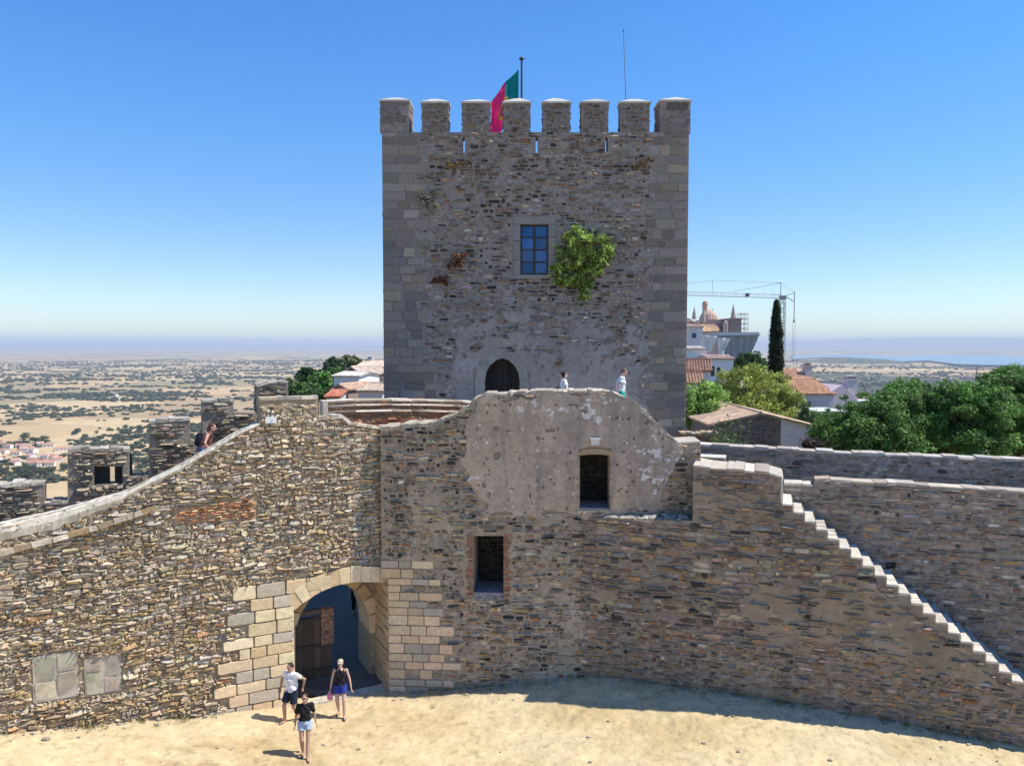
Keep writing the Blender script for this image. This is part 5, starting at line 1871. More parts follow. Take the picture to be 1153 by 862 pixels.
def house_at(root, w, d, h, rh, axis='y', wall=WHT, roof=(.46, .25, .14), wins=(), chims=(), over=.25, base=-4.0, wallmat=None, doors=()):
    """local coordinates: front is -y; ridge along axis"""
    mb = MB()
    f0 = Frame((-w / 2, -d / 2), 0)
    holes = [[(a, b), (a + ww, b), (a + ww, b + hh), (a, b + hh)] for a, b, ww, hh in wins]
    if axis == 'y':
        o = [(0, base), (w, base), (w, h), (w / 2, h + rh), (0, h)]
        mb.prism(f0, [o] + holes, -.35, 0, wall)
        fb = Frame((w / 2, d / 2), 180)
        mb.prism(fb, [o], -.35, 0, wall)
        mb.box((-w / 2, -d / 2 + .352, base), (-w / 2 + .35, d / 2 - .352, h), wall)
        mb.box((w / 2 - .35, -d / 2 + .352, base), (w / 2, d / 2 - .352, h), wall)
    else:
        mb.prism(f0, [[(0, base), (w, base), (w, h), (0, h)]] + holes, -.35, 0, wall)
        mb.box((-w / 2, d / 2 - .35, base), (w / 2, d / 2, h), wall)
        o = [(0, base), (d - .704, base), (d - .704, h + .05), ((d - .704) / 2, h + rh - .03), (0, h + .05)]
        mb.prism(Frame((w / 2, -d / 2 + .352), 90), [o], -.35, 0, wall)
        mb.prism(Frame((-w / 2, d / 2 - .352), -90), [o], -.35, 0, wall)
    wl_ = mb.build('wall', wallmat or M_WHITE, root, local=True)
    for (a, b, ww, hh) in wins:
        fm_ = MB()
        c = (.10, .075, .06)
        fm_.fbox(f0, a, a + .07, b, b + hh, -.2, -.08, c); fm_.fbox(f0, a + ww - .07, a + ww, b, b + hh, -.2, -.08, c)
        fm_.fbox(f0, a + .07, a + ww - .07, b, b + .07, -.2, -.08, c); fm_.fbox(f0, a + .07, a + ww - .07, b + hh - .07, b + hh, -.2, -.08, c)
        fm_.fbox(f0, a + ww / 2 - .03, a + ww / 2 + .03, b + .07, b + hh - .07, -.19, -.085, c)
        fo_ = fm_.build('window', M_WOOD, root, local=True)
        g_ = MB(); g_.fbox(f0, a + .02, a + ww - .02, b + .02, b + hh - .02, -.17, -.14, (.03, .04, .05)); g_.build('pane', M_GLASS, fo_, local=True)
    rf = MB()
    if axis == 'y':
        k = rh / (w / 2)
        for s in (-1, 1):
            e = (s * (w / 2 + over), h - over * k)
            a, b = (-d / 2 - over, d / 2 + over) if s > 0 else (d / 2 + over, -d / 2 - over)
            tile_roof(rf, (e[0], a, e[1] + .05), (e[0], b, e[1] + .05), (0, b, h + rh + .05), (0, a, h + rh + .05), col=roof)
        rf.tube((0, -d / 2 - over, h + rh + .1), (0, d / 2 + over, h + rh + .1), .10, .10, 8, np.array(roof) * 1.1)
    else:
        k = rh / (d / 2)
        for s in (-1, 1):
            e = (s * (d / 2 + over), h - over * k)
            a, b = (w / 2 + over, -w / 2 - over) if s > 0 else (-w / 2 - over, w / 2 + over)
            tile_roof(rf, (a, e[0], e[1] + .05), (b, e[0], e[1] + .05), (b, 0, h + rh + .05), (a, 0, h + rh + .05), col=roof)
        rf.tube((-w / 2 - over, 0, h + rh + .1), (w / 2 + over, 0, h + rh + .1), .10, .10, 8, np.array(roof) * 1.1)
    ro = rf.build('roof', M_TILE, root, local=True)
    for (x, y, s, z0, z1, c) in chims:
        cm = MB()
        cm.box((x - s, y - s, z0), (x + s, y + s, z1), c)
        cm.box((x - s - .07, y - s - .07, z1), (x + s + .07, y + s + .07, z1 + .1), c)
        for q in (-1, 0, 1):
            cm.box((x + q * s * .75 - .08, y - .12, z1 + .1), (x + q * s * .75 + .08, y + .12, z1 + .32), np.array(c) * .6)
        cm.box((x - s - .05, y - s * .9, z1 + .32), (x + s + .05, y + s * .9, z1 + .4), c)
        cm.build('chimney', M_WHITE, ro, local=True)
    return root


def pxhouse(name, label, cat, x0, x1, yeave, yapex, Y, d, group=None, rz=0, **kw):
    a, b = at(x0, yeave, Y), at(x1, yeave, Y)
    w = b[0] - a[0]
    cx = (a[0] + b[0]) / 2
    zb = -0.4
    o = thing(name, label, cat, (cx, Y + d / 2, zb), rz, group)
    house_at(o, w, d, a[2] - zb, at(x0, yapex, Y)[2] - a[2], **kw)
    return o


# barn just outside the parapet: slate gable, right third whitewashed
barn = pxhouse('barn', 'low barn with a slate gable partly whitewashed and a pale tiled roof', 'barn', 801, 909, 478, 466, 46, 9, axis='y', wall=(.24, .21, .20), roof=(.52, .38, .27), wallmat=M_SHADE)
bw_ = at(909, 478, 46)[0] - at(801, 478, 46)[0]
bh = at(801, 478, 46)[2] + .4
fb_ = Frame((-bw_ / 2, -4.5), 0)
sl2 = MB()
R = courses(rng, (0, bw_, 2.0, bh + 1), (.06, .13), (.2, .6), .02, .03, .2)
R = keep(R, [(0, 2), (bw_ * .72, 2), (bw_ * .72, bh + .30), (bw_ / 2, bh + .6), (0, bh)], (), .02)
stones(sl2, fb_, R, rng, .02 + .03 * rng.random(len(R)), pal(rng, len(R), [(.20, .175, .17), (.26, .235, .225), (.12, .105, .10)], [1, .7, .4], .15), expo=.45, jit=.12)
sl2.build('stonework', M_SHADE, barn, local=True)
ww_ = MB()
ww_.prism(fb_, [[(bw_ * .725, 1.5), (bw_, 1.5), (bw_, bh - .02), (bw_ * .725, bh + .33)]], -.02, .05, (.72, .70, .70))
ww_.build('whitewash', M_WHITE, barn, local=True)
# broken low wall left of the barn
rwl = thing('ruined_wall', 'low broken rust brown stone wall at the foot of the keep', 'wall', at(800, 505, 31))
fr_ = Frame(at(762, 500, 31), -4)
o_ = fr_.pxs([(766, 510), (766, 488), (790, 489), (803, 487.5), (812, 491), (822, 496), (827, 503), (827, 510)])
o_ = [(a, max(b, 4.0)) for a, b in o_]
o_[0] = (o_[0][0], -.4); o_[-1] = (o_[-1][0], -.4)
m_ = MB()
m_.prism(fr_, [o_[::-1]], -.6, 0, (.22, .15, .10))
R = courses(rng, (o_[0][0], o_[-1][0], 5.5, 8), (.06, .14), (.12, .35), .014, .04, .2)
R = keep(R, o_, (), .01)
stones(m_, fr_, R, rng, .02 + .05 * rng.random(len(R)), pal(rng, len(R), [(.30, .17, .09), (.24, .17, .12), (.34, .26, .18)], [1, .7, .4], .2), expo=.6, jit=.2)
capstones(m_, fr_, o_[1:-1], -.6, .05, rng, [(.44, .33, .20), (.40, .32, .24)], .07, (.12, .35), hj=.6)
m_.build('stonework', M_STONE, rwl)

ph = pxhouse('pink_house', 'pink walled house with an orange tiled roof and a tall chimney', 'house', 892, 934, 443.5, 429, 78, 9, axis='x', wall=LILAC, roof=(.56, .31, .18), wins=((.22, 4.7, .42, .8), (.85, 4.6, .45, .85)), rz=math.radians(8), over=.2)
wy = at(893, 443.5, 78)[2] + .4
ext = MB()
e0, e1 = at(934, 440, 79)[0] - ph.location[0], at(962, 440, 79)[0] - ph.location[0]
ext.prism(Frame((e0 - 2.4, -4.3), 0), [[(0, -3), (e1 - e0 + 2.4, -3), (e1 - e0 + 2.4, wy - .9), (3.0, wy + .9), (1.2, wy - .1), (0, wy - .6)]], -4.5, 0, (.60, .50, .51))
ext.build('side_wing', M_WHITE, ph, local=True)
ch = MB()
c0 = at(955, 440, 79)[0] - ph.location[0]
zc = at(955, 428, 79)[2] + .4
ch.box((c0 - .52, -4.0, wy - 3), (c0 + .52, -3.0, zc), (.58, .53, .53))
ch.box((c0 - .6, -4.08, zc), (c0 + .6, -2.92, zc + .1), (.58, .53, .53))
for q in (-.42, -.14, .14, .42):
    ch.box((c0 + q - .07, -3.9, zc + .1), (c0 + q + .07, -3.1, zc + .38), (.45, .40, .40))
ch.box((c0 - .55, -3.95, zc + .38), (c0 + .55, -3.05, zc + .46), (.58, .53, .53))
ch.build('chimney', M_WHITE, ph, local=True)
lowb = thing('green_outhouse', 'pale green low outhouse in front of the pink house', 'outhouse', (*at(925, 470, 70)[:2], -.4))
a, b = at(901, 464, 70), at(950, 463, 70)
m_ = MB(); m_.box((a[0], 70, -.4), (b[0], 74, a[2]), GRN); m_.box((a[0] - .15, 69.85, a[2]), (b[0] + .15, 74.15, a[2] + .12), (.60, .62, .60)); m_.build('wall', M_WHITE, lowb)
m_ = MB(); m_.box((a[0] + 1.1, 69.94, 1.6), (a[0] + 1.9, 70.05, 2.9), (.2, .17, .15)); m_.build('shutter', M_WOOD, lowb)
pxhouse('tiled_house', 'small house with orange roof right behind the cypress', 'house', 882, 908, 428.5, 417.5, 92, 7, axis='x', wall=(.62, .57, .55), roof=(.52, .30, .18), chims=((2.1, -1.6, .42, 4, 8.9 - .3, (.48, .42, .41)),), rz=math.radians(10))
for k, (x0, x1, yt, Y, lb) in enumerate(((963, 981, 452, 125, 'white flat roofed hut above the left edge of the big trees'), (982, 993, 448.5, 128, 'little white domed tank beside the flat roofed hut'))):
    a, b = at(x0, yt, Y), at(x1, yt, Y)
    o = thing('white_hut' if k == 0 else 'white_tank', lb, 'hut' if k == 0 else 'tank', ((a[0] + b[0]) / 2, Y, land_z(np.array(a[0]), np.array(Y)).item()))
    m_ = MB()
    if k == 0:
        m_.box((a[0], Y, -6), (b[0], Y + 3, a[2]), WHT)
        m_.box((a[0] - .1, Y - .1, a[2]), (b[0] + .1, Y + 3.1, a[2] + .15), WHT)
    else:
        m_.lathe(((a[0] + b[0]) / 2, Y + .8, -6), [(.8, 0), (.8, a[2] + 5.5), (.7, a[2] + 6.2), (.35, a[2] + 6.8), (.12, a[2] + 7.0), (.1, a[2] + 7.3)], 14, WHT)
    m_.build('wall', M_WHITE, o)

# ------------------------------------------------------------------ village by the church
pxhouse('white_house', 'tall white house left of the church scaffold', 'house', 764, 796, 393, 391, 104, 8, axis='x', roof=(.60, .52, .46), wins=())
wh2 = pxhouse('white_house', 'low white house with two dark doorways below the church', 'house', 799, 826, 404, 401, 98, 6, axis='x', roof=(.50, .36, .29), wins=((.15, 7.2, .5, 1.3), (.95, 7.0, .45, 1.3)))
pxhouse('tiled_house', 'brown tiled house close against the right side of the keep', 'house', 760, 806, 417, 406, 72, 6, axis='x', wall=(.66, .60, .58), roof=(.20, .11, .08), rz=math.radians(-12))
pxhouse('tiled_house', 'low tiled house with pale eaves below the brown one', 'house', 758, 795, 431, 421, 66, 5, axis='x', wall=(.66, .60, .57), roof=(.25, .14, .09), rz=math.radians(-10))
CHY = 140.0
cz = lambda y, Y=CHY: float(at(800, y, Y)[2])
cxx = lambda x, Y=CHY: float(at(x, 390, Y)[0])
church = thing('church', 'old church with a tiled dome, brick lantern and stone pinnacles', 'church', (cxx(810), CHY + 6, -.4))
PK = (.50, .34, .28)
m_ = MB()
m_.box((cxx(774), CHY - 1, -3), (cxx(789.5), CHY + 9, cz(369)), (.66, .62, .62))
m_.box((cxx(773) - .2, CHY - 1.3, cz(369)), (cxx(790), CHY + 9, cz(367.3)), (.72, .68, .64))
m_.box((cxx(789.6), CHY + 1, -3), (cxx(821), CHY + 12, cz(372)), (.52, .42, .39))
m_.box((cxx(797), CHY + 4, cz(373)), (cxx(820), CHY + 10, cz(359)), (.50, .36, .31))
m_.build('wall', M_WHITE, church)
m_ = MB()
m_.box((cxx(821), CHY, -3), (cxx(834.5), CHY + 7, cz(359.5)), (.36, .27, .24))
m_.box((cxx(820.6), CHY - .25, cz(359.5)), (cxx(835.2), CHY + 7.2, cz(358)), (.42, .33, .29))
m_.build('bell_tower', M_STONE, church)
m_ = MB()
rd = (cxx(819.5) - cxx(797.5)) / 2
tt2 = np.linspace(0, 1, 15)
pf = [(float(np.interp(q, [0, .18, .5, .77, .95, 1], [1, .97, .84, .6, .3, .2])) * rd * (1 + .025 * (k % 2)), 1.95 * q) for k, q in enumerate(tt2)]
m_.lathe((cxx(808.5), CHY + 7, cz(359)), pf, 40, (.50, .36, .27))
vv_ = m_.V[-1]; n40 = np.arange(len(vv_)) % 40
cc_ = np.array([cxx(808.5), CHY + 7]); vv_[:, :2] = cc_ + (vv_[:, :2] - cc_) * (1 - .035 * (n40 % 2))[:, None]
m_.C[-1] = m_.C[-1] * np.exp(np.random.default_rng(3).normal(0, .16, (len(vv_), 1)))
m_.build('dome', M_TILE, church)
m_ = MB()
r_ = (cxx(807) - cxx(801)) / 2
m_.lathe((cxx(804), CHY + 7, cz(351)), [(r_, 0), (r_, 1.6), (r_ * 1.18, 1.65), (r_ * 1.18, 1.8), (r_ * .9, 1.9), (r_ * .9, 2.2), (r_ * .4, 2.35)], 14, (.52, .29, .23))
m_.build('lantern', M_BRICK, church)
for x, yt, yb, Yo in ((782.8, 345.5, 359, 1), (792.5, 343.5, 362, 0.5), (817.5, 344, 358, 10), (776.5, 348, 361, 5), (830.5, 342, 359, 3)):
    m_ = MB(); w2 = .42 if x != 830.5 else .55
    m_.lathe((cxx(x), CHY + Yo, cz(yb)), [(w2, 0), (w2, .35), (w2 * .85, .4), (w2 * .75, 1.0), (w2 * .3, (cz(yt) - cz(yb)) * .8), (.05, cz(yt) - cz(yb))], 8, (.46, .36, .32))
    m_.build('pinnacle', M_STONE, church)
m_ = MB()
tile_roof(m_, (cxx(788), CHY + .5, cz(373)), (cxx(815), CHY + .5, cz(373)), (cxx(811), CHY + 5, cz(362)), (cxx(794), CHY + 5, cz(362)), col=(.55, .38, .24))
tile_roof(m_, (cxx(772), CHY - 1.4, cz(368)), (cxx(790), CHY - 1.4, cz(368)), (cxx(780), CHY + 4, cz(357.5)), (cxx(772), CHY + 4, cz(358)), col=(.48, .33, .24))
m_.build('roof', M_TILE, church)
m_ = MB()
r_ = (cxx(820.5) - cxx(814)) / 2
m_.lathe((cxx(817.3), CHY + .2, -2), [(r_, 0), (r_, cz(364) + 2), (r_ * .8, cz(362) + 2), (r_ * .3, cz(361) + 2)], 14, (.58, .42, .35))
m_.build('turret', M_BRICK, church)
m_ = MB()
a, b = cxx(777.6), cxx(782)
m_.box((a, CHY - 1.06, cz(380.5)), (b, CHY - .98, cz(375)), (.06, .06, .10))
m_.build('window', M_GLASS, church)
scf = thing('scaffold', 'grey tube scaffold against the church bell tower', 'scaffold', (cxx(839), CHY + 3, -.4))
m_ = MB()
for x in (835.5, 840, 844.5):
    for yy in (CHY + 1.5, CHY + 3.2):
        m_.tube((cxx(x), yy, -.4), (cxx(x), yy, cz(351.5)), .055, .055, 5, (.42, .42, .43))
for y in (353, 358.5, 364, 369.5, 375):
    for yy in (CHY + 1.5, CHY + 3.2):
        m_.tube((cxx(834.5), yy, cz(y)), (cxx(845), yy, cz(y)), .05, .05, 5, (.42, .42, .43))
    m_.box((cxx(835), CHY + 1.6, cz(y) - .06), (cxx(844.8), CHY + 3.1, cz(y)), (.40, .36, .30))
m_.build('tubes', M_METAL, scf)
TY = 118.0
tarp = thing('tarpaulin', 'big blue grey sheet wrapped round the building site by the church', 'tarpaulin', (cxx(832, TY), TY + 3, -.4))
m_ = MB()
x0, x1 = cxx(808, TY), cxx(854, TY); xb = cxx(846, TY)
zt, zb_ = cz(378, TY), cz(404, TY)
nu, nv = 50, 18
s, t = np.meshgrid(np.linspace(0, 1, nu), np.linspace(0, 1, nv), indexing='ij')
xl = x0 + (cxx(812, TY) - x0) * (1 - t); xr = xb + (x1 - xb) * t
Xs = xl + (xr - xl) * s
Zs = zb_ + (zt - zb_) * t
Ys = TY + .25 * np.sin(s * 33 + t * 4) * (1 - t * .5) + .3 * (fbm(s * 9, t * 5, 5) - .5) + (1 - t) * 1.2
i = np.arange(nu * nv).reshape(nu, nv)
m_.add(np.stack([Xs, Ys, Zs], -1), np.stack([i[:-1, :-1], i[1:, :-1], i[1:, 1:], i[:-1, 1:]], -1).reshape(-1, 4), (.36, .40, .47))
so_ = m_.build('sheet', M_TARP, tarp, smooth=True); so_.modifiers.new('thickness', 'SOLIDIFY').thickness = .03
m_ = MB()
m_.box((x0 - .2, TY - .5, zt), (x1 + .1, TY + 6, zt + .22), (.52, .53, .56))
m_.box((x0 - .1, TY - .3, zt + .22), (x1, TY + 6, zt + .55), (.60, .58, .56))
m_.build('top_board', M_TARP, tarp)
for k, (pts_, lb) in enumerate(((((787.5, 377), (807, 378.5), (801, 398), (790, 391)), 'white slanting sheet left of the big tarpaulin'), (((808, 380), (822, 381), (815, 402), (811, 402)), 'narrow white sheet hanging over the big tarpaulin'))):
    o = thing('dust_sheet', lb, 'dust sheet', (cxx(pts_[0][0], 114), 114, -.4))
    q = [np.array([cxx(x, 114), 114 + .6 * (y > 385), cz(y, 114)]) for x, y in pts_]
    m_ = MB(); n = 14
    s, t = np.meshgrid(np.linspace(0, 1, n), np.linspace(0, 1, n), indexing='ij'); s, t = s[..., None], t[..., None]
    P_ = (q[0] * (1 - s) + q[1] * s) * (1 - t) + (q[3] * (1 - s) + q[2] * s) * t
    P_[..., 1] += .2 * np.sin(P_[..., 0] * 5)
    i = np.arange(n * n).reshape(n, n)
    m_.add(P_.reshape(-1, 3), np.stack([i[:-1, :-1], i[1:, :-1], i[1:, 1:], i[:-1, 1:]], -1).reshape(-1, 4), (.66, .66, .68))
    m_.build('sheet', M_TARP, o, smooth=True).modifiers.new('thickness', 'SOLIDIFY').thickness = .03
# ------------------------------------------------------------------ tower crane
CRY = 155.0
crane = thing('tower_crane', 'pale tower crane with a long jib reaching left over the village', 'crane', (cxx(880, CRY), CRY, -.4))
KC = (.52, .53, .52)
X_ = lambda x: cxx(x, CRY)
Z_ = lambda y: cz(y, CRY)


def truss(mb, p0, p1, wd, hd, n, rc=.06, rb=.035, tri=False):
    p0, p1 = np.array(p0, float), np.array(p1, float)
    d = (p1 - p0) / np.linalg.norm(p1 - p0)
    if abs(d[2]) > .9:
        a, b = np.array([1., 0, 0]), np.array([0, 1., 0])
    else:
        a, b = np.array([0, 1., 0]), np.array([0, 0, 1.])
    cs = [(-1, -1), (1, -1), (1, 1), (-1, 1)] if not tri else [(-1, -1), (1, -1), (0, 1)]
    off = [a * c[0] * wd / 2 + b * c[1] * hd / 2 for c in cs]
    for o in off:
        mb.tube(p0 + o, p1 + o, rc, rc, 5, KC)
    for k in range(n):
        q0, q1 = p0 + (p1 - p0) * k / n, p0 + (p1 - p0) * (k + 1) / n
        for j in range(len(off)):
            j2 = (j + 1) % len(off)
            A, B = (off[j], off[j2]) if k % 2 else (off[j2], off[j])
            mb.tube(q0 + A, q1 + B, rb, rb, 4, KC)


m_ = MB(); truss(m_, (X_(880), CRY, -3), (X_(880), CRY, Z_(334)), .85, .85, 26, .09, .05); m_.build('mast', M_METAL, crane)
m_ = MB(); truss(m_, (X_(878), CRY, Z_(333.5)), (X_(700), CRY, Z_(328)), .9, .7, 44, .06, .035, True); m_.build('jib', M_METAL, crane)
m_ = MB()
m_.tube((X_(878), CRY, Z_(334)), (X_(878), CRY, Z_(318)), .10, .08, 6, KC); m_.tube((X_(873), CRY, Z_(318.3)), (X_(879), CRY, Z_(318.3)), .06, .06, 5, KC)
m_.build('apex', M_METAL, crane)
m_ = MB()
m_.tube((X_(884), CRY, Z_(334)), (X_(893.5), CRY, Z_(339.5)), .11, .11, 6, KC); m_.tube((X_(884), CRY, Z_(333.2)), (X_(893.5), CRY, Z_(329)), .08, .08, 6, KC)
m_.tube((X_(893.5), CRY, Z_(328)), (X_(893.5), CRY, Z_(361)), .085, .085, 6, (.30, .31, .32)); m_.tube((X_(893.5), CRY, Z_(360)), (X_(893.5), CRY, Z_(363)), .2, .16, 8, (.2, .2, .2))
m_.build('counter_jib', M_METAL, crane)
m_ = MB()
for (xa, ya, xb_, yb_) in ((878, 318.3, 801, 315.5), (801, 315.5, 760, 322), (801, 315.5, 802, 331), (878, 318.5, 893.5, 328.5), (878, 318.5, 825, 328), (892.5, 362, 892.3, 410), (895, 362, 894.6, 410), (884, 340, 884.5, 400)):
    m_.tube((X_(xa), CRY, Z_(ya)), (X_(xb_), CRY, Z_(yb_)), .035, .035, 4, (.35, .36, .37))
m_.build('cable', M_METAL, crane)
m_ = MB(); m_.box((X_(839), CRY - .5, Z_(333.5)), (X_(842), CRY + .5, Z_(330.2)), (.12, .12, .13)); m_.build('trolley', M_METAL, crane)
m_ = MB(); m_.box((X_(877), CRY - .55, Z_(337)), (X_(883.5), CRY + .55, Z_(332.8)), (.32, .33, .33)); m_.build('slewing_ring', M_METAL, crane)
# ================================================================== trees and bushes near the walls
vr = np.random.default_rng(909)


def tree(name, label, cat, base, crowns, col, ncl, per, size, trunk=.22, group=None, clr=.8, up=.45, lj=.22, cj=.25, limbs=9, flat=.15):
    """base: foot of the trunk; crowns: list of (centre, radii) lobes, in world coordinates"""
    o = thing(name, label, cat, base, 0, group)
    mb = MB()
    base = np.array(base, float)
    tot = sum(r[0] * r[2] for c, r in crowns)
    allc = []
    for c, r in crowns:
        n = max(4, int(ncl * r[0] * r[2] / tot))
        P_ = blob_pts(vr, n, c, r, .72)
        allc.append(P_)
        leaf_cloud(mb, P_, clr * vr.uniform(.6, 1.25, n), per, size, vr, col, cj, lj, flat, up=up)
        ns_ = n // 2
        d_ = vr.normal(0, 1, (ns_, 3)); d_[:, 2] = np.abs(d_[:, 2]); d_ /= np.linalg.norm(d_, axis=1)[:, None]
        leaf_cloud(mb, np.array(c) + d_ * np.array(r) * vr.uniform(1.0, 1.22, (ns_, 1)), clr * .42, max(8, per // 6), size, vr, np.array(col) * 1.1, cj, lj, flat, up=up)
    mb.build('crown', M_LEAF, o)
    tb = MB()
    mid = np.mean([c for c, r in crowns], 0)
    low = min(c[2] - r[2] for c, r in crowns)
    hub = np.array([base[0] * .6 + mid[0] * .4, base[1] * .6 + mid[1] * .4, max(base[2] + .5, low + .3)])
    k1 = (base + hub) / 2 + vr.normal(0, .12, 3) * np.array([1, 1, 0])
    tb.path([base - np.array([0, 0, .3]), k1, hub], [trunk * 1.25, trunk, trunk * .85], 9)
    P_ = np.concatenate(allc)
    for q in P_[vr.choice(len(P_), min(limbs, len(P_)), replace=False)]:
        m1 = hub + (q - hub) * .5 + vr.normal(0, .25, 3) + np.array([0, 0, .2])
        tb.path([hub, m1, q], [trunk * .5, trunk * .3, trunk * .08], 6)
        for e in range(2):
            q2 = q + vr.normal(0, .5, 3)
            tb.path([m1, (m1 + q2) / 2 + vr.normal(0, .1, 3), q2], [trunk * .22, trunk * .14, .02], 5)
    tb.build('trunk', M_BARK, o)
    return o


def lob(x, y, Y, rx, rz, ry=None):
    s = Y / FPX
    return (at(x, y, Y), (rx * s, (ry or rx) * s, rz * s))


GRN_T = (.122, .232, .052)
def big(label, foot_px, Y, lobes):
    f = at(foot_px, 480, Y)
    return tree('broadleaf_tree', label, 'tree', (f[0], f[1], -.4), [lob(x, y, Y + dy, rx, rz) for x, y, dy, rx, rz in lobes], GRN_T, 190, 230, .085, .2, 'big green trees beyond the parapet', clr=.62, flat=.35)


big('big green tree nearest the pink house, lowest of the row beyond the parapet', 985, 40, [(975, 482, 0, 48, 32), (945, 492, 0, 27, 22), (1008, 470, .5, 32, 27), (1012, 450, 1, 20, 14), (990, 500, -.5, 45, 20)])
big('green tree with a pointed top between the lowest and the middle tree', 1042, 44, [(1030, 468, 0, 36, 30), (1022, 446, .5, 24, 16), (1042, 496, 0, 40, 24)])
big('broad green tree in the middle of the row beyond the parapet', 1092, 41, [(1085, 470, 0, 50, 36), (1068, 452, .5, 28, 20), (1106, 455, 0, 32, 24), (1088, 500, -.4, 48, 22), (1062, 445, 0, 18, 12)])
big('tallest green tree of the row, cut by the right edge of the picture', 1150, 43, [(1150, 455, 0, 44, 36), (1135, 437, .5, 34, 18), (1165, 428, 0, 42, 16), (1148, 495, 0, 46, 26), (1128, 424, 1.5, 16, 7)])
big('green tree behind the others at the right edge, its top highest', 1195, 47, [(1190, 455, 0, 50, 40), (1180, 428, 0, 36, 16), (1195, 495, 0, 46, 28)])


def bush(name, label, cat, foot, Y, lobes, col, ncl, per, size, base=None, **kw):
    f = at(foot[0], foot[1], Y)
    return tree(name, label, cat, (f[0], f[1], f[2] if base is None else base), [lob(x, y, Y + dy, rx, rz) for x, y, dy, rx, rz in lobes], col, ncl, per, size, **kw)


bush('round_bush', 'round light green tree touching the right edge of the keep', 'tree', (793, 480), 52, [(792, 456, 0, 24, 24), (783, 446, 0, 16, 13), (800, 444, 0, 14, 12), (797, 468, -.3, 24, 14), (776, 462, 0, 16, 20)], (.27, .42, .10), 120, 130, .085, base=-.4, trunk=.12, clr=.52)
bush('olive_tree', 'large olive green feathery tree behind the barn', 'tree', (858, 480), 60, [(845, 440, 0, 32, 26), (822, 432, .5, 18, 17), (868, 446, 0, 28, 24), (885, 458, -.5, 18, 18), (835, 456, -1, 34, 18), (872, 463, -1, 30, 12), (848, 425, 1, 20, 10)], (.36, .40, .09), 210, 150, .085, base=-.4, trunk=.16, clr=.55, up=.3)
bush('round_bush', 'small dark round tree just left of the cypress', 'tree', (843, 412), 108, [(843, 408, 0, 17, 9), (836, 409, 0, 10, 8), (852, 410, 0, 10, 7)], (.045, .10, .03), 60, 90, .22, base=-.4, trunk=.14, clr=.85)
bush('young_bush', 'thin pale green bush in front of the pink house', 'bush', (912, 478), 56, [(906, 468, 0, 5, 9), (915, 472, 0, 6, 10), (921, 476, 0, 6, 8), (907, 460, 0, 3, 5)], (.15, .21, .085), 34, 55, .10, base=-.4, trunk=.05, clr=.42)
bush('red_bush', 'small dark purple bush at the foot of the whitewashed barn end', 'bush', (914, 507), 37, [(914, 502, 0, 8, 6), (920, 505, 0, 6, 4)], (.05, .028, .035), 22, 60, .07, base=3.0, trunk=.05, clr=.26)
# cypress
CYY = 75.0
cyp = thing('cypress', 'tall dark slender cypress beside the crane mast', 'cypress', (*at(873, 430, CYY)[:2], -.4))
m_ = MB()
s = CYY / FPX
zt_, zb_ = at(873, 341, CYY)[2], at(873, 436, CYY)[2]
tt_ = vr.random(420) ** .85
wr = np.interp(tt_, [0, .06, .3, .6, .85, 1], [5.5, 7.8, 7.6, 6.0, 3.2, .6]) * s
aa = vr.uniform(0, 2 * PI, 420)
rr2 = wr * vr.uniform(.45, 1.0, 420)
P_ = np.stack([cyp.location[0] + rr2 * np.cos(aa), CYY + rr2 * np.sin(aa), zb_ + (zt_ - zb_) * tt_], 1)
leaf_cloud(m_, P_, .24, 46, .13, vr, (.030, .052, .022), .25, .2, -.8, up=.9, asp=.35)
m_.build('crown', M_LEAF, cyp)
m_ = MB(); m_.path([(cyp.location[0], CYY, -.5), (cyp.location[0], CYY, zb_ + 1), (cyp.location[0], CYY, zt_ - .6)], [.25, .2, .03], 8); m_.build('trunk', M_BARK, cyp)
# weeds on the parapet near the keep
for (x, y, n, Y, h_, lb) in ((822, 494, 26, 28.5, 1.15, 'tall pale green weeds standing in front of the barn gable'), (808, 500, 12, 28.2, .9, 'thin dry weeds left of the tall green weeds')):
    p0 = at(x, 505, Y)
    o = thing('weeds', lb, 'weeds', p0)
    m_ = MB()
    for k in range(n):
        q = p0 + np.array([vr.normal(0, .22), vr.normal(0, .2), -.3])
        tip = q + np.array([vr.normal(0, .14), vr.normal(0, .14), h_ * vr.uniform(.6, 1.2) + .2])
        m_.path([q, (q + tip) / 2 + np.array([vr.normal(0, .03), 0, 0]), tip], [.008, .007, .003], 4, (.16, .20, .09))
        cc = q + (tip - q) * vr.uniform(.3, 1, (7, 1))
        leaf_cloud(m_, cc, .07, 3, .055, vr, (.15, .20, .085), up=.2)
    m_.build('stems', M_LEAF, o)

# ------------------------------------------------------------------ the slope at the left: trees and white houses
def ltree(label, x, y, Y, rx, rz, col, n=60):
    s = Y / FPX
    c = at(x, y, Y)
    lobes = [(x, y, 0, rx, rz), (x - rx * .4, y + rz * .3, 0, rx * .6, rz * .7), (x + rx * .45, y + rz * .2, 0, rx * .6, rz * .7)]
    z = land_z(np.array(c[0]), np.array(c[1])).item()
    return tree('hillside_tree', label, 'tree', (c[0], c[1], min(z, c[2] - rz * s - .3)), [lob(a, b, Y + d, e, f) for a, b, d, e, f in lobes], col, n, 80, .0035 * Y * .8, .14, 'trees on the slope left of the keep', clr=rz * s * .42)


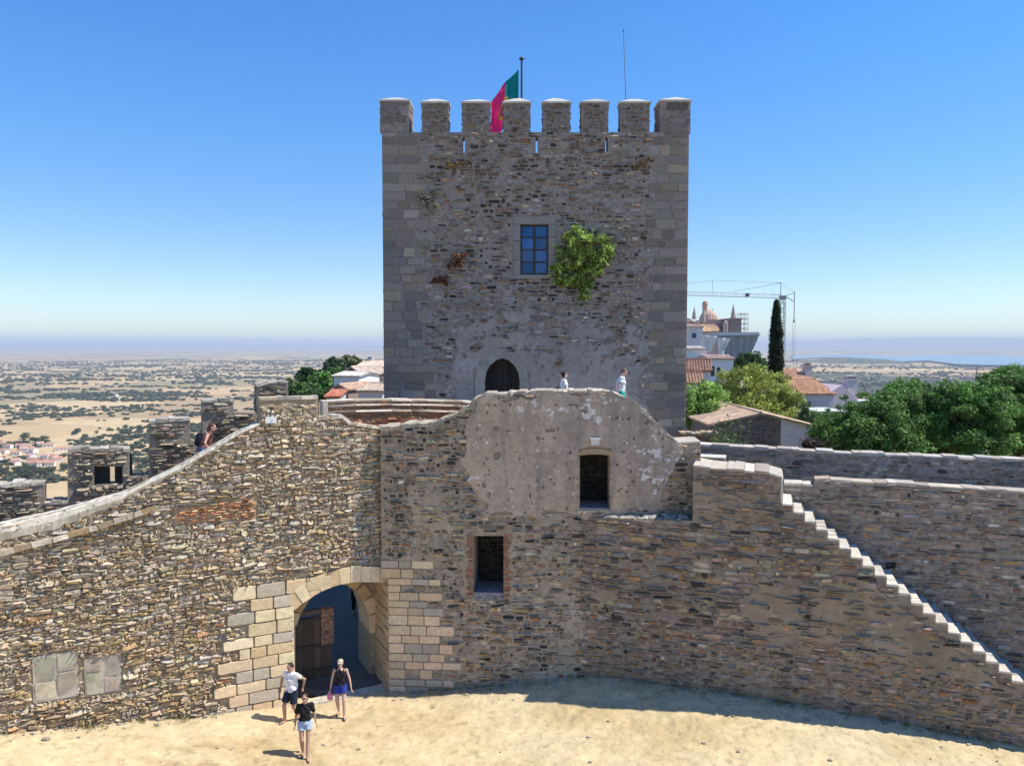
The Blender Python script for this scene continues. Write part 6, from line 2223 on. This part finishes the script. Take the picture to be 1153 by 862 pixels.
ltree('lowest bushy green tree above the top of the gate wall', 340, 441, 88, 14, 9, (0.131, 0.228, 0.070))
ltree('round bright green tree in the middle of the left slope', 362, 433, 95, 16, 12, (0.149, 0.280, 0.070))
ltree('dark green tree behind the bright one on the left slope', 350, 424, 110, 15, 9, (0.079, 0.149, 0.052))
ltree('dark conical tree highest on the left slope', 376, 413, 125, 10, 9, (0.061, 0.108, 0.052))
ltree('pale olive tree beside the dark conical one on the ridge', 395, 409, 130, 13, 7, (0.210, 0.228, 0.105))
ltree('green tree right against the small brown house', 376, 424, 100, 9, 9, (0.140, 0.245, 0.070))
ltree('small grey green tree at the lower left end of the slope', 328, 434, 105, 9, 7, (0.131, 0.166, 0.079))
ltree('dark low tree just behind the gate wall end', 357, 445, 82, 12, 6, (0.088, 0.158, 0.052))
pxhouse('white_house', 'white house with a dark brown gable high on the left slope', 'house', 393, 417, 421, 413.5, 92, 8, axis='y', wall=(.13, .09, .08), roof=(.50, .40, .32), wins=(), rz=math.radians(-14))
pxhouse('white_house', 'long white house with small windows below the dark gable', 'house', 381, 411, 423.5, 420.5, 84, 6, axis='x', wall=(.72, .71, .70), roof=(.55, .50, .45), wins=((.6, 6.4, .5, .6), (1.7, 6.4, .5, .6)), rz=math.radians(-12))
pxhouse('brown_house', 'small brown house with an orange tiled roof above the brick parapet', 'house', 382, 403, 438, 433.5, 76, 5, axis='y', wall=(.30, .22, .19), roof=(.54, .36, .25), rz=math.radians(-20))
pxhouse('white_house', 'white house with a pale tiled roof touching the left edge of the keep', 'house', 405, 436, 414, 407, 100, 8, axis='x', wall=(.72, .70, .69), roof=(.52, .42, .32), chims=((-1.2, 0, .3, 5, 9.2, (.7, .68, .66)),), rz=math.radians(-8))
pxhouse('tiled_house', 'low house with a mossy tiled roof just left of the keep foot', 'house', 411, 440, 440, 434, 72, 6, axis='x', wall=(.55, .50, .50), roof=(.40, .32, .25), rz=math.radians(-14))
rr_ = thing('shed', 'low shed with a bright red roof at the top of the brick parapet', 'shed', (*at(374, 445, 66)[:2], -.4))
a, b = at(367, 446.5, 66), at(381, 446.5, 66)
m_ = MB(); m_.box((a[0], 66, -.4), (b[0], 69, a[2]), (.55, .48, .45)); m_.build('wall', M_WHITE, rr_)
m_ = MB(); tile_roof(m_, (a[0] - .2, 65.8, a[2]), (b[0] + .2, 65.8, a[2]), (b[0] + .2, 69.2, a[2] + .45), (a[0] - .2, 69.2, a[2] + .45), col=(.40, .13, .08)); m_.build('roof', M_TILE, rr_)

# ------------------------------------------------------------------ the village down on the plain, far left
hv = np.random.default_rng(66)
vproto = []
for k, (w, d, h) in enumerate(((11, 8, 4.2), (15, 8, 3.8), (9, 9, 5.6))):
    o = thing('village_house', 'white village house with a red tiled roof down on the plain at the left edge', 'house', (0, 0, -300), 0, 'houses of the village on the plain')
    m_ = MB(); m_.box((-w / 2, -d / 2, -3), (w / 2, d / 2, h), (.72, .70, .67))
    m_.prism(Frame((w / 2, -d / 2), 90), [[(0, h), (d, h), (d / 2, h + 1.8)]], -.3, 0, (.72, .70, .67)); m_.prism(Frame((-w / 2, d / 2), -90), [[(0, h), (d, h), (d / 2, h + 1.8)]], -.3, 0, (.72, .70, .67))
    m_.build('wall', M_WHITE, o, local=True)
    m_ = MB()
    rc_ = ((.50, .25, .17), (.46, .24, .17), (.52, .33, .25))[k]
    for s in (-1, 1):
        e = s * (d / 2 + .5)
        m_.hexa(np.array([(-w / 2 - .5, e, h - .3), (w / 2 + .5, e, h - .3), (-w / 2 - .5, 0, h + 1.75), (w / 2 + .5, 0, h + 1.75), (-w / 2 - .5, e, h), (w / 2 + .5, e, h), (-w / 2 - .5, 0, h + 2.1), (w / 2 + .5, 0, h + 2.1)]), rc_)
    m_.build('roof', M_TILE, o, local=True)
    m_ = MB()
    for x in (-w * .3, w * .05, w * .32):
        m_.box((x - .6, -d / 2 - .03, .8), (x + .6, -d / 2 + .1, 2.4), (.08, .07, .07))
    wo = m_.build('window', M_GLASS, o, local=True)
    m_ = MB(); m_.box((-w * .3 - .7, -d / 2 - .1, .6), (-w * .3 + .7, -d / 2 - .031, .78), (.6, .58, .55)); m_.build('sill', M_WHITE, wo, local=True)
    vproto.append(o)
spots = []
for k in range(34):
    x, y = hv.uniform(-30, 72), hv.uniform(508, 524)
    if k > 24:
        x, y = hv.uniform(-10, 70), hv.uniform(501, 509)
    spots.append(on_level(x, y, PLAIN))
extra = [(41, 430), (48, 431), (56, 429), (212, 425), (216, 424.5), (30, 428), (222, 432), (131, 447), (300, 404), (318, 407), (150, 402), (90, 399)]
used_ = [0, 0, 0]
for k, q in enumerate(spots + [on_level(x, y, PLAIN) for x, y in extra]):
    j = k % 3
    o = copy_tree(vproto[j]) if used_[j] else vproto[j]
    used_[j] = 1
    o.location = (q[0], q[1], land_z(np.array(q[0]), np.array(q[1])).item() + .3)
    o.scale = (1.35, 1.35, 1.35)
    o.rotation_euler[2] = hv.uniform(-.7, .7)
    if k >= len(spots):
        o['label'] = 'lone white farmhouse far out among the fields and oaks'
        o['group'] = 'farmhouses scattered over the plain'
        f = 1.4; o.scale = (f, f, f)

# ------------------------------------------------------------------ road behind the gate
g = MB()
grid_sheet(g, -22, -2.6, 23.2, 50, .2, lambda x, y: .02 - .4 * (y < pA[1] + (x - pA[0]) * math.tan(math.radians(DEG_L)) + .45) + (fbm(x * .6, y * .6, 311) - .5) * .05 - .02 * np.maximum(y - 27, 0) * 0, lambda x, y: np.array([.15, .135, .115]) * (.8 + .4 * fbm(x, y, 312)[..., None]))
tag(g.build('cobbled_road', M_STONE, smooth=True), 'grey paved road in the shade behind the gate', 'road', kind='structure')
g = MB()
a, b = at(331, 778, 23.6), at(440, 776, 23.5)
for k in range(6):
    x = a[0] + (b[0] - a[0]) * (k + .02) / 6; x2 = a[0] + (b[0] - a[0]) * (k + .98) / 6
    tl_ = math.tan(math.radians(DEG_L)); y = pA[1] + (x - pA[0]) * tl_ - .2; y2 = y + (x2 - x) * tl_
    g.hexa(np.array([(x, y, -.1), (x2, y2, -.1), (x, y + .42, -.1), (x2, y2 + .42, -.1), (x, y, .05), (x2, y2, .055), (x, y + .42, .06), (x2, y2 + .42, .06)]), np.array([.52, .47, .37]) * vr.uniform(.9, 1.1))
tag(g.build('threshold', M_LIME), 'pale worn stone threshold of the gate', 'threshold', kind='structure')

# dry weeds along the wall feet and in the trodden corners: countless
wd2 = MB()
for k in range(150):
    x = vr.uniform(-13.5, 12.5)
    if -8.2 < x < -3.6:
        continue
    yw = pA[1] + (x - pA[0]) * math.tan(math.radians(DEG_L)) if x < -4 else (23.25 - .05 * (x + 4) if x < 3 else P_S[1] - (x - P_S[0]) * .331)
    y = yw - .08 - vr.exponential(.12)
    z = float(sand_z(np.array(x), np.array(y)))
    for q in range(vr.integers(4, 11)):
        a_ = np.array([x + vr.normal(0, .05), y + vr.normal(0, .04), z - .02]); b_2 = a_ + np.array([vr.normal(0, .07), vr.normal(0, .06), vr.uniform(.06, .24)])
        wd2.tube(a_, b_2, .006, .002, 3, np.array([.36, .30, .13]) * vr.uniform(.6, 1.2) if vr.random() < .7 else np.array([.14, .18, .06]), caps=False)
tag(wd2.build('dry_weeds', M_LEAF), 'small dry weeds along the foot of the walls', 'weeds', kind='stuff')

# paper on the ground
pap = thing('paper_scrap', 'crumpled white paper scrap lying at the foot of the sunlit wall', 'litter', on_level(133, 813, .02))
m_ = MB()
n = 9
s, t = np.meshgrid(np.linspace(-.5, .5, n), np.linspace(-.5, .5, n), indexing='ij')
P_ = np.stack([s * .34, t * .2, .05 + .07 * vr.random((n, n))], -1)
i = np.arange(n * n).reshape(n, n)
m_.add(P_.reshape(-1, 3), np.stack([i[:-1, :-1], i[1:, :-1], i[1:, 1:], i[:-1, 1:]], -1).reshape(-1, 4), (.8, .8, .8))
m_.build('sheet', M_WHITE, pap, local=True)

# ------------------------------------------------------------------ the air
HAZE = 5.6e-5
m_ = MB(); m_.box((-63500, -63500, -260), (63500, 63500, 330))
hz = m_.build('haze', M_WHITE)
hz.data.materials.clear()
hm = bpy.data.materials.new('haze_air'); hm.use_nodes = True
hn = hm.node_tree.nodes
hn.remove(hn['Principled BSDF'])
pv = hn.new('ShaderNodeVolumePrincipled')
pv.inputs['Color'].default_value = (.84, .92, .99, 1)
pv.inputs['Density'].default_value = HAZE
pv.inputs['Anisotropy'].default_value = 0.0
hm.node_tree.links.new(pv.outputs[0], hn['Material Output'].inputs['Volume'])
hz.data.materials.append(hm)
tag(hz, 'thin summer haze over the plain', 'haze', kind='stuff')
# ================================================================== people
SK, SK2 = np.array([.56, .36, .27]), np.array([.42, .25, .17])


def remesh(mb, name, m, parent, vox=.007, sm_it=6, fac=.5, fn=None):
    o = mb.build(name, m, parent, local=True)
    r = o.modifiers.new('r', 'REMESH'); r.mode = 'VOXEL'; r.voxel_size = vox; r.use_smooth_shade = True
    s = o.modifiers.new('s', 'SMOOTH'); s.iterations = sm_it; s.factor = fac
    bpy.context.view_layer.update()
    dg = bpy.context.evaluated_depsgraph_get()
    me = bpy.data.meshes.new_from_object(o.evaluated_get(dg))
    old = o.data
    o.modifiers.clear()
    o.data = me
    me.name = name
    col = np.array(mb.C[0][0])
    for a in list(me.color_attributes):
        me.color_attributes.remove(a)
    at_ = me.color_attributes.new('Col', 'FLOAT_COLOR', 'POINT')
    n = len(me.vertices)
    co = np.empty(n * 3, np.float32); me.vertices.foreach_get('co', co); co = co.reshape(-1, 3)
    c = np.tile(col, (n, 1)) if fn is None else fn(co, col)
    at_.data.foreach_set('color', np.concatenate([c, np.ones((n, 1))], 1).astype(np.float32).ravel())
    if not me.materials:
        me.materials.append(m)
    bpy.data.meshes.remove(old)
    return o


def cap(mb, a, b, r0, r1, col, n=12):
    mb.tube(a, b, r0, r1, n, col)
    mb.ell(a, (r0,) * 3, col, n, 8); mb.ell(b, (r1,) * 3, col, n, 8)


def ik(h, f, l1, l2, bend):
    h, f = np.array(h, float), np.array(f, float)
    d = f - h; L_ = np.linalg.norm(d)
    L_ = min(L_, l1 + l2 - .002)
    d = d / np.linalg.norm(d)
    a = (l1 * l1 - l2 * l2 + L_ * L_) / (2 * L_)
    hh = math.sqrt(max(l1 * l1 - a * a, 0))
    b = np.array(bend, float); b = b - d * (b @ d); b /= np.linalg.norm(b)
    return h + d * a + b * hh


def person(label, loc, face, H=1.7, lean=0.0, foot=((-.09, .0, 0), (.09, .0, 0)), hand=((-.25, -.05, .80), (.25, -.05, .80)), elbow=((-1, .6, 0), (1, .6, 0)),
           skin=SK, shirt=(.7, .7, .7), sleeves=.55, shirt_low=.98, bottoms=(.03, .04, .07), leg_to=.62, hair=(.03, .02, .015), hairstyle='short', head_turn=0.0, head_nod=0.0,
           fem=False, shoes=(.12, .10, .09), extra=None, strap=False, skirt=False, waist_white=False):
    """local frame: faces -y, x to the person's left when seen from the front of the picture (right in the picture)"""
    o = thing('person', label, 'person', loc, face)
    k = H / 1.72
    sh, hip = (.175 if fem else .195) * k, (.095) * k
    ln = np.array([0, -math.sin(lean), math.cos(lean)])
    pel = np.array([0, 0, .93 * k])
    up = lambda z, y=0.0: pel + ln * (z * k - .93 * k) + np.array([0, y, 0])
    neck, chest, waist = up(1.44), up(1.27), up(1.07)
    headc = up(1.585) + np.array([0, -.02 - head_nod * .07, -head_nod * .03])
    b = MB()
    S = lambda r: r * k
    # trunk
    b.ell(chest + np.array([0, .0, .0]), (S(.165 if not fem else .15), S(.096), S(.19)), skin, 18, 12)
    b.ell(up(1.37), (S(.19 if not fem else .165), S(.085), S(.075)), skin, 16, 10)
    b.ell(waist, (S(.145 if not fem else .125), S(.10), S(.16)), skin, 16, 10)
    b.ell(pel + np.array([0, .01, -.01]), (S(.165 if not fem else .17), S(.115), S(.13)), skin, 16, 10)
    cap(b, up(1.40), up(1.52, -.01), S(.062 if not fem else .052), S(.054 if not fem else .046), skin)
    # head with face
    ct, st_ = math.cos(head_turn), math.sin(head_turn)
    R_ = np.array([[ct, -st_, 0], [st_, ct, 0], [0, 0, 1]])
    cn, sn = math.cos(head_nod), math.sin(head_nod)
    R_ = R_ @ np.array([[1, 0, 0], [0, cn, -sn], [0, sn, cn]])
    hp = lambda x, y, z: headc + R_ @ (np.array([x, y, z]) * k)
    b.ell(hp(0, .01, .025), (S(.075), S(.093), S(.100)), skin, 18, 12, R_)
    b.ell(hp(0, -.022, -.045), (S(.058), S(.066), S(.072)), skin, 16, 10, R_)
    b.ell(hp(0, -.062, -.085), (S(.026), S(.024), S(.022)), skin, 10, 8, R_)
    cap(b, hp(0, -.085, .018), hp(0, -.108, -.022), S(.010), S(.016), skin, 8)
    for s in (-1, 1):
        b.ell(hp(s * .077, .012, -.005), (S(.012), S(.022), S(.033)), skin, 10, 8, R_)
        b.ell(hp(s * .03, -.08, .038), (S(.026), S(.012), S(.008)), skin, 8, 6, R_)
    b.ell(hp(0, -.083, -.052), (S(.026), S(.012), S(.008)), skin, 8, 6, R_)
    L1, L2 = S(.44), S(.42)
    legs = []
    for s, f in zip((-1, 1), foot):
        hj = pel + np.array([s * hip, 0, -.03 * k])
        ank = np.array(f, float) + np.array([0, .02, S(.085)])
        kn = ik(hj, ank, L1, L2, (s * .12, -1, 0))
        cap(b, hj, kn, S(.088 if not fem else .086), S(.056), skin)
        cap(b, kn, kn + (ank - kn) * .35, S(.054), S(.058), skin)
        cap(b, kn + (ank - kn) * .35, ank, S(.057), S(.036), skin)
        toe = ank + np.array([s * .03, -.17 * k, -.055 * k])
        b.ell(ank + np.array([0, .03 * k, -.045 * k]), (S(.036), S(.045), S(.038)), skin, 10, 8)
        cap(b, ank + np.array([0, 0, -.03 * k]), toe, S(.036), S(.026), skin)
        legs.append((hj, kn, ank, toe, s))
    arms = []
    for s, h_, e_ in zip((-1, 1), hand, elbow):
        sj = up(1.385) + np.array([s * sh, 0, 0])
        w_ = np.array(h_, float) * k
        el_ = ik(sj, w_, S(.29), S(.25), e_)
        w_ = el_ + (w_ - el_) / np.linalg.norm(w_ - el_) * S(.25)
        cap(b, sj, el_, S(.050 if not fem else .043), S(.038 if not fem else .034), skin)
        cap(b, el_, w_, S(.039 if not fem else .034), S(.025), skin)
        d = (w_ - el_) / np.linalg.norm(w_ - el_)
        side = np.array([0, -1.0, 0]); side = side - d * (side @ d); side /= np.linalg.norm(side)
        nn = np.cross(d, side) * s
        pc = w_ + d * S(.045)
        for q in (-.024, -.008, .008, .024):
            cap(b, w_ + side * q * .6 * k, w_ + d * S(.085) + side * q * k, S(.014), S(.012), skin, 8)
        for q, l in zip((-.030, -.010, .010, .030), (.055, .068, .074, .066)):
            p1 = w_ + d * S(.085) + side * q * k
            p2 = p1 + d * S(l * .55) - nn * S(.010) + side * q * .12 * k
            p3 = p2 + d * S(l * .42) - nn * S(.022)
            cap(b, p1, p2, S(.0085), S(.008), skin, 8); cap(b, p2, p3, S(.008), S(.0068), skin, 8)
        t1 = w_ + d * S(.03) + side * S(.030); t2 = t1 + d * S(.035) + side * S(.028) - nn * S(.012); t3 = t2 + d * S(.03) + side * S(.006) - nn * S(.012)
        cap(b, t1, t2, S(.012), S(.010), skin, 8); cap(b, t2, t3, S(.010), S(.008), skin, 8)
        arms.append((sj, el_, w_, s))

    def skin_fn(co, col):
        return np.tile(col, (len(co), 1)) * (1 + .10 * (vnoise(co[:, :1] * 9, co[:, 2:] * 9, 5) - .5))
    remesh(b, 'body', M_SKIN, o, .0065, 4, .45, skin_fn)
    # eyes and mouth
    m_ = MB()
    for s in (-1, 1):
        m_.ell(hp(s * .03, -.0815, .024), (S(.014), S(.008), S(.007)), (.03, .02, .02), 8, 6, R_)
    m_.build('eyes', M_GLASS, o, local=True, smooth=True)
    m_ = MB(); m_.ell(hp(0, -.091, -.053), (S(.021), S(.007), S(.005)), (.30, .11, .09), 8, 6, R_); m_.build('mouth', M_SKIN, o, local=True, smooth=True)
    # hair
    hm_ = MB(); hc = hair
    hm_.ell(hp(0, .025, .045), (S(.084), S(.094), S(.088)), hc, 16, 12, R_)
    hm_.ell(hp(0, .05, .0), (S(.080), S(.064), S(.080)), hc, 16, 10, R_)
    if hairstyle == 'bun':
        hm_.ell(hp(0, .11, .075), (S(.048),) * 3, hc, 12, 8)
    if hairstyle in ('pony', 'long'):
        hm_.ell(hp(0, .07, -.04), (S(.075), S(.05), S(.09)), hc, 12, 8)
        cap(hm_, hp(0, .095, -.02), hp(0, .10, -.22), S(.045), S(.028), hc)
        if hairstyle == 'long':
            for s in (-1, 1):
                cap(hm_, hp(s * .072, .03, .02), hp(s * .075, .04, -.15), S(.030), S(.02), hc)
    remesh(hm_, 'hair', M_HAIR, o, .009, 4)
    # top
    t_ = MB(); g_ = .014
    t_.ell(chest, (S(.165 if not fem else .152) + g_, S(.105) + g_, S(.17)), shirt, 18, 12)
    if sleeves > 0:
        t_.ell(up(1.37), (S(.19 if not fem else .168) + g_, S(.085) + g_, S(.075)), shirt, 16, 10)
    else:
        for s in (-1, 1):
            cap(t_, up(1.30) + np.array([s * .10 * k, -.085 * k, 0]), up(1.43) + np.array([s * .105 * k, -.0, 0]), S(.03), S(.024), shirt)
            cap(t_, up(1.30) + np.array([s * .10 * k, .085 * k, 0]), up(1.43) + np.array([s * .105 * k, .0, 0]), S(.03), S(.024), shirt)
    lowp = up(shirt_low)
    t_.tube(chest, waist, S(.17 if not fem else .155), S(.158 if not fem else .14), 18, shirt)
    t_.tube(waist, lowp, S(.158 if not fem else .14), S(.178), 18, shirt)
    for sj, el_, w_, s in arms:
        if sleeves > 0:
            e2 = sj + (el_ - sj) * sleeves
            t_.ell(sj, (S(.064),) * 3, shirt, 12, 8); t_.tube(sj, e2, S(.064), S(.062), 12, shirt)

    def squash(co, col):
        return np.tile(col, (len(co), 1))
    # flatten the round tubes front to back
    for i_, v in enumerate(t_.V):
        pass
    to = remesh(t_, 'shirt', M_CLOTH, o, .009, 3, .5)
    me = to.data; n = len(me.vertices)
    co = np.empty(n * 3, np.float32); me.vertices.foreach_get('co', co); co = co.reshape(-1, 3)
    axis = pel[1] + (co[:, 2] - pel[2]) * (ln[1] / ln[2])
    core = np.abs(co[:, 0]) < S(.20)
    dy = co[:, 1] - axis
    lim = S(.170)
    co[:, 1] = np.where(core, axis + np.sign(dy) * lim * np.tanh(np.abs(dy) / lim) * 1.12, co[:, 1])
    ph = co[:, 2] * 34 + co[:, 0] * 13
    co[:, 1] += np.sign(dy) * (.010 + .009 * np.sin(ph + 3 * np.sin(co[:, 0] * 14))) * core; co[:, 0] += .007 * np.sin(ph * .8 + co[:, 1] * 20)
    me.vertices.foreach_set('co', co.ravel()); me.update()
    # shorts or skirt
    s_ = MB()
    s_.ell(pel + np.array([0, .01, -.01]), (S(.168) + .014, S(.120) + .014, S(.135)), bottoms, 18, 12)
    s_.tube(pel + ln * S(.10), pel - np.array([0, 0, .03]), S(.14), S(.165), 16, bottoms)
    for hj, kn, ank, toe, s in legs:
        L_ = leg_to if leg_to < 1 else 1
        e2 = hj + (kn - hj) * L_
        s_.tube(hj + np.array([0, 0, .04]), e2, S(.100) + .012, S(.092 if leg_to < 1 else .07) + .016, 14, bottoms)
        if leg_to >= 1:
            e3 = kn + (ank - kn) * (leg_to - 1)
            s_.ell(kn, (S(.078),) * 3, bottoms, 12, 8); s_.tube(kn, e3, S(.078), S(.062), 12, bottoms)
    if skirt:
        s_.tube(pel + np.array([0, 0, S(.02)]), pel - np.array([0, 0, S(.30)]), S(.17), S(.22), 20, bottoms)
    bo = remesh(s_, 'shorts' if leg_to < 1 else 'trousers', M_CLOTH, o, .009, 3, .5)
    # shoes
    for hj, kn, ank, toe, s in legs:
        f_ = MB()
        heel = ank + np.array([0, .045 * k, -.062 * k])
        cap(f_, heel, toe + np.array([0, -.012, -.006]), S(.036), S(.032), shoes)
        f_.ell((heel + toe) / 2 + np.array([0, 0, -.012]), (S(.042), S(.11), S(.022)), shoes, 12, 8)
        remesh(f_, 'shoe', M_CLOTH, o, .008, 3)
    if extra:
        extra(o, hp, up, arms, legs, k, R_)
    return o


def court(x, y):
    """the spot of the court seen at pixel x, y"""
    q = on_level(x, y, 0)
    for _ in range(6):
        q = on_level(x, y, float(sand_z(np.array(q[0]), np.array(q[1]))))
    return q


# face: rotation about z; 0 looks towards the camera side (-y)
person('man in white t-shirt and dark shorts walking beside the gate pillar', court(329, 811), math.radians(-28), 1.72, .03,
       foot=((-.10, -.20, 0), (.08, .16, .03)), hand=((-.33, -.10, .92), (.25, .20, .98)), elbow=((-1, .5, 0), (1, .9, 0)),
       shirt=(.80, .79, .80), bottoms=(.018, .028, .045), leg_to=.80, hair=(.022, .018, .016), skin=SK2, head_nod=.15, shirt_low=.90)


def w2_extra(o, hp, up, arms, legs, k, R_):
    m_ = MB()
    for s in (-1, 1):
        m_.ell(hp(s * .031, -.092, .026), (.028 * k, .010 * k, .022 * k), (.02, .02, .02), 10, 6, R_)
    m_.box(hp(0, -.10, .028) - .008, hp(0, -.10, .028) + .008, (.02, .02, .02))
    m_.build('sunglasses', M_GLASS, o, local=True, smooth=True)


person('woman in loose black top and pale blue denim shorts, nearest to the camera', court(344, 849), math.radians(14), 1.66, .0,
       foot=((-.06, -.02, 0), (.05, -.30, .0)), hand=((-.27, .02, .78), (.29, .04, .80)), elbow=((-1, .7, 0), (1, .7, 0)), fem=True,
       shirt=(.014, .014, .016), sleeves=.72, shirt_low=1.0, bottoms=(.40, .47, .60), leg_to=.42, hair=(.045, .025, .018), hairstyle='pony', skin=SK2 * 1.05, head_turn=-.3, extra=w2_extra, skirt=False)


def cap_extra(o, hp, up, arms, legs, k, R_):
    m_ = MB(); c = (.50, .44, .34)
    m_.ell(hp(0, .012, .062), (.090 * k, .102 * k, .075 * k), c, 18, 10, R_)
    m_.ell(hp(0, -.115, .055), (.066 * k, .070 * k, .010 * k), c, 16, 6, R_)
    remesh(m_, 'cap', M_CLOTH, o, .008, 3)
    w2_extra(o, hp, up, arms, legs, k, R_)


wc = person('woman in beige cap, black tank top and blue shorts coming out of the gate', court(384, 804), math.radians(4), 1.66, .02,
            foot=((-.07, .05, 0), (.13, -.24, 0)), hand=((-.30, -.04, .80), (.32, -.08, .86)), elbow=((-1, .6, 0), (1, .8, 0)), fem=True,
            shirt=(.016, .016, .022), sleeves=0, shirt_low=.95, bottoms=(.03, .05, .28), leg_to=.50, hair=(.05, .03, .02), hairstyle='pony', extra=cap_extra, skin=SK)
# the pink bag in her hand: a thing of its own
hb_ = Vector((-.31, -.05, .72))
q = wc.matrix_basis @ hb_ if False else Vector(wc.location) + Matrix.Rotation(math.radians(4), 3, 'Z') @ hb_
bag = thing('bag', 'small pink bag hanging from the hand of the woman in the cap', 'bag', q)
m_ = MB()
m_.ell((0, 0, -.13), (.085, .05, .12), (.70, .22, .32), 14, 10); m_.ell((.01, 0, -.20), (.09, .055, .06), (.70, .22, .32), 12, 8)
cap(m_, (0, 0, .02), (0, 0, -.05), .018, .03, (.70, .22, .32))
remesh(m_, 'pouch', M_CLOTH, bag, .008, 3)


def bp_extra(o, hp, up, arms, legs, k, R_):
    m_ = MB(); c = (.018, .02, .03)
    q = up(1.20, .20)
    m_.ell(q, (.15 * k, .11 * k, .22 * k), c, 16, 12); m_.ell(q + np.array([0, .06, -.08]), (.11 * k, .09 * k, .11 * k), c, 14, 10)
    m_.ell(q + np.array([0, -.02, .15]), (.12, .09, .08), c, 12, 8)
    bo_ = remesh(m_, 'backpack', M_CLOTH, o, .01, 4)
    m_ = MB()
    for s in (-1, 1):
        m_.path([up(1.34, .12) + np.array([s * .10, 0, 0]), up(1.45, .01) + np.array([s * .11, 0, 0]), up(1.32, -.125) + np.array([s * .115, 0, 0]), up(1.12, -.09) + np.array([s * .15, 0, 0]), up(1.06, .10) + np.array([s * .13, 0, 0])], .017, 8, c)
    m_.build('strap', M_CLOTH, bo_, local=True)


# walker on the ramp
uw, vw = FL.px(232, 507)
wp = FL.to3(uw, 0, -.85)
wz = float(np.interp(FL.px(232, 507)[0], [p[0] for p in cope], [p[1] for p in cope])) - .95
person('walker with black backpack and bare shoulders climbing the ramp', (wp[0], wp[1], wz), math.radians(90 + DEG_L - 14), 1.68, .34,
       foot=((-.08, .16, -.05), (.08, -.22, .10)), hand=((-.26, -.20, .90), (.26, -.12, .84)), elbow=((-1, .8, 0), (1, .8, 0)), fem=True,
       shirt=(.42, .16, .14), sleeves=0, bottoms=(.12, .17, .34), leg_to=.7, hair=(.13, .045, .025), hairstyle='pony', skin=np.array([.60, .36, .27]), extra=bp_extra, head_nod=.25)


def bag_extra(o, hp, up, arms, legs, k, R_):
    m_ = MB(); c = (.03, .03, .035)
    q = up(1.0, .22)
    m_.ell(q, (.13, .12, .15), c, 14, 10)
    sb_ = remesh(m_, 'shoulder_bag', M_CLOTH, o, .01, 4)
    m_ = MB(); m_.path([q + np.array([0, 0, .12]), up(1.42, .03) + np.array([.11, 0, 0]), up(1.2, -.13), q + np.array([-.1, -.1, .1])], .012, 6, c); m_.build('strap', M_CLOTH, sb_, local=True)


YW = 26.9
def terr(x, y=430):
    q = at(x, y, YW); return (q[0], q[1], tz)


person('woman with dark hair in a bun and white shirt behind the wall top', terr(634.5), math.radians(96), 1.66, .04,
       foot=((-.08, .12, 0), (.08, -.2, 0)), hand=((-.22, -.18, .92), (.24, .0, .84)), elbow=((-1, .8, 0), (1, .8, 0)), fem=True,
       shirt=(.80, .79, .77), sleeves=.6, bottoms=(.5, .5, .5), leg_to=.8, hair=(.016, .013, .012), hairstyle='bun', extra=bag_extra, head_turn=.1)
person('man in white shirt and turquoise shorts looking down behind the wall top', terr(698.5), math.radians(78), 1.80, .10,
       foot=((-.09, -.14, 0), (.09, .16, 0)), hand=((-.30, .10, .80), (.24, -.16, .80)), elbow=((-1, .8, 0), (1, .8, 0)),
       shirt=(.80, .80, .82), sleeves=.5, bottoms=(.02, .36, .30), leg_to=.85, hair=(.16, .11, .08), skin=np.array([.62, .38, .30]), head_nod=.55, shirt_low=.94)
gp = on_level(401, 690, 0.03)
person('person in black clothes in the shade behind the gate', gp, math.radians(20), 1.66, .0,
       foot=((-.10, .02, 0), (.10, -.16, 0)), shirt=(.014, .014, .018), sleeves=.9, bottoms=(.012, .012, .016), leg_to=1.75, hair=(.02, .018, .016), hairstyle='long', fem=True, shoes=(.015, .015, .015), skirt=True)
